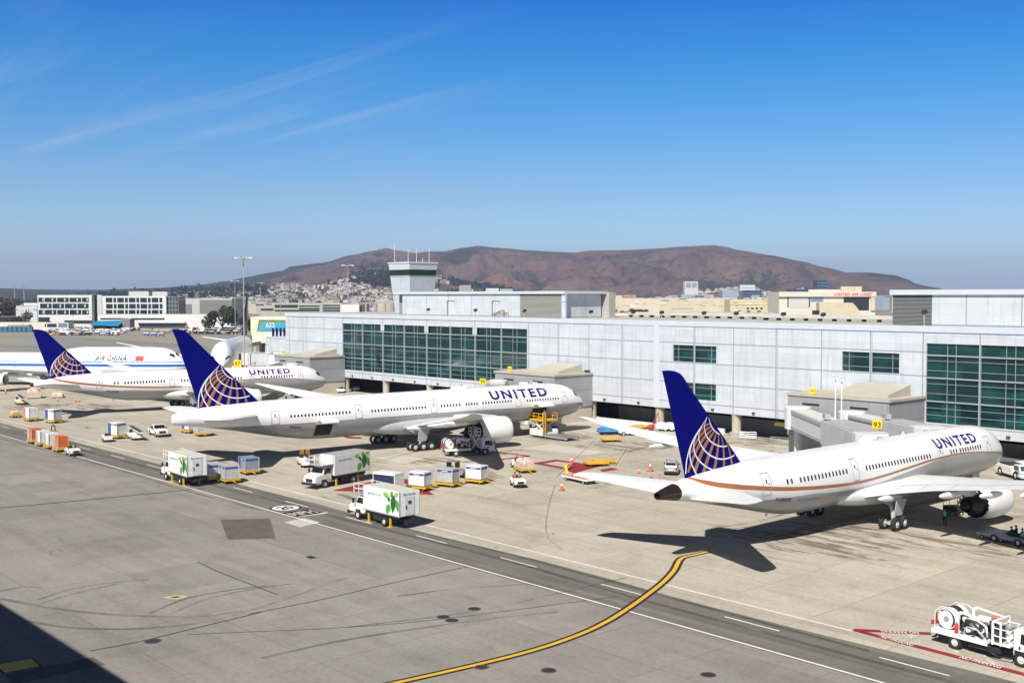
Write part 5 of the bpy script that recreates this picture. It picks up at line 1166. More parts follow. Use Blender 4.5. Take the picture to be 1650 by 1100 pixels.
M_CLOTHES = {}
def person_mat(shirt, trousers, skin=(.42, .24, .16)):
    k = 'person_%.2f_%.2f_%.2f' % shirt
    if k in M_CLOTHES: return M_CLOTHES[k]
    m, n, l, b = nt('person_clothes'); tc = n.new('ShaderNodeTexCoord'); sp = n.new('ShaderNodeSeparateXYZ'); l.new(tc.outputs['Object'], sp.inputs[0])
    c = mix_(n, l, math_(n, l, 'GREATER_THAN', sp.outputs[2], .95), trousers, shirt); c = mix_(n, l, math_(n, l, 'GREATER_THAN', sp.outputs[2], 1.46), c, skin)
    l.new(c, b.inputs['Base Color']); b.inputs['Roughness'].default_value = .8; M_CLOTHES[k] = m; return m
def person(label, loc, rz, pose='stand', shirt=(.02, .022, .03), trousers=(.015, .018, .03), vest=None, group='ramp workers', cap=(.02, .02, .02)):
    t = thing('person', label, 'person', loc, rz, group)
    bm = bmesh.new(); sk = bm.verts.layers.skin.verify(); V = {}
    def v(n_, co, r, root=False):
        q = bm.verts.new(co); q[sk].radius = (r, r); q[sk].use_root = root; V[n_] = q
    v('pelvis', (0, 0, .95), .15, True); v('waist', (0, 0, 1.10), .14); v('chest', (.01, 0, 1.32), .16); v('neck', (.02, 0, 1.48), .065); v('head', (.035, 0, 1.60), .105); v('crown', (.03, 0, 1.70), .085); v('nose', (.13, 0, 1.60), .022)
    for s, k in ((1, 'l'), (-1, 'r')):
        if pose == 'stand': lg = [(.0, .10, .88), (.03, .12, .50), (-.02, .13, .09), (.14, .14, .05)]
        else: lg = [(.05, .11, .93), (.46, .14, .90), (.48, .14, .50), (.62, .14, .45)]
        am = [(.0, .21, 1.38), (-.02, .27, 1.10), (.14, .25, .92), (.20, .23, .86)] if pose == 'stand' else [(.0, .21, 1.38), (.12, .26, 1.14), (.40, .20, 1.12), (.48, .18, 1.13)]
        for i, (p, r) in enumerate(zip(lg, (.10, .075, .05, .045))): v('g%s%d' % (k, i), (p[0], s * p[1], p[2]), r)
        for i, (p, r) in enumerate(zip(am, (.065, .05, .038, .04))): v('a%s%d' % (k, i), (p[0], s * p[1], p[2]), r)
    E = [('pelvis', 'waist'), ('waist', 'chest'), ('chest', 'neck'), ('neck', 'head'), ('head', 'crown'), ('head', 'nose')]
    for k in 'lr': E += [('pelvis', 'g%s0' % k), ('chest', 'a%s0' % k)] + [('g%s%d' % (k, i), 'g%s%d' % (k, i + 1)) for i in range(3)] + [('a%s%d' % (k, i), 'a%s%d' % (k, i + 1)) for i in range(3)]
    for a, b in E: bm.edges.new((V[a], V[b]))
    me = bpy.data.meshes.new('body'); bm.to_mesh(me); bm.free(); me.materials.append(person_mat(shirt, trousers))
    o = bpy.data.objects.new('body', me); COL.objects.link(o); o.parent = t
    o.modifiers.new('Skin', 'SKIN').use_smooth_shade = True; o.modifiers.new('Sub', 'SUBSURF').levels = 1
    mb = MB(); mb.lathe([(0, .112), (.05, .118), (.11, .09), (.14, .02)], (.03, 0, 1.62), (0, 0, 1), 12); mb.box(.10, .22, -.07, .07, 1.645, 1.665); mb.build('cap', mat('cap_%.2f' % cap[0], cap, .7, var=0), t, True)
    if vest:
        mb = MB(); mb.rings([[(.01 + rx * math.cos(a), ry * math.sin(a), z) for a in [2 * PI * i / 14 for i in range(14)]] for z, rx, ry in ((.98, .175, .20), (1.12, .165, .19), (1.32, .185, .225), (1.43, .12, .19))], cap=False); mb.build('vest', mat('vest_%.2f_%.2f' % vest[:2], vest, .6, var=.1), t, True)
    return t
# ---- tractors
def tractor(label, loc, rz, m=M_W, cabin=False, group='baggage tractors'):
    t = thing('baggage_tractor', label, 'tractor', loc, rz, group)
    mb = MB(); mb.prism([(-1.35, .38), (-1.35, .98), (-.45, .98), (-.40, .62), (.25, .62), (.32, 1.10), (1.45, 1.02), (1.55, .85), (1.55, .38), (1.1, .38), (1.0, .60), (.55, .60), (.45, .34), (-.45, .34), (-.55, .6), (-1.05, .6), (-1.15, .38)], 'y', -.68, .68); b = mb.build('body', m, t, bevel=.05)
    mb = MB(); mb.box(-.55, -.1, -.5, .5, .63, .92); mb.box(-.62, -.5, -.5, .5, .9, 1.35); mb.build('seat', M_CHAS, t, bevel=.04)
    mb = MB(); mb.tube((.28, .2, 1.05), (.08, .2, 1.28), .025); mb.lathe([(0, .17), (.03, .19), (.06, .17), (.03, .15), (0, .17)], (.06, .2, 1.28), (-.6, 0, .8), 14); mb.build('steering_wheel', M_CHAS, t)
    mb = MB(); mb.box(1.555, 1.6, -.4, .4, .55, .82); mb.build('grille', M_CHAS, b); mb = MB(); mb.box(1.5, 1.72, -.66, .66, .32, .48); mb.build('bumper', M_CHAS, b)
    for s in (-1, 1):
        mb = MB(); mb.lathe([(0, .08), (.04, .07), (.04, .01)], (1.55, s * .54, .78), (1, 0, 0), 10); mb.build('headlight', M_LAMP, b)
        for x in (-.8, .78): vwheel(t, x, s * .62, .34, .24)
    if cabin:
        mb = MB()
        for x in (-.9, .35):
            for s in (-1, 1): mb.tube((x, s * .6, 1.0), (x, s * .6, 2.0), .04)
        mb.box(-1.0, .5, -.68, .68, 2.0, 2.08); c = mb.build('cabin', m, t)
        mb = MB(); mb.box(.34, .36, -.56, .56, 1.1, 1.98); mb.box(-.91, -.89, -.56, .56, 1.1, 1.98); mb.build('window', mat('green_glass', (.03, .10, .09), .1, var=0), c)
    return t
def dolly(label, loc, rz, m=M_YELP, L=2.9, W=1.9, group='yellow container dollies', cat='dolly', stops=True):
    t = thing('dolly', label, cat, loc, rz, group)
    mb = MB(); mb.box(-L / 2, L / 2, -W / 2, W / 2, .38, .48); mb.box(-L / 2, L / 2, -W / 2 - .06, -W / 2, .34, .56); mb.box(-L / 2, L / 2, W / 2, W / 2 + .06, .34, .56)
    if stops:
        for x in (-L / 2, L / 2 - .12): mb.box(x, x + .12, -W / 2, W / 2, .481, .62)
    d = mb.build('deck', m, t, bevel=.02)
    mb = MB()
    for k in range(5): mb.tube((-L / 2 + .3 + k * (L - .6) / 4, -W / 2 + .1, .49), (-L / 2 + .3 + k * (L - .6) / 4, W / 2 - .1, .49), .03)
    mb.build('rollers', M_STEEL, d)
    mb = MB(); mb.tube((L / 2, 0, .40), (L / 2 + .95, 0, .32), .05); mb.lathe([(-.03, .08), (.03, .08)], (L / 2 + .98, 0, .32), (0, 0, 1), 10, cap=True); mb.build('drawbar', m, t)
    for x in (-L * .32, L * .32):
        for s in (-1, 1): vwheel(t, x, s * (W / 2 - .22), .19, .15)
    return t
def container(label, loc, rz, body=M_W, side=None, band=True, L=2.1, W=1.5, H=1.62, group='cargo containers', z=.66):
    loc = Vector(loc); t = thing('cargo_container', label, 'container', (loc.x, loc.y, z), rz, group)
    mb = MB(); mb.prism([(-W / 2, 0), (-W / 2, H), (W / 2, H), (W / 2, 0)], 'x', -L / 2, L / 2); b = mb.build('shell', body, t, bevel=.03)
    mb = MB()
    for x in (-L / 2, L / 2):
        for s in (-1, 1): mb.box(x - .05, x + .05, s * W / 2 - .05, s * W / 2 + .05, .0, H + .02)
    for s in (-1, 1): mb.box(-L / 2 + .04, L / 2 - .04, s * W / 2 - .04, s * W / 2 + .04, -.04, .08)
    for x in (-L / 2, L / 2): mb.box(x - .045, x + .045, -W / 2 + .03, W / 2 - .03, -.035, .075)
    mb.build('frame', M_ALUC, t)
    if band:
        mb = MB(); e = .012
        for s in (-1, 1): mb.box(-L / 2 + .1, L / 2 - .1, s * (W / 2) - e, s * (W / 2) + e, H - .42, H - .16)
        mb.box(L / 2 - e, L / 2 + e, -W / 2 + .1, W / 2 - .1, H - .42, H - .16); mb.box(-L / 2 - e, -L / 2 + e, -W / 2 + .1, W / 2 - .1, H - .42, H - .16); bd = mb.build('blue_band', M_BLUEP, t)
        mb = MB()
        for s in (-1, 1): mb.box(-.45, .45, s * (W / 2 + .013) - .004, s * (W / 2 + .013) + .004, H - .34, H - .25)
        mb.build('light_strip', M_W, bd)
    if side:
        mb = MB(); mb.box(-L / 2 + .06, -L / 2 + .72, -W / 2 - .02, -W / 2 + .004, .1, H - .05); mb.build('end_panel', side, t)
    mb = MB()
    for k in range(4): x = -L / 2 + .3 + k * .5; mb.box(x - .015, x + .015, -W / 2 - .02, -W / 2 + .004, .1, H - .46)
    mb.build('door_straps', M_ALUC, t)
    return t
def load(px, py, rz, lab_d, lab_c, body=M_W, side=None, band=True, dm=M_YELP, **k):
    p = gp(px, py); dolly(lab_d, p, rz, dm); container(lab_c, p, rz, body, side, band, **k)
RD = rad(180)
# the train on the service road
p0, p1 = gp(56, 714), gp(117, 733); dv = (p1 - p0); rz0 = math.atan2(dv.y, dv.x)
for i, (f, m, sd_, lab, dlab) in enumerate(((0, M_ORP, M_ALUC, 'orange container at the tail of the four-dolly train', 'yellow dolly under the orange container at the tail of the train'), (.24, M_W, M_ALUC, 'white container second from the tail of the four-dolly train', 'yellow dolly under the white container second from the train tail'), (.47, M_W, M_ALUC, 'white container just behind the orange one at the head of the train', 'yellow dolly under the white container nearer the train tractor'), (.71, M_ORP, M_ALUC, 'orange container right behind the tractor of the four-dolly train', 'yellow dolly right behind the tractor of the train'))):
    p = p0 + dv * f; dolly(dlab, p, rz0, L=2.4, W=1.8); container(lab, p, rz0, m, sd_, False, H=1.75)
tractor('white tractor pulling the four-dolly train along the service road', p1, rz0)
person('driver in a lime vest on the tractor of the four-dolly train', p1 + Matrix.Rotation(rz0, 3, 'Z') @ Vector((-.32, .28, -.02)), rz0, 'sit', vest=(.50, .70, .02))
person('worker in dark red sitting beside the lime-vested driver of the dolly train', p1 + Matrix.Rotation(rz0, 3, 'Z') @ Vector((-.32, -.28, -.02)), rz0, 'sit', shirt=(.12, .02, .02))
load(50, 678, rad(5), 'yellow dolly under the orange and white container at far left', 'orange and white container standing alone at far left', M_W, M_ORP, False, L=2.4, W=1.7, H=1.9)
mb = MB(); pp = gp(57, 678)
load(86, 681, rad(20), 'yellow dolly under the white container left of the wing shadow', 'white container with blue end left of the long wing shadow', M_W, M_BLUEP, True, L=2.3, W=1.7, H=1.9)
load(189, 706, rad(15), 'yellow dolly behind the white tractor beside the pickup', 'white container with blue end and band beside the belt loader', M_W, M_BLUEP, True, L=2.3, W=1.8, H=2.0)
load(305, 697, rad(10), 'left yellow dolly under the tail of the middle airliner', 'white container with blue end under the tail of the middle airliner', M_W, M_BLUEP, True)
load(325, 702, rad(-10), 'right yellow dolly under the tail of the middle airliner', 'grey aluminium container under the tail of the middle airliner', M_ALUC, None, False, L=2.7, W=1.9)
load(343, 774, rad(-10), 'dolly mostly hidden behind the left catering truck', 'shaded grey container right behind the left catering truck', M_ALUC, None, True, L=2.3, W=1.8)
load(369, 777, rad(-8), 'yellow dolly lit beside the left catering truck', 'sunlit grey container beside the left catering truck', M_ALUC, None, True, L=2.3, W=1.8)
load(401, 763, rad(-8), 'yellow dolly in the shadow of the middle airliner', 'dark blue-banded container in the shadow of the middle airliner', M_GREYD, M_BLUEP, True, L=2.3, W=1.9)
load(677, 789, rad(18), 'yellow dolly under the left one of three containers in a row', 'white blue-banded container, left one of three in a row', M_W, None, True, L=2.3, W=1.6)
load(722, 783, rad(18), 'yellow dolly under the grey one of three containers in a row', 'grey container with a dark blue band, between two white ones', M_ALUC, None, True, L=2.3, W=1.6)
load(768, 778, rad(18), 'yellow dolly under the right one of three containers in a row', 'white blue-banded container, right one of three in a row', M_W, None, True, L=2.3, W=1.6)
tractor('grey tractor with a green-glazed cabin behind the grey container', gp(733, 768), rad(20), M_GREYD, True)
tractor('small white tractor beside the white container and the belt loader', gp(173, 711), rad(165))
# curtained cart behind the nearest catering truck
t = thing('baggage_cart', 'white covered cart with a dark navy curtain behind the nearest catering truck', 'baggage cart', gp(626, 794), rad(14))
mb = MB(); mb.box(-1.6, 1.6, -.85, .85, .45, .6); mb.build('deck', M_CHAS, t)
mb = MB(); mb.prism([(-.95, 2.3), (-.8, 2.55), (.8, 2.55), (.95, 2.3)], 'x', -1.7, 1.7); mb.build('roof', M_W, t, bevel=.03)
mb = MB(); mb.box(-1.68, -1.6, -.88, .88, .6, 2.3); mb.box(1.6, 1.68, -.88, .88, .6, 2.3); mb.build('end_wall', M_W, t)
mb = MB()
for s in (-1, 1): mb.box(-1.6, 1.6, s * .86 - .02, s * .86 + .02, .62, 2.28)
mb.build('curtain', M_NAVYC, t)
for x in (-1.1, 1.1):
    for s in (-1, 1): vwheel(t, x, s * .7, .25, .18)
# tug with two people, tug with netted pallet
p = gp(834, 783); tractor('white tractor with two workers aboard right of the container row', p, rad(-28))
R3 = Matrix.Rotation(rad(-28), 3, 'Z')
person('driver in a green vest on the tractor right of the container row', p + R3 @ Vector((-.32, .28, 0)), rad(-28), 'sit', vest=(.25, .65, .05)); person('worker in a red vest beside the green-vested driver', p + R3 @ Vector((-.32, -.28, 0)), rad(-28), 'sit', vest=(.6, .08, .03))
def netted(label, loc, rz, L=2.4, W=1.7, H=1.25, z=.63, m=M_NET):
    loc = Vector(loc); t = thing('netted_cargo', label, 'cargo', (loc.x, loc.y, z), rz, 'netted pallets of cargo'); random.seed(int(loc.x * 7))
    mb = MB(); mb.box(-L / 2 - .1, L / 2 + .1, -W / 2 - .1, W / 2 + .1, 0, .07); mb.build('pallet', M_ALUC, t)
    mb = MB(); K = 7; J = 6
    g = [[(-L / 2 + L * i / K, -W / 2 + W * j / J, .07 + H * (.55 + .45 * random.random()) * (.72 if i in (0, K) or j in (0, J) else 1)) for j in range(J + 1)] for i in range(K + 1)]
    for i in range(K):
        for j in range(J): mb.face([g[i][j], g[i + 1][j], g[i + 1][j + 1], g[i][j + 1]])
    rim = [g[i][0] for i in range(K + 1)] + [g[K][j] for j in range(1, J + 1)] + [g[i][J] for i in range(K - 1, -1, -1)] + [g[0][j] for j in range(J - 1, 0, -1)]
    for a, b in zip(rim, rim[1:] + rim[:1]): mb.face([(a[0], a[1], .07), (b[0], b[1], .07), b, a])
    bmesh.ops.remove_doubles(mb.bm, verts=mb.bm.verts[:], dist=.001); mb.build('load', m, t)
    return t
p = gp(845, 760); dolly('yellow dolly under the netted pallet by the pylon shadow', p, rad(-20), L=2.8, W=1.9); netted('pinkish netted cargo on a yellow dolly right of the engine shadow', p, rad(-20))
p = gp(834, 754); tractor('white tractor with a dark-clothed driver behind the netted pallet', p, rad(150)); person('dark-clothed driver on the tractor behind the netted pallet', p + Matrix.Rotation(rad(150), 3, 'Z') @ Vector((-.32, .2, 0)), rad(150), 'sit')
netted('larger brown netted cargo heap under the left airliner tail', gp(55, 641), rad(-20), 4.2, 3.0, 2.4, .2); netted('low sandy cargo heap right of the brown heap at far left', gp(93, 640), rad(-25), 3.6, 2.4, 1.0, .2, mat('sandy_sacks', (.60, .52, .36), .9, var=.3, scale=2))
p = gp(24, 672); dolly('flat yellow dolly with a small pile of bags at far left', p, rad(0), L=2.9, W=1.7); netted('small pile of bags on the flat yellow dolly at far left', p, 0, 1.7, 1.2, .7)
p = gp(960, 750); dolly('empty yellow dolly beside the red diamond', p, rad(62), L=3.2, W=1.9)
dolly('empty yellow dolly behind it, second of the pair by the red diamond', gp(972, 746.5), rad(62), L=3.0, W=1.9)
dolly('empty yellow dolly half under the far tailplane of the nearest airliner', gp(984, 711), rad(60), L=3.2, W=1.9)
p = gp(1033, 690); dolly('empty yellow dolly near the red ladder', p, rad(75), L=3.4, W=1.9); dolly('empty yellow dolly beyond the one near the red ladder', gp(1024, 692), rad(75), L=3.0, W=1.9)
# blue sheeted dolly and tug
p = gp(985, 699); dolly('dolly under the blue sheeted load by the concrete barrier', p, rad(62), M_CHAS, 4.6, 2.2)
netted('bright blue sheeted load on a dolly by the concrete barrier', p, rad(62), 4.4, 2.1, .7, .6, M_BLTARP)
p = gp(1010, 701); tractor('small white tractor at the end of the blue sheeted load', p, rad(60)); person('worker in a lime vest standing at the small tractor by the blue load', gp(1005, 701), rad(200), vest=(.5, .7, .02))
# white equipment trailer under the left tailplane
t = thing('equipment_trailer', 'flat white trailer carrying orange poles and a yellow board', 'trailer', gp(934, 776), rad(-8))
mb = MB(); mb.box(-2.6, 2.6, -1.0, 1.0, .45, .62); mb.build('deck', M_W, t, bevel=.03)
mb = MB(); mb.rings([[(-2.2, -.5, .62), (-1.7, -.5, .62), (-1.7, -.42, .62), (-2.2, -.42, .62)], [(-2.7, -.5, 2.0), (-2.2, -.5, 2.0), (-2.2, -.42, 2.0), (-2.7, -.42, 2.0)]]); mb.build('board', mat('board_yellow', (.75, .60, .03), .5), t)
for k in range(5):
    mb = MB(); x = -1.2 + k * .75; mb.lathe([(0, .2), (.03, .2), (.05, .14), (.45, .05), (.48, .01)], (x, .2 if k % 2 else -.3, .62), (0, 0, 1), 10); mb.build('cone', M_ORNG, t)
mb = MB(); mb.tube((-2.4, .6, .8), (2.3, .6, .8), .07); mb.tube((-2.4, -.8, .75), (2.0, -.75, .75), .06); mb.build('poles', M_WRED, t)
for x in (-1.8, 1.8):
    for s in (-1, 1): vwheel(t, x, s * .8, .22, .16)
def cone(label, loc, h=.75):
    t = thing('traffic_cone', label, 'traffic cone', loc, 0, 'orange traffic cones')
    k = h / .75; mb = MB(); mb.box(-.2 * k, .2 * k, -.2 * k, .2 * k, 0, .035); mb.build('base', M_CHAS, t)
    mb = MB(); mb.lathe([(.035, .15 * k), (.26 * k, .115 * k), (.42 * k, .09 * k), (.58 * k, .065 * k), (h, .03 * k), (h, .005)], (0, 0, 0), (0, 0, 1), 14); c = mb.build('body', M_ORNG, t, True)
    mb = MB(); mb.lathe([(.42 * k, .092 * k), (.58 * k, .067 * k)], (0, 0, 0), (0, 0, 1), 14); mb.build('collar', M_WLINE, c)
    return t
for px, py, h, lab in ((905, 790, 1.1, 'orange cone cluster in front of the white equipment trailer'), (921, 748, 1.2, 'orange cone between the white clearance lines'), (1048, 759, 1.3, 'tall orange cone left of the silver car'), (93, 646, 1.0, 'orange cone below the sandy cargo heap at far left'), (122, 648, 1.0, 'left cone of the pair under the left airliner belly'), (127, 648, 1.0, 'right cone of the pair under the left airliner belly'), (9, 634, 1.3, 'orange cone at the far left edge of the photo'), (1030, 762, .6, 'small orange cone lying low, right of the trailer'), (1063, 764.5, .5, 'small orange marker just left of the silver car')):
    cone(lab, gp(px, py), h)
t = thing('hose_stand', 'small dark bent hose stand by the edge of the service road', 'hose stand', gp(86, 694), rad(40)); mb = MB(); mb.path([(-.35, 0, 0), (-.3, 0, .8), (0, 0, 1.1), (.3, 0, .8), (.35, 0, 0)], .09); mb.box(-.5, .5, -.2, .2, 0, .05); mb.build('frame', M_CHAS, t)
# ---- belt loaders
def belt_loader(label, loc, rz, m=M_W, rails=False, tilt=.16):
    t = thing('belt_loader', label, 'belt loader', loc, rz, 'belt loaders')
    mb = MB(); mb.prism([(-2.4, .38), (-2.4, .85), (-.3, .85), (.1, 1.1), (1.9, 1.0), (2.3, .8), (2.3, .38), (1.75, .38), (1.65, .62), (1.05, .62), (.95, .36), (-1.0, .36), (-1.1, .62), (-1.7, .62), (-1.8, .38)], 'y', -.85, .85); b = mb.build('body', m, t, bevel=.05)
    mb = MB()
    for s in (-1, 1): mb.box(-1.6, .6, s * .852 - .01, s * .852 + .01, .62, .74)
    mb.build('stripe', M_YELP, b)
    mb = MB(); z = lambda x: 1.25 + (x + 4.2) * tilt
    mb.rings([[(x, -.55, z(x)), (x, .15, z(x)), (x, .15, z(x) + .2), (x, -.55, z(x) + .2)] for x in (-3.6, 3.9)]); bt = mb.build('boom', M_W, t)
    mb = MB(); mb.rings([[(x, -.48, z(x) + .203), (x, .08, z(x) + .203), (x, .08, z(x) + .24), (x, -.48, z(x) + .24)] for x in (-3.55, 3.85)]); mb.build('belt', M_RUBB, bt)
    for s in (-.52, .12):
        mb = MB(); mb.tube((-3.5, s, z(-3.5) + .33), (3.8, s, z(3.8) + .33), .035); mb.build('side_rail', M_CHAS, bt)
    mb = MB(); mb.tube((.9, -.2, .95), (1.4, -.2, z(1.4)), .1); mb.tube((-1.6, -.2, .8), (-1.6, -.2, z(-1.6)), .1); mb.build('lift_arm', M_CHAS, t)
    mb = MB(); mb.box(.2, .7, .25, .75, .9, 1.2); mb.box(.15, .25, .25, .75, 1.2, 1.65); mb.build('seat', M_CHAS, t)
    if rails:
        mb = MB()
        for x in (.3, 1.2, 2.1, 3.0):
            for s in (-.6, .2): mb.tube((x, s, z(x)), (x, s, z(x) + 1.0), .035)
        for s in (-.6, .2): mb.tube((.3, s, z(.3) + 1.0), (3.0, s, z(3) + 1.0), .035)
        mb.build('railing', M_YELP, t)
    for x in (-1.4, 1.35):
        for s in (-1, 1): vwheel(t, x, s * .75, .34, .24)
    return t
belt_loader('white and yellow belt loader with a raised yellow rail beside the shadow', gp(492, 750), rad(158), rails=True, tilt=-.03)
belt_loader('white belt loader pointing down to the right beside the pickup', gp(217, 707), rad(170), tilt=.04)
belt_loader('cream belt loader near the far left edge', gp(32, 651), rad(170), mat('cream_vehicle', (.70, .62, .42), .45), tilt=.04)
# ---- pickup and cars
def road_wheels(t, xs, y, r, w_):
    for x in xs:
        for s in (-1, 1): vwheel(t, x, s * y, r, w_)
t = thing('pickup_truck', 'white single-cab pickup truck with an open bed on the apron', 'pickup', *by_wheels((257, 706.5), (235.5, 698), (1.85, -1.8), -.9))
mb = MB(); mb.prism([(-2.85, .5), (-2.85, 1.15), (-.55, 1.15), (-.55, 1.9), (.55, 1.92), (1.2, 1.3), (2.55, 1.2), (2.8, 1.05), (2.8, .5), (2.35, .5), (2.25, .82), (1.45, .82), (1.35, .46), (-1.3, .46), (-1.4, .85), (-2.2, .85), (-2.3, .5)], 'y', -.98, .98); b = mb.build('body', M_W, t, bevel=.06)
mb = MB(); mb.box(-2.72, -.68, -.82, .82, 1.152, 1.165); mb.build('bed', M_CHAS, t)
mb = MB(); mb.box(-2.5, -.8, -.6, .6, 1.168, 1.36); mb.build('bed_load', mat('bed_clutter', (.16, .10, .07), .8, var=.5, scale=4), t)
mb = MB(); mb.face([(.6, -.84, 1.86), (1.18, -.90, 1.34), (1.18, .90, 1.34), (.6, .84, 1.86)]); o = mb.build('windscreen', M_GLASS, b); o.location = (.03, 0, .03)
for s in (-1, 1):
    mb = MB(); mb.prism([(-.42, 1.32), (-.42, 1.8), (.45, 1.8), (.95, 1.32)], 'y', s * .985, s * 1.0); mb.build('side_window', M_GLASS, b)
    mb = MB(); mb.box(2.77, 2.83, s * .72 - .18, s * .72 + .18, .86, 1.06); mb.build('headlight', M_LAMP, b)
    mb = MB(); mb.box(.75, .9, s * 1.1 - .12, s * 1.1 + .12, 1.28, 1.5); mb.build('mirror', M_CHAS, b)
mb = MB(); mb.box(2.8, 2.84, -.52, .52, .72, 1.08); mb.build('grille', M_CHAS, b); mb = MB(); mb.box(2.8, 2.95, -.98, .98, .45, .68); mb.build('bumper', M_SILV, b)
road_wheels(t, (-1.8, 1.85), .86, .39, .26)
def car(label, loc, rz, m, tall=1.66, group='parked cars'):
    t = thing('parked_car', label, 'car', loc, rz, group); k = tall / 1.66
    mb = MB(); mb.rings([[(x, -y, z0), (x, y, z0), (x, y * 1.0, zm), (x, y * yt, z1), (x, -y * yt, z1), (x, -y, zm)] for x, y, z0, zm, z1, yt in ((-2.3, .78, .42, .85, 1.02 * k, .9), (-2.2, .88, .32, .95, 1.25 * k, .84), (-1.75, .92, .30, .98, 1.60 * k, .76), (-.6, .93, .30, .98, 1.66 * k, .76), (.3, .93, .30, .97, 1.62 * k, .76), (1.15, .92, .30, .95, 1.06 * k, .90), (2.0, .88, .32, .80, .95 * k, .88), (2.3, .72, .42, .68, .74 * k, .95))]); b = mb.build('body', m, t, True, auto=35, bevel=0)
    mb = MB(); mb.face([(-2.22, -.64, 1.18 * k), (-2.22, .64, 1.18 * k), (-1.84, .62, 1.54 * k), (-1.84, -.62, 1.54 * k)]); o = mb.build('rear_window', M_GLASS, b); o.location = (-.035, 0, .01)
    mb = MB(); mb.face([(1.1, -.76, 1.1 * k), (1.1, .76, 1.1 * k), (.42, .66, 1.58 * k), (.42, -.66, 1.58 * k)]); o = mb.build('windscreen', M_GLASS, b); o.location = (.045, 0, .03)
    for s in (-1, 1):
        mb = MB(); mb.face([(-1.7, s * .90, 1.05), (.85, s * .90, 1.05), (.3, s * .75, 1.52 * k), (-1.55, s * .74, 1.52 * k)]); o = mb.build('side_window', M_GLASS, b); o.location = (0, s * .03, .0)
        mb = MB(); mb.box(-2.34, -2.24, s * .74 - .1, s * .74 + .1, .72, 1.08); mb.build('tail_light', M_TAIL, b)
        mb = MB(); mb.box(.85, 1.0, s * 1.0 - .1, s * 1.0 + .1, 1.02, 1.18); mb.build('mirror', M_CHAS, b)
        mb = MB(); mb.tube((-1.6, s * .62, 1.68 * k), (.1, s * .62, 1.68 * k), .025); mb.build('roof_rail', M_CHAS, b)
    mb = MB(); mb.box(-2.42, -2.25, -.84, .84, .34, .56); mb.build('bumper', M_CHAS, b); mb = MB(); mb.box(-2.36, -2.3, -.26, .26, .66, .8); mb.build('number_plate', M_WLINE, b)
    road_wheels(t, (-1.4, 1.4), .82, .34, .22); return t
car('silver estate car seen from behind, left of the nearest blue fin', gp(1082, 766) + Vector((-1.5, 1.8, 0)), rad(127), M_SILV, 1.72)
car('white car parked under the pier edge, left of the white van-like car', gp(547, 632), rad(-20), M_W, 1.5); car('taller white car parked by the first pier column', gp(572, 629), rad(-25), M_W, 1.75)
t = thing('cargo_lift', 'sandy-coloured lift tractor under the nose of the farthest blue-tailed airliner', 'tractor', gp(520, 633), rad(150))
mb = MB(); mb.prism([(-1.6, .3), (-1.6, 1.0), (0, 1.0), (.2, 1.9), (1.1, 1.9), (1.3, .9), (1.8, .8), (1.8, .3)], 'y', -.9, .9); mb.build('body', mat('sandy_paint', (.66, .42, .14), .5, var=.2), t, bevel=.05); mb = MB(); mb.rings([[(1.2, -.3, 1.0), (1.2, .3, 1.0), (1.2, .3, 1.2), (1.2, -.3, 1.2)], [(4.2, -.3, 2.0), (4.2, .3, 2.0), (4.2, .3, 2.15), (4.2, -.3, 2.15)]]); mb.build('boom', mat('sandy_paint', (.66, .42, .14)), t); road_wheels(t, (-1.0, 1.0), .8, .34, .25)
# ---- container loader at the forward hold
t = thing('cargo_loader', 'white and yellow scissor cargo loader raised to the forward hold of the middle airliner', 'cargo loader', *by_wheels((869, 702), (930, 711), (3.2, -4.4), 0))
yy = lambda *a: None
mb = MB(); mb.box(1.2, 4.6, -1.7, -1.1, .35, 1.35); mb.box(1.2, 4.6, 1.1, 1.7, .35, 1.35); mb.box(1.2, 1.6, -1.1, 1.1, .4, .9); ch = mb.build('chassis', M_W, t, bevel=.04)
for s in (-1.5, 1.5): mb = MB(); mb.box(-4.5, 1.15, s - .12, s + .12, .3, .5); mb.build('deck_rail', M_SILV, ch)
mb = MB(); mb.box(-4.4, 1.1, -1.34, 1.34, .45, .6); mb.build('rear_deck', mat('deck_grey', (.20, .20, .20), .6, var=.3, scale=2), t)
mb = MB(); mb.box(1.2, 5.0, -1.6, 1.6, 2.75, 3.0); pf = mb.build('platform', M_YELP, t)
mb = MB()
for s in (-1.05, 1.05):
    mb.tube((1.4, s, .9), (4.6, s, 2.75), .11); mb.tube((4.4, s, .9), (1.5, s, 2.75), .11)
mb.build('scissor_arms', M_W, t)
mb = MB()
for s in (-1.55, 1.55):
    for z in (3.5, 4.0): mb.tube((1.3, s, z), (4.9, s, z), .045)
    for x in (1.3, 2.5, 3.7, 4.9): mb.tube((x, s, 3.0), (x, s, 4.0), .045)
mb.build('railing', M_YELP, pf)
mb = MB(); mb.box(.95, 1.1, 1.25, 1.4, .5, 4.3); mb.box(.95, 1.1, 1.75, 1.9, .5, 4.3)
for k in range(10): mb.box(.98, 1.08, 1.4, 1.75, .7 + k * .36, .77 + k * .36)
mb.build('ladder', M_YELP, t)
for x in (1.8, 3.9):
    for s in (-1, 1): vwheel(t, x, s * 1.4, .32, .3)
person('worker in dark clothes standing on the cargo loader platform', t.location + Matrix.Rotation(t.rotation_euler.z, 3, 'Z') @ Vector((2.4, .4, 3.0)), rad(160), vest=(.10, .30, .06))
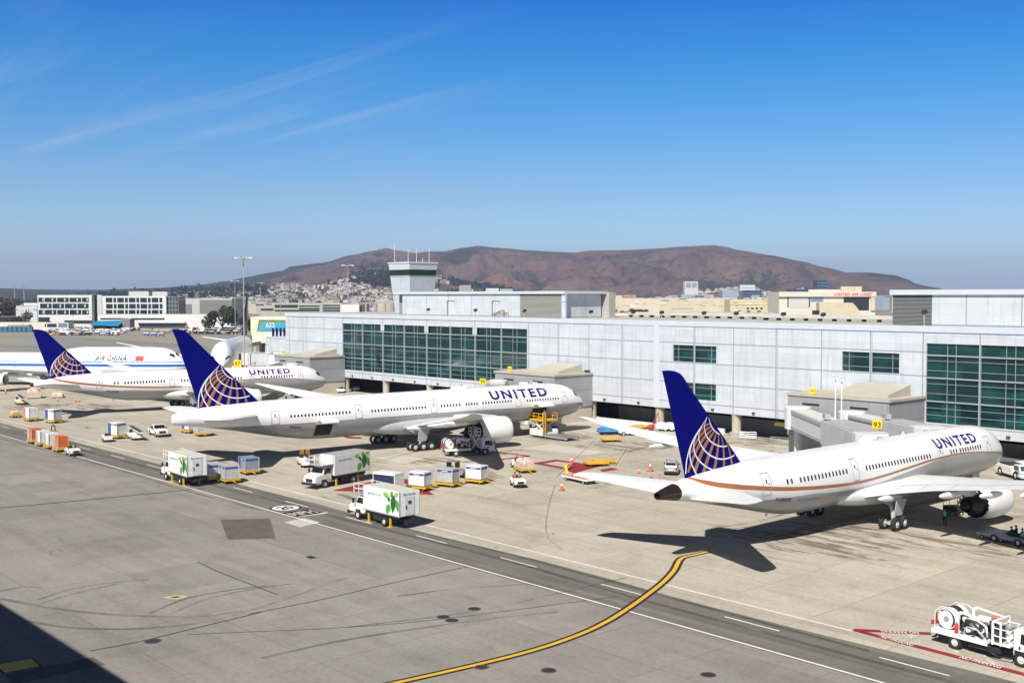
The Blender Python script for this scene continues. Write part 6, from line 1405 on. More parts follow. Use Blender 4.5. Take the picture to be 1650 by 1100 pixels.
# ---- fuel dispenser trucks
def fuel_truck(label, loc, rz, lift=False):
    t = thing('fuel_truck', label, 'fuel truck', loc, rz, 'white fuel dispenser trucks')
    mb = MB(); mb.box(-3.7, 3.3, -.45, .45, .62, .9); mb.box(-1.2, 1.0, -.95, -.5, .42, .8); mb.box(-.4, .8, .5, .95, .42, .8); ch = mb.build('chassis', M_CHAS, t)
    for s in (-1, 1):
        vwheel(t, -2.1, s * .92, .46, .46); vwheel(t, 2.45, s * .95, .46, .3)
    mb = MB(); mb.box(-3.75, .25, -1.18, 1.18, .93, 1.12); mb.box(-3.75, .25, -1.2, -1.12, .8, 1.13); dk = mb.build('deck', M_W, t, bevel=.02)
    # hose reel with its round guard
    mb = MB(); mb.lathe([(-.85, .05), (-.85, .62), (-.78, .70), (-.30, .70), (-.30, .60), (.30, .60), (.30, .70), (.78, .70), (.85, .62), (.85, .05)], (-2.85, 0, 1.84), (0, -1, 0), 30)
    rl = mb.build('hose_reel', M_W, t, True, auto=40)
    mb = MB(); mb.lathe([(-.28, .605), (-.28, .72), (.28, .72), (.28, .605)], (-2.85, 0, 1.84), (0, -1, 0), 30); mb.build('hose', M_CHAS, rl, True)
    mb = MB(); mb.lathe([(.86, .2), (.9, .18), (.9, .02)], (-2.85, 0, 1.84), (0, -1, 0), 16); mb.build('hub', M_SILV, rl)
    mb = MB(); mb.rings([[(-2.85 + .64 * math.cos(a), -.872, 1.84 + .64 * math.sin(a)) for a in [PI * k / 12 - .8 for k in range(13)]] + [(-2.85 + .50 * math.cos(a), -.872, 1.84 + .60 * math.sin(a)) for a in [PI * k / 12 - .8 for k in range(12, -1, -1)]], [(-2.85 + .64 * math.cos(a), -.88, 1.84 + .64 * math.sin(a)) for a in [PI * k / 12 - .8 for k in range(13)]] + [(-2.85 + .50 * math.cos(a), -.88, 1.84 + .60 * math.sin(a)) for a in [PI * k / 12 - .8 for k in range(12, -1, -1)]]]); mb.build('reel_slot', M_CHAS, rl)
    pr_ = [(-2.05, 1.12), (-2.05, 2.45), (-1.75, 2.62), (-1.0, 2.55), (.2, 2.42), (.2, 2.3), (-1.0, 2.38), (-1.6, 2.44), (-1.85, 2.3), (-1.85, 1.12)]
    for q0, q1 in ((-1.0, -.9), (.9, 1.0)): mb = MB(); mb.prism(pr_, 'y', q0, q1); mb.build('frame', M_W, t, bevel=.02)
    mb = MB(); mb.box(-1.7, .15, -.55, .55, 1.13, 1.5); mb.box(-1.0, -.1, .2, .8, 1.5, 2.2); mb.box(-1.75, -1.3, -.75, -.2, 1.5, 2.1); mb.build('pump_set', mat('machinery_dark', (.05, .052, .055), .5, var=.4, scale=4), t, bevel=.03)
    for x, y, z, r in ((-1.5, -.62, 2.1, .24), (-.35, -.75, 1.62, .2), (-.05, -.5, 2.25, .2), (-1.15, -.9, 1.5, .16)):
        mb = MB(); mb.lathe([(-.2, .02), (-.2, r), (.18, r), (.24, r * .7), (.24, .02)], (x, y, z), (0, -1, 0), 16); mb.build('valve', M_W, t, True, auto=40)
    for y in (-.52, .42):
        mb = MB(); mb.lathe([(-.55, .02), (-.55, .28), (-.45, .33), (.35, .33), (.46, .26), (.48, .02)], (-.72, y, 1.95), (1, 0, 0), 18); mb.build('filter_vessel', M_W, t, True, auto=40)
    mb = MB(); mb.path([(-1.6, -1.0, 1.25), (-1.2, -1.08, 1.7), (-.5, -1.08, 1.7), (-.1, -1.02, 1.3)], .085); mb.build('pipework', M_STEEL, t, True)
    mb = MB(); mb.path([(-1.3, -.95, 2.25), (-.6, -1.02, 2.3), (.05, -.95, 2.0), (.1, -.9, 1.3)], .07); mb.build('pipework', M_W, t, True)
    mb = MB(); mb.path([(-.25, -1.0, 1.15), (-.3, -1.05, 1.6), (-.8, -1.05, 2.1), (-1.5, -.95, 1.9)], .06); mb.build('hose', M_CHAS, t, True)
    mb = MB(); mb.path([(-1.1, .95, 1.2), (-.3, 1.02, 1.9), (.1, .95, 1.2)], .1); mb.build('pipework', M_STEEL, t, True)
    for x, z in ((-1.55, 1.5), (-.75, 1.42), (-.2, 1.95), (-1.2, 2.1)):
        mb = MB(); mb.lathe([(0, .15), (.06, .15), (.06, .01)], (x, -1.12, z), (0, -1, 0), 14); mb.build('gauge', M_CHAS, t)
    mb = MB(); mb.lathe([(0, .02), (0, .13), (.5, .13), (.58, .07), (.66, .04), (.66, .01)], (-1.95, -1.12, 1.2), (0, 0, 1), 12); mb.build('extinguisher', M_REDP, t, True, auto=40)
    mb = MB(); mb.path([(.12, -.9, 1.0), (.2, -1.05, .5), (.9, -1.05, .3), (1.8, -.95, .35), (2.0, -.8, .9)], .06, 8); mb.build('hose_loop', M_CHAS, t, True)
    mb = MB(); mb.path([(.2, -.7, 2.4), (.34, -.8, 1.6), (.42, -.7, 1.0)], .09); mb.path([(.34, -.4, 2.3), (.46, -.5, 1.6), (.42, -.7, 1.0)], .07); mb.build('hose', M_CHAS, t, True)
    # lift basket behind the cab
    zb = 1.05 if not lift else 2.9
    mb = MB(); mb.box(.55, 1.75, -1.12, 1.0, zb, zb + .1); bk = mb.build('lift_basket', M_W, t)
    mb = MB()
    for z in (.55, 1.05):
        for s in (-1.1, .98): mb.tube((.58, s, zb + z), (1.72, s, zb + z), .035)
        for x in (.58, 1.72): mb.tube((x, -1.1, zb + z), (x, .98, zb + z), .035)
    for x in (.58, 1.15, 1.72):
        for s in (-1.1, .98): mb.tube((x, s, zb), (x, s, zb + (1.08 if x != .58 or lift else 1.5)), .035)
    mb.build('railing', M_WLINE, bk)
    mb = MB(); mb.box(.75, 1.2, -.2, .5, zb + .1, zb + .95); mb.build('control_box', M_SILV, bk)
    if not lift:
        mb = MB(); mb.box(.5, .62, -1.12, -1.0, 1.0, 2.55); mb.box(1.05, 1.15, -1.12, -1.02, 1.0, 2.45); mb.box(.5, 1.15, -1.12, -1.0, 2.45, 2.57); mb.box(.5, .62, .9, 1.02, 1.0, 2.55); mb.box(.5, .62, -1.0, .9, 2.45, 2.55); mb.build('tall_frame', M_WLINE, bk)
        mb = MB(); mb.box(.65, 1.0, -.95, -.3, zb + .1, zb + 1.15); mb.box(1.25, 1.6, .2, .8, zb + .1, zb + .8); mb.build('equipment', mat('machinery_dark', (.05, .052, .055)), bk)
        mb = MB(); mb.lathe([(0, .22), (.7, .22), (.8, .1)], (1.45, -.6, zb + .1), (0, 0, 1), 14); mb.build('tank', M_W, bk, True, auto=40)
        mb = MB(); mb.tube((1.5, .3, zb + .8), (1.9, .5, 2.75), .07); mb.build('exhaust_stack', M_SILV, bk)
    if lift:
        mb = MB()
        for s in (-.6, .5): mb.tube((.6, s, 1.0), (1.7, s, zb), .08); mb.tube((1.7, s, 1.0), (.6, s, zb), .08)
        mb.build('scissor_arms', M_W, t)
    mb = MB(); mb.lathe([(0, .12), (.16, .1), (.18, .01)], (.25, -.5, 2.5), (0, 0, 1), 12); mb.tube((.25, -.5, 2.2), (.25, -.5, 2.5), .05); mb.build('beacon', M_ORNG, t)
    for s in (-.85, .85): mb = MB(); mb.path([(-3.7, s, 1.1), (-3.7, s, 2.2), (-3.2, s, 2.6), (-2.3, s, 2.6), (-2.0, s, 2.42)], .025); mb.build('rear_rail', M_WLINE, t)
    mb = MB(); mb.box(-3.95, -3.76, -.9, -.5, 1.25, 1.5); mb.box(-4.0, -3.76, -.3, .3, 1.2, 1.9); mb.build('rear_coupling', mat('coupling_red', (.35, .05, .04), .5), t)
    # cab-over cab
    mb = MB(); mb.prism([(1.95, .62), (1.95, 2.2), (2.15, 2.42), (3.35, 2.42), (3.62, 2.2), (3.95, 1.35), (3.98, .55), (3.05, .55), (2.95, .98), (1.98, .98)], 'y', -1.05, 1.05); cb_ = mb.build('cab', M_W, t, bevel=.09)
    mb = MB(); mb.face([(3.64, -.92, 2.15), (3.93, -.95, 1.4), (3.93, .95, 1.4), (3.64, .92, 2.15)]); o = mb.build('windscreen', M_GLASS, cb_); o.location = (.03, 0, .015)
    for s in (-1, 1):
        mb = MB(); mb.prism([(2.4, 1.5), (2.45, 2.12), (3.4, 2.12), (3.62, 1.75), (3.7, 1.3), (3.2, 1.38)], 'y', s * 1.055, s * 1.07); mb.build('side_window', M_GLASS, cb_)
        mb = MB(); mb.box(2.3, 2.42, s * 1.055 - .01, s * 1.055 + .02, 1.1, 1.3); mb.build('handle', M_CHAS, cb_)
        mb = MB(); mb.box(2.75, 3.05, s * 1.06 - .006, s * 1.06 + .006, 1.02, 1.26); mb.build('badge', mat('badge_blue', (.03, .20, .62), .5), cb_)
        mb = MB(); mb.tube((3.6, s * 1.05, 1.9), (3.85, s * 1.35, 1.9), .025); mb.box(3.8, 3.9, s * 1.35 - .1, s * 1.35 + .1, 1.6, 2.1); mb.build('mirror', M_CHAS, cb_)
        mb = MB(); mb.box(3.94, 4.0, s * .8 - .16, s * .8 + .16, .78, .98); mb.build('headlight', M_LAMP, cb_)
    mb = MB(); mb.box(3.95, 4.1, -1.06, 1.06, .42, .7); mb.build('bumper', M_W, cb_)
    return t
l_, r_ = by_wheels((1638, 1073), (1543, 1047), (2.45, -2.1), -1.1); fuel_truck('white fuel dispenser truck with a round hose reel at the lower right corner', l_, r_)
l_, r_ = by_wheels((777, 733), (740, 735), (2.45, -2.1), -1.1); fuel_truck('fuel dispenser truck in the shade under the engine of the middle airliner', l_, r_, True)
person('worker in a dark green vest on the raised basket under the middle airliner wing', gp(762, 734) + Vector((0, 0, 2.95)), rad(30), vest=(.05, .22, .05))
# ---- pushback tractor and towbar at the nearest nose
t = thing('pushback_tractor', 'big low white pushback tractor at the nose of the nearest airliner', 'pushback tractor', gp(1622, 772) + Vector((.6, 2.2, 0)), rad(-38))
mb = MB(); mb.prism([(-3.6, .45), (-3.6, 1.5), (-1.0, 1.55), (.8, 1.45), (.8, .9), (2.9, .9), (3.1, .45)], 'y', -1.35, 1.35); b = mb.build('body', M_W, t, bevel=.08)
mb = MB(); mb.prism([(.85, .95), (.85, 1.95), (2.2, 1.95), (2.6, .95)], 'y', -1.2, .1); c = mb.build('cab', M_W, t, bevel=.06)
mb = MB(); mb.box(1.0, 2.1, -1.225, -1.2, 1.3, 1.85); mb.box(1.0, 2.1, .1, .125, 1.3, 1.85); mb.face([(2.26, -1.1, 1.88), (2.5, -1.1, 1.3), (2.5, .0, 1.3), (2.26, .0, 1.88)]); mb.build('window', mat('green_glass', (.03, .10, .09)), c)
mb = MB(); mb.box(-3.0, -.6, -1.0, 1.0, 1.56, 1.7); mb.build('engine_cover', M_CHAS, b)
for x in (-2.3, 1.6):
    for s in (-1, 1): vwheel(t, x, s * 1.2, .58, .45)
# ---- engine crew and open tug
p = gp(1536, 829); t = thing('service_cart', 'small orange-topped service cart behind the engine of the nearest airliner', 'service cart', p, rad(60))
mb = MB(); mb.box(-.9, .9, -.6, .6, .4, 1.0); mb.build('body', M_CHAS, t, bevel=.04); mb = MB(); mb.box(-.95, .95, -.65, .65, 2.05, 2.13); mb.build('canopy', M_ORNG, t)
mb = MB()
for x in (-.85, .85):
    for s in (-.55, .55): mb.tube((x, s, 1.0), (x, s, 2.05), .03)
mb.build('frame', M_SILV, t)
for x in (-.6, .6):
    for s in (-1, 1): vwheel(t, x, s * .5, .2, .14)
person('worker in a bright green vest standing in the wing shadow of the nearest airliner', gp(1522, 846), rad(100), vest=(.06, .75, .10))
person('worker in pale clothes bending at the service cart behind the nearest engine', gp(1547, 828), rad(140), shirt=(.55, .52, .46), trousers=(.03, .03, .04))
p = gp(1626, 874); R4 = Matrix.Rotation(rad(172), 3, 'Z')
t = thing('crew_tug', 'grey open crew tug with a yellow front and four people at the right edge', 'tractor', p, rad(172))
mb = MB(); mb.prism([(-2.3, .4), (-2.3, .8), (-.3, .8), (-.1, 1.05), (1.7, .95), (1.9, .4), (1.4, .4), (1.3, .66), (.75, .66), (.65, .38), (-1.0, .38), (-1.1, .66), (-1.7, .66), (-1.8, .4)], 'y', -.85, .85); b = mb.build('body', M_GREYD, t, bevel=.06)
mb = MB(); mb.box(1.86, 1.95, -.8, .8, .45, .85); mb.build('front_panel', M_YELP, b); mb = MB(); mb.box(1.96, 1.98, -.5, .5, .52, .62); mb.box(1.96, 1.98, -.5, .5, .7, .78); mb.build('grille', M_CHAS, b)
mb = MB(); mb.box(-.7, -.3, -.7, .7, .81, .95); mb.box(-1.9, -1.5, -.7, .7, .81, .95); mb.build('seat', M_CHAS, t); road_wheels(t, (-1.4, 1.05), .75, .35, .25)
for i, (x, y, vst, lab) in enumerate(((-.5, .4, None, 'dark-clothed driver at the front left of the crew tug'), (-.5, -.35, None, 'dark-clothed worker beside the driver of the crew tug'), (-1.6, .4, (.08, .60, .08), 'worker in a green vest at the back of the crew tug'), (-1.6, -.35, (.30, .03, .02), 'worker in a dark red vest at the back of the crew tug'))):
    person(lab, p + R4 @ Vector((x, y, -.02)), rad(172), 'sit', vest=vst)
# blue-grey flat cart ahead of the tug
t = thing('flat_cart', 'low blue-grey flat cart just left of the crew tug', 'cart', gp(1604, 869), rad(172)); mb = MB(); mb.box(-1.5, 1.5, -.9, .9, .45, .6); mb.build('deck', mat('cart_bluegrey', (.30, .36, .45), .5, var=.2), t, bevel=.03); road_wheels(t, (-1, 1), .7, .2, .15)
# ---- barriers, ladder, rails under the pier
def jersey(label, a, b):
    A, B = gp(*a), gp(*b); d = B - A; L = d.length; t = thing('concrete_barrier', label, 'barrier', A, math.atan2(d.y, d.x)); n_ = int(L / 3.1)
    for k in range(n_):
        mb = MB(); mb.prism([(-.32, 0), (-.32, .12), (-.16, .4), (-.1, 1.0), (.1, 1.0), (.16, .4), (.32, .12), (.32, 0)], 'x', k * L / n_, (k + 1) * L / n_ - .04); mb.build('segment', mat('white_concrete', (.66, .66, .62), .7, var=.12), t)
jersey('long white concrete barrier under the pier behind the nearest airliner tail', (962, 680), (1052, 690)); jersey('white concrete barrier in front of the dark undercroft at the right edge', (1596, 744), (1690, 758))
jersey('short white concrete barrier just left of the pier column right of the blue fin', (1142, 697), (1168, 700))
t = thing('ladder_stand', 'red step ladder stand beside the pier columns', 'ladder', gp(1054, 693), rad(40))
mb = MB()
for s in (-.4, .4): mb.tube((-.7, s, 0), (.7, s, 3.1), .05); mb.tube((1.1, s, 0), (.7, s, 3.1), .05)
for k in range(9): mb.box(-.75 + k * .16, -.45 + k * .16, -.4, .4, .3 + k * .34, .35 + k * .34)
mb.build('frame', M_REDP, t); mb = MB(); mb.ball((-.6, 0, .55), .6, .6, .5); mb.build('hose_drum', M_REDP, t, True)
for px, lab in ((1068, 'white ground power cart right of the red ladder, left of the other'), (1079, 'white ground air cart right of the red ladder, close to the blue fin')):
    t = thing('ground_cart', lab, 'ground cart', gp(px, 694), rad(20), 'white ground carts by the columns'); mb = MB(); mb.prism([(-1.1, .35), (-1.1, 1.2), (-.6, 1.5), (.9, 1.5), (1.1, 1.2), (1.1, .35)], 'y', -.65, .65); mb.build('body', M_W, t, bevel=.06); mb = MB(); mb.path([(1.0, -.5, .9), (1.5, -.7, .6), (1.9, -.4, .3), (1.4, .2, .25)], .13, 8); mb.build('hose', mat('hose_pale', (.62, .6, .56), .6), t); road_wheels(t, (-.7, .7), .55, .22, .15)
for (px, py, rz, lab) in ((1205, 707, 30, 'pale tubular rail barrier right of the pier column'), (1232, 728, 55, 'pale tubular rail barrier over the back of the nearest airliner'), (1256, 716, 20, 'long low rail barrier in front of the dark undercroft')):
    t = thing('rail_barrier', lab, 'barrier', gp(px, py), rad(rz), 'tubular rail barriers'); mb = MB()
    for z in (.25, .55, .85, 1.15): mb.tube((-1.4, 0, z), (1.4, 0, z), .035)
    for x in (-1.4, 0, 1.4): mb.tube((x, 0, 0), (x, 0, 1.2), .04); mb.tube((x, -.3, 0.02), (x, .3, .02), .04)
    mb.build('frame', M_SILV, t)
t = thing('undercroft_sign', 'small yellow hanging sign in the dark undercroft left of the right gate room', 'sign', yp(1262, 684, 153.5), 0); mb = MB(); mb.box(-1.6, 1.6, -.06, .06, -.3, .3); mb.build('board', M_SIGN, t); mb = MB(); mb.tube((-1.2, 0, .3), (-1.2, 0, 1.1), .03); mb.tube((1.2, 0, .3), (1.2, 0, 1.1), .03); mb.build('hanger', M_JETG, t)
t = thing('stair_truck', 'white boarding stair at the open door of the jumbo jet', 'stair', gp(170, 607), rad(60))
mb = MB(); mb.rings([[(-3, -.8, .6), (-3, .8, .6), (-3, .8, .9), (-3, -.8, .9)], [(3.5, -.8, 4.6), (3.5, .8, 4.6), (3.5, .8, 5.0), (3.5, -.8, 5.0)]]); mb.build('steps', M_W, t); mb = MB(); mb.box(-3.4, 2.6, -1, 1, .5, 1.0); mb.box(-3.4, -2.0, -1, 1, 1.0, 2.2); mb.build('chassis', M_W, t)
mb = MB(); mb.box(3.5, 5.0, -1.1, 1.1, 4.6, 4.8); mb.box(3.5, 5.0, -1.1, -1.0, 4.8, 6.6); mb.box(3.5, 5.0, 1.0, 1.1, 4.8, 6.6); mb.build('top_platform', M_W, t); road_wheels(t, (-2.4, 1.8), .85, .4, .3)
# ------------------------------------------------------------------ far side: hills, town, airport buildings
def zof(py, d): return CH - (py - HY) * d / F
def sil(tab, px):
    if px <= tab[0][0]: return tab[0][1]
    for a, b in zip(tab, tab[1:]):
        if px <= b[0]:
            t = (px - a[0]) / (b[0] - a[0]); t = t * t * (3 - 2 * t) * .5 + t * .5; return a[1] + (b[1] - a[1]) * t
    return tab[-1][1]
RIDGE = [(-200, 466), (0, 464), (60, 466), (150, 467), (250, 464), (320, 459), (365, 453), (400, 446), (430, 440), (455, 436), (470, 429), (520, 423), (570, 410), (600, 404), (622, 400), (645, 404), (670, 408), (690, 405), (715, 405), (745, 399), (770, 396), (800, 399), (850, 403), (900, 406), (925, 407), (950, 404), (1000, 403), (1060, 400), (1100, 397), (1150, 395), (1165, 397), (1190, 403), (1240, 411), (1290, 421), (1330, 431), (1365, 439), (1400, 439), (1440, 443), (1460, 449), (1475, 457), (1500, 462), (1530, 468), (1580, 476), (1700, 480), (1900, 480)]
FOOT = [(100, 482), (200, 472), (300, 466.5), (380, 463), (430, 459), (470, 452), (510, 445), (540, 439), (570, 434), (600, 431), (640, 432), (670, 437), (700, 444), (740, 452), (800, 462), (860, 478)]
def ground_at(px, d): return gp(px, HY + CH * F / d)
def rdir(px): v = VV + RR * ((px - 825) / F); v = Vector((v.x, v.y, 0)); return v
VH = Vector((VV.x, VV.y, 0)); VH.normalize()
def at_d(px, d, z=0.):
    p = VH * d + RR * ((px - 825) / F * d); return Vector((p.x, p.y, z))
def hill_z(px, d):
    d1 = 5200.; d0 = 3100. + 250 * noise.noise((px * .006, 5, 0)); H = zof(sil(RIDGE, px), d1)
    t = (d - d0) / (d1 - d0)
    if t <= 0: return -3.
    p = at_d(px, d)
    if t < 1:
        r = 1 - 1.6 * abs(noise.noise((p.x / 520, p.y / 520, .3))); r2 = 1 - 1.6 * abs(noise.noise((p.x / 190, p.y / 190, 4.3))); n3 = noise.fractal((p.x / 90, p.y / 90, 1.7), .8, 2.1, 4)
        e = 4 * t * (1 - t)
        z = H * (t ** 1.25) + e * H * (.50 * (r - .60) + .30 * (r2 - .60) + .10 * n3)
        return max(-3, min(z, H * (.35 + .65 * t)))
    return H * max(0, 1 - (t - 1) * .9) + 3 * noise.noise((p.x / 60, p.y / 60, 2))
def terrain(name, zf, px0, px1, step, ds, green, m):
    mb = MB(); bm = mb.bm; lay = bm.verts.layers.float.new('shrub'); rows = []
    px = px0; cols = []
    while px <= px1: cols.append(px); px += step
    for d in ds:
        r = []
        for px in cols:
            p = at_d(px, d); v = bm.verts.new((p.x, p.y, zf(px, d))); v[lay] = green(px, d, v.co.z); r.append(v)
        rows.append(r)
    for a, b in zip(rows, rows[1:]):
        for i in range(len(cols) - 1): bm.faces.new((a[i], a[i + 1], b[i + 1], b[i]))
    o = mb.build(name, m, None, True); return struct(o)
def hill_mat():
    m, n, l, b = nt('dry_hillside'); tc = n.new('ShaderNodeTexCoord'); P = tc.outputs['Object']; at = n.new('ShaderNodeAttribute'); at.attribute_name = 'shrub'
    g = noise_(n, l, P, .004, 8, .7); f = noise_(n, l, P, .022, 7, .8); h = noise_(n, l, P, .0016, 4, .6)
    c = ramp_(n, l, g, [(.32, (.085, .058, .062)), (.5, (.150, .098, .094)), (.68, (.215, .137, .115))])
    c = mix_(n, l, smooth_(n, l, h, .52, .68), c, (.225, .130, .105))
    c = mix_(n, l, 1, c, ramp_(n, l, f, [(.30, (.66, .68, .74)), (.5, (1, 1, 1)), (.72, (1.18, 1.15, 1.10))]), 'MULTIPLY')
    q2 = noise_(n, l, P, .055, 5, .7)
    c = mix_(n, l, 1, c, ramp_(n, l, q2, [(.34, (.70, .72, .78)), (.52, (1, 1, 1)), (.75, (1.1, 1.1, 1.06))]), 'MULTIPLY')
    k = math_(n, l, 'ADD', math_(n, l, 'MULTIPLY', at.outputs['Fac'], 1.0), math_(n, l, 'MULTIPLY', math_(n, l, 'SUBTRACT', f, .5), 2.6))
    c = mix_(n, l, smooth_(n, l, k, .42, .60), c, ramp_(n, l, f, [(.3, (.028, .032, .036)), (.7, (.060, .060, .052))]))
    l.new(c, b.inputs['Base Color']); b.inputs['Roughness'].default_value = .95; b.inputs['Specular IOR Level'].default_value = .1
    return m
MH = hill_mat()
def green_a(px, d, z):
    t = (d - 3100) / 2100; p = at_d(px, d); v = .22 + .34 * max(0, (620 - px) / 300) + .48 * (noise.noise((p.x / 260, p.y / 260, 8)) - .1)
    gul = abs(noise.noise((p.x / 520, p.y / 520, .3))); v += 1.15 * max(0, gul - .19) + 1.0 * max(0, abs(noise.noise((p.x / 190, p.y / 190, 4.3))) - .17)
    if px < 400: v += .45
    return max(0, min(1, v))
ds = [3000 + 30 * i for i in range(77)] + [5500, 5900, 6500]
terrain('hills', hill_z, -200, 1900, 2.5, ds, green_a, MH)
def foot_z(px, d):
    d1 = 3500.; d0 = 1750.; H = zof(sil(FOOT, px), d1)
    t = (d - d0) / (d1 - d0)
    if t <= 0: return -2.
    p = at_d(px, d)
    if t > 1: return H * max(0, 1 - (t - 1) * 2.2) - (2 if t > 1.3 else 0)
    return max(-2, H * t ** (1.0 + .5 * min(1, max(0, (px - 400) / 150))) * (1 + .12 * noise.noise((p.x / 160, p.y / 160, 3)) * (1 - t)))
def green_b(px, d, z):
    p = at_d(px, d); v = .05 + .25 * noise.noise((p.x / 140, p.y / 140, 2))
    if 560 < px < 690: v += .62 * min(1, (px - 560) / 20) * (1 if 60 < z < zof(438, 3500) else .15)
    return max(0, min(1, v))
terrain('foothill', foot_z, 90, 870, 5, [1720 + 50 * i for i in range(46)], green_b, MH)
# residential slopes: far too many and too small to count
def townland(px, d):
    return max(0, hill_z(px, d), foot_z(px, d) if 90 < px < 870 else 0)
mb = MB(); random.seed(11)
def hut(px, d, big=1.):
    z = townland(px, d); p = at_d(px, d, z - 1); a = random.random() * PI; w_, q, h = random.uniform(7, 13) * big, random.uniform(6, 9) * big, random.uniform(4, 7.5) * big ** .5; R = Matrix.Rotation(a, 3, 'Z'); mi = random.choice((0, 0, 0, 1, 1, 2, 3))
    B = [p + R @ Vector(c) for c in ((-w_ / 2, -q / 2, 0), (w_ / 2, -q / 2, 0), (w_ / 2, q / 2, 0), (-w_ / 2, q / 2, 0))]; T = [b + Vector((0, 0, h)) for b in B]; r0, r1 = (T[0] + T[3]) / 2 + Vector((0, 0, h * .4)), (T[1] + T[2]) / 2 + Vector((0, 0, h * .4))
    for i in range(4): mb.face([B[i], B[(i + 1) % 4], T[(i + 1) % 4], T[i]], mi)
    mb.face([T[0], T[1], r1, r0], 4 if random.random() < .6 else 5); mb.face([T[2], T[3], r0, r1], 4 if random.random() < .6 else 5); mb.face([T[0], r0, T[3]], mi); mb.face([T[1], T[2], r1], mi)
for i in range(4600):
    px = random.uniform(215, 650) if i < 3600 else random.uniform(215, 1000); d = random.uniform(1800, 3200)
    if noise.noise((px * .03, d * .004, 2)) < -.18 or d > 2500 + 700 * (noise.noise((px * .012, 9, 1)) + .55): continue
    hut(px, d)
for i in range(520): hut(random.uniform(850, 1010), random.uniform(3150, 3420))
for i in range(460): hut(random.gauss(1195, 40), random.uniform(3150, 3450))
for i in range(60): hut(random.gauss(588, 9), random.uniform(3000, 3150), 1.2)
for i in range(60): hut(random.gauss(712, 6), random.uniform(3150, 3400), 1.3)
for i in range(160): hut(random.uniform(-60, 260), random.uniform(1500, 2600), 1.4)
struct(mb.build('hillside_houses', [mat('house_white', (.62, .60, .56), .8, var=0), mat('house_cream', (.55, .47, .36), .8, var=0), mat('house_grey', (.36, .36, .38), .8, var=0), mat('house_rose', (.45, .28, .22), .8, var=0), mat('roof_dark', (.13, .11, .11), .9, var=0), mat('roof_pale', (.36, .32, .29), .9, var=0)]), 'stuff')
def leafy(mb, c, rx, rz, n_, mi_n=3, size=1.):
    "crown of many small leaf clumps scattered through an uneven volume"
    lob = [(Vector((random.gauss(0, .45), random.gauss(0, .45), random.gauss(0, .32))), random.uniform(.35, .62)) for _ in range(6)]
    for _ in range(n_):
        q, r = random.choice(lob); v = Vector((random.gauss(0, 1), random.gauss(0, 1), random.gauss(0, 1))); v.normalize(); v = q + v * r * random.random() ** .35
        p = Vector(c) + Vector((v.x * rx, v.y * rx, v.z * rz)); a = Vector((random.gauss(0, 1), random.gauss(0, 1), random.gauss(0, 1))).normalized(); b = a.orthogonal().normalized(); k = size * random.uniform(.6, 1.3); e = a.cross(b)
        mb.face([p + b * k, p + e * k * .7, p - b * k, p - e * k * .7], random.randrange(mi_n))
LEAF = [mat('foliage_dark', (.018, .030, .012), .8, var=.3, scale=.5), mat('foliage_mid', (.035, .055, .018), .8, var=.3, scale=.5), mat('foliage_olive', (.060, .070, .022), .8, var=.3, scale=.5)]
LEAFB = [mat('foliage_blue', (.016, .028, .024), .9, var=.2, scale=.1), mat('foliage_blue2', (.026, .040, .030), .9, var=.2, scale=.1)]
mb = MB(); random.seed(5)
def clump(px, d, h):
    p = at_d(px, d, townland(px, d) + h * .45); leafy(mb, p, h * .55, h * .62, 26, 2, h * .22)
for i in range(620): clump(random.uniform(-100, 430), random.uniform(2300, 3200), random.uniform(9, 20))
for i in range(520): clump(random.uniform(230, 1000), random.uniform(1900, 3000), random.uniform(6, 13))
for i in range(170): clump(random.gauss(612, 28), random.uniform(2750, 3300), random.uniform(10, 20))
for i in range(200): clump(random.uniform(700, 960), random.uniform(3120, 3400), random.uniform(10, 18))
for i in range(200): clump(random.uniform(985, 1330), random.uniform(2700, 3100), random.uniform(8, 16))
for px, d in [(600 + random.gauss(0, 16), random.uniform(5100, 5210)) for _ in range(0)]: clump(px, d, 14)
struct(mb.build('distant_woodland', LEAFB), 'stuff')
def tree(label, p, h, rx, kinds=LEAF, n_=900, group='trees', trunk=.3, leaf=.5):
    t = thing('broadleaf_tree', label, 'tree', p, 0, group); mb = MB(); hz = h * trunk
    mb.tube((0, 0, 0), (.1, .05, hz + h * .15), h * .035, h * .022, 8)
    for k in range(6): a = k * 1.05; mb.tube((.05, 0, hz * .8), (math.cos(a) * rx * .5, math.sin(a) * rx * .5, hz + h * .3), h * .016, h * .006, 6)
    mb.build('trunk', mat('bark', (.07, .052, .038), .9, var=.3), t)
    mb = MB(); leafy(mb, (0, 0, hz + (h - hz) * .5), rx, (h - hz) * .62, n_, len(kinds), leaf); mb.build('crown', kinds, t); return t
random.seed(3)
tree('big round dark tree beside the white warehouse, left of the tall lamp mast', at_d(358, 720), 17, 9.5, n_=2200, leaf=.75)
tree('low tree right of the tall lamp mast before the parking garage', at_d(409, 640), 12, 6, n_=1000, leaf=.7, kinds=LEAF[:2] + [mat('foliage_brown', (.09, .05, .03), .9, var=.3)])
tree('low dark tree left of the sign wall behind the navy fin', at_d(424, 660), 9, 6, n_=900, leaf=.7)
RED = [mat('foliage_rust', (.09, .035, .022), .9, var=.3), mat('foliage_brown', (.09, .05, .03), .9, var=.3), LEAF[0]]
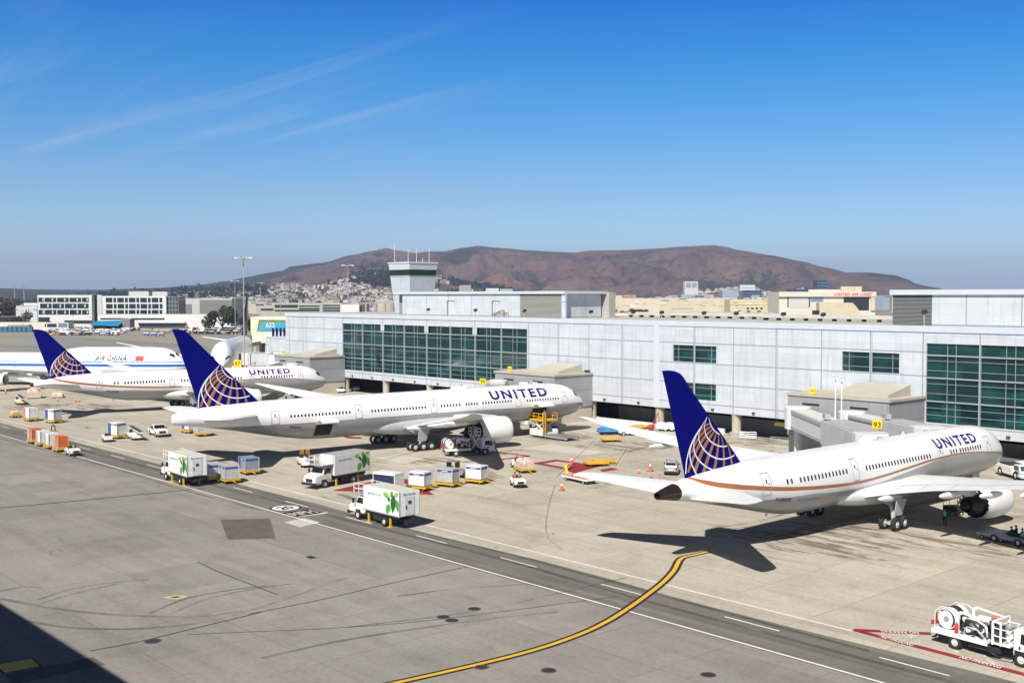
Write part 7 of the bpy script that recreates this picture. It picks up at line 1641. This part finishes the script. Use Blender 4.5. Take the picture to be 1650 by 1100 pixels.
for px, d, h, lab, kd in ((3, 900, 24, 'tall rust-brown tree at the left edge behind the ramp', RED), (14, 980, 19, 'rust-brown tree just right of the tall one at the left edge', RED), (16, 800, 9, 'yellow-green bushy tree left of the pair by the low white block', LEAF), (28, 800, 9, 'middle yellow-green bushy tree by the low white block', LEAF), (42, 790, 12, 'taller green tree at the corner of the low white block', LEAF), (75, 800, 7, 'small green tree under the left office wing', LEAF)):
    tree(lab, at_d(px, d), h, h * .55, kd, 900, 'trees left of the offices', .2, h * .05)
for i, (px, h) in enumerate(((984, 7), (992, 8), (1001, 9), (1010, 8), (1022, 11), (1034, 10))):
    tree(['dark hedge-like pine, leftmost of the row beyond the pier roof', 'dark pine, second from left in the row beyond the pier roof', 'dark pine, third from left in the row beyond the pier roof', 'dark pine, fourth from left in the row beyond the pier roof', 'taller dark umbrella pine, second from right of the row beyond the roof', 'dark umbrella pine with a bare trunk, rightmost of the row beyond the roof'][i], at_d(px, 1250), h, h * .62, LEAF[:2], 500, 'pines beyond the pier roof', .1 if i < 4 else .45, h * .07)
# ---- far buildings: local x along the view's right, y away
RZ = math.atan2(RR.y, RR.x)
def far(name, label, px0, px1, ytop, d, m, depth=30., cat='building', group=None, rz=0., rooft=None):
    p = at_d((px0 + px1) / 2, d); t = thing(name, label, cat, p, RZ + rz, group); w_ = (px1 - px0) * d / F / 2; h = zof(ytop, d)
    mb = MB(); mb.box(-w_, w_, 0, depth, 0, h); mb.build('wall', m, t)
    mb = MB(); mb.box(-w_ + .3, w_ - .3, .3, depth - .3, h + .003, h + .15); mb.build('roof', rooft or M_ROOF, t)
    k = d / F
    def put(pname, m_, a, b, y0, y1, out=.25, parent=None):
        x0, x1 = (a - (px0 + px1) / 2) * k, (b - (px0 + px1) / 2) * k; mb = MB(); mb.box(x0, x1, -out, -.003, max(0, zof(y1, d)), zof(y0, d)); return mb.build(pname, m_, parent or t)
    return t, put
M_OFF = mat('office_white', (.64, .64, .62), .6, var=.06, scale=.1); M_OFFG = mat('office_glass', (.012, .028, .034), .12, var=.5, scale=.15); M_CREAM = mat('hangar_cream', (.64, .56, .41), .7, var=.12, scale=.05); M_GRYB = mat('warehouse_grey', (.20, .19, .20), .6, var=.1, scale=.1); M_BLG = mat('blue_glass', (.012, .06, .13), .12, var=.3, scale=.08); M_DKB = mat('dark_opening', (.015, .015, .02), .8, var=0)
t, put = far('office_building', 'white office block with dark window strips, left wing of the pair beyond the ramp', 61, 148, 475.5, 830, M_OFF, 22, group='white office wings')
for r, (y0, y1) in enumerate(((479.5, 486.5), (489, 496.5), (499, 506.5))):
    xs = [62, 72, 92, 112, 132, 144.5] if r != 1 else [64.5, 84.5, 104.5, 124.5, 144]
    for a, b in zip(xs, xs[1:]):
        wn = put('window', M_OFFG, a + .6, b - 1.0, y0, y1)
        put('pane', mat('pane_pale', (.40, .44, .46), .3, var=0), (a + b) / 2 + 2, (a + b) / 2 + 4.5, y0 + 1.2, y1 - 1.2, .32, wn)
put('undercroft', M_DKB, 62, 80, 511, 519, .3); put('base_glass', M_DKB, 104, 148, 516, 521, .3)
t, put = far('stair_tower', 'narrow dark glazed stair tower between the two white office wings', 148.3, 157, 474.5, 836, M_OFFG, 16)
put('fin', M_OFF, 148.3, 149.5, 474, 520, .8)
t, put = far('office_building', 'white office block with dark window strips, right wing, with a glazed corner', 157.3, 268, 477, 830, M_OFF, 22, group='white office wings')
for r, (y0, y1) in enumerate(((479.6, 486.8), (489.6, 496.8), (499.2, 506))):
    for a in ([171, 189.5, 208, 226.5, 245] if r != 1 else [171.5, 190, 208.5, 227, 245.5]):
        wn = put('window', M_OFFG, a, a + 10.3, y0, y1); put('window', M_OFFG, a + 12.3, a + 16.6, y0, y1)
put('side_wall', mat('office_shadow', (.50, .50, .54), .6), 157.3, 165, 475, 506, .4)
t, put = far('glass_corner', 'glazed grey corner block at the right end of the white office wings', 268.3, 288, 478.5, 832, mat('curtain_glass', (.06, .085, .095), .15, var=.4, scale=.2), 18)
for i in range(5): put('mullion', M_ALU, 268.6 + i * 4.7, 269.1 + i * 4.7, 479, 506, .3)
for y in (485.5, 492, 499): put('spandrel', M_ALU, 268.4, 287.9, y, y + .8, .34)
t, put = far('plant_block', 'pale rooftop plant block on the right office wing, left of two', 208, 240, 469.5, 840, mat('plant_grey', (.50, .49, .47), .7), 10, group='rooftop blocks of the offices'); t, put = far('plant_block', 'pale rooftop plant block on the right office wing, right of two', 246, 270, 470, 840, mat('plant_grey', (.50, .49, .47)), 10, group='rooftop blocks of the offices')
t, put = far('podium_building', 'long low white building under the office wings with lamps along its wall', 160, 372, 506.5, 800, M_OFF, 18)
put('window_strip', M_OFFG, 162, 208, 512.5, 514.5); put('window_strip', M_OFFG, 211, 265, 512.5, 515); put('canopy', M_OFF, 222, 300, 518, 520, 4.0); put('loading_bays', mat('bay_mauve', (.16, .15, .18), .7, var=.4, scale=.2), 224, 298, 520.2, 526, .3)
t, put = far('side_building', 'low white two-storey building left of the office wings', 26, 60, 493, 850, mat('office_pale', (.52, .54, .57), .6), 16); put('upper_floor', M_OFF, 39, 61, 488, 492.5, .0 + .3)
for x in (27.5, 43, 46, 55, 58): put('window', M_DKB, x, x + 1, 498, 500)
t, put = far('warehouse', 'white and dark grey warehouse behind the big round tree', 288.3, 374, 481, 900, mat('plant_grey', (.50, .49, .47)), 40); put('front_panel', M_GRYB, 322, 374, 483, 506); put('recess', M_GRYB, 289, 309, 490, 506, .4)
t, put = far('ramp_shed', 'long low cream shed along the ramp at far left', -20, 74, 519.5, 760, mat('shed_cream', (.66, .63, .54), .7), 12); put('dark_band', M_DKB, -18, 30, 511, 511.4, .1) if 0 else None; put('opening', M_DKB, 72 - 0, 73.8, 522, 526)
t, put = far('glazed_shelter', 'dark glazed shelter behind the cream shed at far left', -20, 35, 510, 800, mat('shelter_glass', (.02, .03, .045), .2, var=.3, scale=.2), 8)
t, put = far('ramp_office', 'small white ramp office with a wide dark opening', 74.3, 110, 520, 755, M_OFF, 10); put('opening', M_DKB, 76, 91, 521.5, 526.5); put('shutter', mat('shutter_blue', (.16, .19, .30), .6), 94, 108, 520.6, 526.6)
t, put = far('awning_shed', 'blue-roofed open shed among the baggage carts', 150, 194, 521, 770, mat('shed_dark', (.035, .035, .04), .8), 12); mb = MB(); k = 770 / F; mb.rings([[(-22 * k, -5, zof(523.5, 770)), (22.6 * k, -5, zof(525, 770)), (22.6 * k, 6, zof(517, 770)), (-22 * k, 6, zof(518, 770))], [(-22 * k, -5, zof(523.5, 770) + .3), (22.6 * k, -5, zof(525, 770) + .3), (22.6 * k, 6, zof(517, 770) + .3), (-22 * k, 6, zof(518, 770) + .3)]]); mb.build('awning', mat('awning_blue', (.02, .24, .48), .5, var=.25, scale=.3), t)
t, put = far('dark_annex', 'dark grey annex at the right end of the blue-roofed shed', 194.5, 209, 514, 772, M_GRYB, 10)
t, put = far('canopy', 'brown flat canopy over the teal containers at far left', 12, 46, 523.5, 745, mat('canopy_brown', (.40, .25, .15), .7), 5, 'canopy')
# garage, viaduct and odd blocks left of the tower
t, put = far('parking_garage', 'pale multi-storey parking garage with dark open decks left of the ramp tower', 418, 552, 488.5, 1150, mat('garage_concrete', (.42, .40, .35), .8, var=.15, scale=.05), 60)
for a, b, y0, y1 in ((420, 441, 497, 500), (443, 515, 499, 501.5), (520, 548, 499, 501.5), (443, 480, 491, 495.5), (482, 515, 492, 494), (482, 515, 496, 498.2), (520, 548, 491, 493), (520, 548, 495, 497.5), (412, 425, 490, 492), (428, 438, 489.5, 490.6)): put('deck_opening', M_DKB, a, b, y0, y1)
t, put = far('ramp_box', 'white box on the pier end roof left of the tower', 549, 579, 490.5, 420, M_OFF, 8); put('opening', M_DKB, 579.3, 583, 493, 503, .0 + .3)
t, put = far('office_building', 'beige office block right of the ramp tower in the town', 740, 759, 459.5, 2300, mat('beige_block', (.42, .36, .28), .8), 30, group='town blocks'); t, put = far('office_building', 'long white low block right of the beige town block', 783, 804, 464.5, 2200, M_OFF, 30, group='town blocks'); t, put = far('office_building', 'pale blue low block in the town above the rooftop plant room', 806, 826, 465.5, 2200, mat('pale_blue_block', (.40, .46, .52), .7), 30, group='town blocks')
vz = MB(); pts = [at_d(px, 1300, zof(y, 1300)) for px, y in ((560, 490), (590, 487), (620, 485.5), (645, 485))]
t = thing('viaduct', 'curving concrete road viaduct left of the tower', 'viaduct', (0, 0, 0))
for a, b in zip(pts, pts[1:]): vz.rings([[a + Vector((0, 0, -1.6)), a, a + VH * 9, a + VH * 9 + Vector((0, 0, -1.6))], [b + Vector((0, 0, -1.6)), b, b + VH * 9, b + VH * 9 + Vector((0, 0, -1.6))]])
vz.build('deck', mat('viaduct_concrete', (.38, .36, .33), .85), t)
for p in pts + [(pts[i] + pts[i + 1]) / 2 for i in range(3)]: mb = MB(); mb.tube((p.x, p.y, 0), (p.x, p.y, p.z - 1.6), 1.2, seg=8); mb.build('pier', mat('viaduct_concrete', (.38, .36, .33)), t)
# hangars and towers to the right
for i, (a, b, y, d, dep, lab, c) in enumerate(((978, 1062, 481, 1500, 40, 'cream hangar just right of the plant room beyond the pines', None), (1058, 1176, 480, 1560, 60, 'long cream hangar in the middle distance with a stepped roof', None), (1176, 1256, 482.5, 1480, 40, 'yellowish cream hangar left of the lettered hangar', (.66, .55, .34)), (975, 986, 471, 1600, 20, 'small cream tower block at the plant-room corner', None), (992, 1002, 476, 1600, 20, 'low cream block right of the small cream tower', None))):
    t, put = far('hangar' if i < 3 else 'cream_block', lab, a, b, y, d, M_CREAM if c is None else mat('hangar_yellow', c, .7, var=.1, scale=.05), dep, group='cream airport hangars')
    if i < 3:
        random.seed(40 + i)
        for k_ in range(14 if i == 1 else 8):
            xa = random.uniform(a + 2, b - 14); ya = random.uniform(y + 1.5, y + 12); put('wall_panel', random.choice((mat('panel_cream2', (.52, .46, .35), .7), mat('panel_pale2', (.70, .66, .56), .7), mat('panel_grey2', (.44, .42, .38), .7))), xa, xa + random.uniform(4, 12), ya, ya + random.uniform(.6, 3.5), .2 + .03 * k_)
        for k_ in range(8 if i == 1 else 4):
            xa = random.uniform(a + 2, b - 8); put('roof_unit', random.choice((M_CREAM, M_OFF, M_JETG)), xa, xa + random.uniform(1.5, 6), y - random.uniform(.5, 2.2), y + .2, .2)
    if i == 1:
        put('window_strip', M_DKB, 1094, 1106, 481.2, 482.2); put('upper_bay', mat('hangar_pale', (.66, .60, .48), .7), 1072, 1092, 478.5, 480, .3)
        for k_ in range(9): put('door_opening', M_DKB, 1083 + k_ * 4, 1084.2 + k_ * 4, 496.6, 498)
    if i == 2:
        for k_ in range(4): put('door_opening', M_DKB, 1203 + k_ * 7.2, 1207 + k_ * 7.2, 495.6, 498.2)
        put('roof_band', M_CREAM, 1176, 1256, 490, 491, .5)
t, put = far('lettered_hangar', 'cream hangar with red lettering and a huge dark doorway', 1255, 1410, 470.5, 1350, mat('hangar_white', (.68, .63, .52), .7, var=.08, scale=.05), 60)
put('fascia', mat('hangar_white', (.68, .63, .52)), 1254, 1410.5, 470, 478, 2.5); put('penthouse', M_CREAM, 1354, 1388, 461.5, 470, -.0 + .3); put('upper_roof', mat('hangar_white', (.68, .63, .52)), 1302, 1356, 466.5, 470, .3)
o = put('doorway', M_DKB, 1359, 1400, 478.3, 500, .2); put('pillar', M_CREAM, 1402.5, 1409, 478.2, 500, 2.0)
for a in (1268.5, 1303): put('door_gap', M_DKB, a, a + 1.8, 478.3, 495, .3)
put('door_leaf', mat('hangar_pale2', (.60, .58, .53), .6), 1272, 1302, 478.3, 496, .15); put('glass_band', mat('door_glass', (.20, .28, .32), .3), 1306, 1326, 478.3, 486, .3)
k = 1350 / F; sign_text('UNITED AIR LINES', 60 * k, 5.0 * k, 'lettering', mat('letter_red', (.62, .05, .03), .6, var=0), t, ((1343 - 1332.5) * k, -2.5, zof(476.8, 1350)), (1, 0, 0), (0, 0, 1), .035, .2, off=.1, spacing=1.15)
t = thing('curved_shed', 'cream barrel-roofed shed in front of the lettered hangar', 'shed', at_d(1354, 1150), RZ); k = 1150 / F; mb = MB(); H_ = zof(488, 1150)
mb.rings([[(-34 * k, 0, 0), (-34 * k, 0, H_), (-34 * k, 12, H_ * 1.02), (-34 * k, 12, 0)], [(20 * k, 0, 0), (20 * k, 0, H_), (20 * k, 12, H_ * 1.02), (20 * k, 12, 0)], [(27 * k, 0, 0), (27 * k, 0, H_ * .72), (27 * k, 12, H_ * .74), (27 * k, 12, 0)], [(32 * k, 0, 0), (32 * k, 0, H_ * .4), (32 * k, 12, H_ * .4), (32 * k, 12, 0)]]); mb.build('shell', mat('shed_tan', (.62, .53, .37), .7, var=.1, scale=.1), t); mb = MB(); mb.box(-43 * k, -34.2 * k, -1, 6, 0, H_ * .55); mb.build('opening', M_DKB, t)
for a, b, y, d, lab, nm in ((1196, 1227, 468, 2400, 'blue glass office block left of the lettered hangar', 'blue'), (1316, 1332, 451.5, 2800, 'square dark blue glass tower above the lettered hangar', 'blue'), (1274, 1306, 466, 2300, 'low blue-roofed office block above the lettered hangar roof', 'blue'), (1164, 1188, 467.5, 2500, 'pale blue-grey office block left of the blue glass one', 'pale')):
    t, put = far('glass_office', lab, a, b, y, d, M_BLG if nm == 'blue' else mat('pale_office', (.36, .44, .52), .4, var=.3, scale=.05), 40, group='glass offices below the hills')
    if a == 1196: put('roof_drum', M_OFF, 1192, 1216, 459, 467.7, .3); put('roof_cap', mat('pale_office', (.36, .44, .52)), 1194, 1214, 463, 464.5, .6)
    for i in range(3): put('floor_line', mat('pane_pale', (.40, .44, .46)), a, b, y + 4 + 5 * i, y + 4.5 + 5 * i, .4)
t, put = far('hotel_tower', 'white slab tower with a pale glass face below the hills', 1103, 1124.5, 453.5, 2700, M_OFF, 30); put('glass_face', mat('hotel_glass', (.30, .38, .40), .25, var=.3, scale=.06), 1105, 1113, 455.5, 463.5); put('glass_face', mat('hotel_glass', (.30, .38, .40)), 1114.5, 1122.5, 455.5, 463.5)
t, put = far('low_office', 'long pale blue low office in front of the white slab tower', 1098, 1150, 474.5, 2500, mat('pale_office', (.36, .44, .52)), 30)
# neighbouring low roofs just beyond the pier
t, put = far('concourse_roof', 'low white concourse beyond the pier roof, right of the plant room', 990, 1075, 505.5, 420, mat('concourse_white', (.66, .66, .62), .6), 30, group='low concourses beyond the pier'); t, put = far('concourse_roof', 'low grey concourse in the middle beyond the pier roof', 1075, 1250, 504.5, 450, mat('concourse_grey', (.38, .36, .36), .7), 30, group='low concourses beyond the pier')
for i in range(9): put('roof_unit', M_JETG if i % 2 else M_CREAM, 1085 + i * 17, 1092 + i * 17, 501.8 + (i % 3), 504.6, 3.0)
# crowds of small pale service blocks that nothing tells apart
random.seed(17)
BLK = [M_CREAM, M_OFF, mat('plant_grey', (.50, .49, .47)), mat('pale_office', (.36, .44, .52)), mat('block_tan', (.50, .40, .28), .8, var=.1), mat('block_grey', (.24, .24, .25), .8, var=.1)]
for i in range(46):
    right = i < 24
    px = random.uniform(980, 1450) if right else random.uniform(404, 640); d = random.uniform(1650, 2300) if right else random.uniform(1250, 1900); w_ = random.uniform(6, 20) if right else random.uniform(5, 16); yt = random.uniform(475.5, 481) if right else random.uniform(481, 488)
    t, put = far('service_block', 'small flat-roofed pale block in the built-up strip below the hills, right of the plant room' if right else 'small flat-roofed pale block in the built-up strip left of the ramp tower', px - w_ / 2, px + w_ / 2, yt, d, random.choice(BLK), random.uniform(12, 30), group='small blocks right of the plant room' if right else 'small blocks left of the ramp tower', rz=random.uniform(-.5, .5))
    put('window_strip', M_DKB, px - w_ * .4, px + w_ * .4, yt + 1.5, yt + 2.4)
# small white jets parked far off before the hangars
for i, (px, y, rzz) in enumerate(((1222, 499.5, 10), (1236, 500, 12), (1252, 501, 15))):
    p = at_d(px, 1000); t = thing('distant_airliner', ['white parked airliner far beyond the roof, left of three', 'white parked airliner far beyond the roof, middle of three', 'white parked airliner far beyond the roof, right of three'][i], 'airliner', p, RZ + rad(rzz), 'airliners parked before the hangars')
    mb = MB(); mb.lathe([(0, .1), (1, 1.2), (4, 1.9), (26, 1.9), (32, 1.2), (37, .3)], (-18, 0, 3.6), (1, 0, 0), 14); mb.build('fuselage', M_W, t, True); mb = MB(); mb.prism([(-18.5, 5), (-19.5, 11), (-16.5, 11), (-12, 5)], 'y', -.2, .2); mb.build('tail_fin', M_NAVY, t); mb = MB(); mb.prism([(-3, -17), (4, -2), (4, 2), (-3, 17), (-5, 17), (-2, 0), (-5, -17)], 'z', 2.8, 3.1); mb.build('wing', M_W, t)
# ---- lamp masts
def mast(label, px, ytop, d, heads=6, ybase=None):
    p = at_d(px, d); h = zof(ytop, d); t = thing('lamp_mast', label, 'lamp mast', p, random.random(), 'tall lamp masts'); w_ = .07 + h * .0042
    mb = MB(); mb.tube((0, 0, 0), (0, 0, h), w_, w_ * .6, 10); mb.build('pole', mat('mast_grey', (.36, .37, .38), .5, var=.1), t)
    mb = MB(); mb.lathe([(0, .2), (.15, .7), (.3, .7), (.5, .15)], (0, 0, h - .4), (0, 0, 1), 12); hd = mb.build('ring', M_JETG, t)
    for k in range(heads):
        a = 2 * PI * k / heads; q = Vector((math.cos(a), math.sin(a), 0)); mb = MB(); mb.tube(q * .5 + Vector((0, 0, h)), q * 1.9 + Vector((0, 0, h + .15)), .06); c = q * 2.0 + Vector((0, 0, h)); mb.box(c.x - .36, c.x + .36, c.y - .36, c.y + .36, h - .1, h + .22); mb.build('lamp', M_W if k % 3 == 0 else M_GREYP, t)
random.seed(2)
mast('tallest slim lamp mast standing before the double-decker airliner', 393, 416, 305); mast('lamp mast just left of the tallest one, farther off', 379, 453, 620); mast('lamp mast above the sign wall, left of two by the garage', 420, 456, 700); mast('lamp mast above the garage, right of two', 452, 457.5, 720); mast('tall lamp mast left of the ramp tower', 561, 428, 430)
for px, y, d, lab in ((118, 508, 740, 'small ramp lamp before the left office wing, left of two'), (145, 510, 740, 'small ramp lamp before the left office wing, right of two'), (37, 500, 745, 'small pale lamp post before the yellow-green trees')):
    mast(lab, px, y, d, 3)
# radio masts on the left skyline
for px, y, lab in ((24, 457, 'thin lattice radio mast on the left skyline, left of two'), (39, 456, 'thin lattice radio mast on the left skyline, right of two')):
    p = at_d(px, 2600); h = zof(y, 2600); t = thing('radio_mast', lab, 'radio mast', p, 0, 'radio masts on the skyline'); mb = MB(); mb.tube((-3, 0, 0), (-.4, 0, h), .7, .4, 4); mb.tube((3, 0, 0), (.4, 0, h), .7, .4, 4); mb.tube((0, 2, 0), (0, .4, h + 3), .6, .3, 4); mb.build('lattice', M_JETG, t)
    mb = MB(); mb.box(-4, 4, -.4, .4, h * .9, h * .9 + .8); mb.build('crossarm', M_JETG, t)
for px, y, lab in ((612, 393, 'thin mast left of the pair on the mountain top'), (619, 392, 'thin mast right of the pair on the mountain top')):
    z0 = hill_z(px, 5200) - 4; p = at_d(px, 5200, z0); t = thing('summit_mast', lab, 'radio mast', p, 0, 'masts on the mountain top'); mb = MB(); mb.tube((0, 0, 0), (0, 0, zof(y, 5200) - z0), 1.1, .7, 5); mb.build('lattice', M_JETG, t); mb = MB(); mb.box(-3, 3, -2, 2, 0, 5); mb.build('hut', M_CREAM, t)
# ---- crowded baggage carts across the ramp
def cart_proto(name, label, top, side, deck, h=1.9, L=3.0):
    mb = MB(); mb.box(-L / 2, L / 2, -.8, .8, .35, .6, 2); mb.box(-L / 2 + .05, L / 2 - .05, -.74, .74, .601, h, 1); mb.prism([(-.85, h), (-.7, h + .25), (.7, h + .25), (.85, h)], 'x', -L / 2 - .05, L / 2 + .05, 0)
    for x in (-1.1, 1.1):
        for s in (-1, 1): mb.tube((x, s * .82, .22), (x, s * .6, .22), .22, seg=8, mi=3)
    o = mb.build(name, [top, side, deck, M_TIRE]); return tag(o, label, 'baggage cart', 'baggage carts crowded across the ramp')
PR = [cart_proto('baggage_cart', 'white-roofed dark-sided baggage cart in the crowd across the far ramp', M_W, M_DKB, M_CHAS), cart_proto('baggage_cart', 'all-white baggage cart in the crowd across the far ramp', M_W, M_OFF, M_CHAS), cart_proto('baggage_cart', 'tan-topped baggage cart in the crowd across the far ramp', mat('cart_tan', (.58, .42, .28), .7), mat('cart_tan2', (.42, .28, .18), .7), M_CHAS), cart_proto('baggage_cart', 'white-roofed blue-sided baggage cart in the crowd across the far ramp', M_W, M_BLUEP, M_YELP), cart_proto('baggage_cart', 'yellow flat baggage cart in the crowd across the far ramp', M_YELP, mat('cart_tan2', (.42, .28, .18)), M_YELP, .9)]
random.seed(21); cnt = 0; first = {}
def put_cart(k, px, y, a):
    o = PR[k]
    if k in first: o = o.copy(); COL.objects.link(o)
    first[k] = 1; o.location = gp(px, y); o.rotation_euler = (0, 0, a)
for row, (y, x0, x1, n_) in enumerate(((528.4, 92, 300, 26), (530.3, 88, 300, 30), (532.5, 78, 226, 28), (534.8, 82, 216, 28), (537.2, 80, 204, 26), (540, 76, 194, 22), (528.6, 302, 392, 15), (531.2, 300, 396, 15), (534.5, 300, 392, 14), (538.5, 305, 388, 9))):
    for i in range(n_):
        if random.random() < .08: continue
        k = random.choices(range(5), (30, 30, 18, 14, 8) if row < 6 else (50, 18, 18, 4, 8))[0]
        put_cart(k, x0 + (x1 - x0) * (i + random.uniform(-.3, .3)) / n_, y + random.uniform(-.5, .5), RZ + random.choice((0, 0, .5, 1.57, 1.4)) + random.uniform(-.2, .2))
for px, y in ((236, 542), (248, 542.3), (260, 542.6), (252, 536), (262, 537), (270, 536)): put_cart(3 if y > 540 else 2, px, y, RZ)
mb = MB(); mb.box(-1.9, 1.9, -1.3, 1.3, .3, 3.6); mb.box(-1.7, -.9, -1.34, -1.301, .5, 3.4, 1); mb.box(.6, 1.2, -1.34, -1.301, .5, 3.4, 1)
tb = tag(mb.build('teal_container', [mat('teal_paint', (.03, .20, .30), .5, var=.2), mat('teal_dark', (.01, .06, .11), .5)]), 'teal blue container in the row under the brown canopy at far left', 'container', 'teal containers at far left')
for i in range(7):
    o = tb if i == 0 else tb.copy()
    if i: COL.objects.link(o)
    o.location = at_d(2 + i * 7.6, 742); o.rotation_euler = (0, 0, RZ)
HAZE = 1.25e-4
if HAZE:
    m = bpy.data.materials.new('haze_air'); m.use_nodes = True; nn = m.node_tree.nodes; nn.remove(nn['Principled BSDF']); v = nn.new('ShaderNodeVolumePrincipled'); v.inputs['Color'].default_value = (.62, .76, 1, 1); v.inputs['Density'].default_value = HAZE; v.inputs['Anisotropy'].default_value = .3
    m.node_tree.links.new(v.outputs[0], nn['Material Output'].inputs['Volume'])
    mb = MB(); mb.box(-7600, 7600, -7600, 7600, -4, 300); struct(mb.build('haze', m), 'stuff')
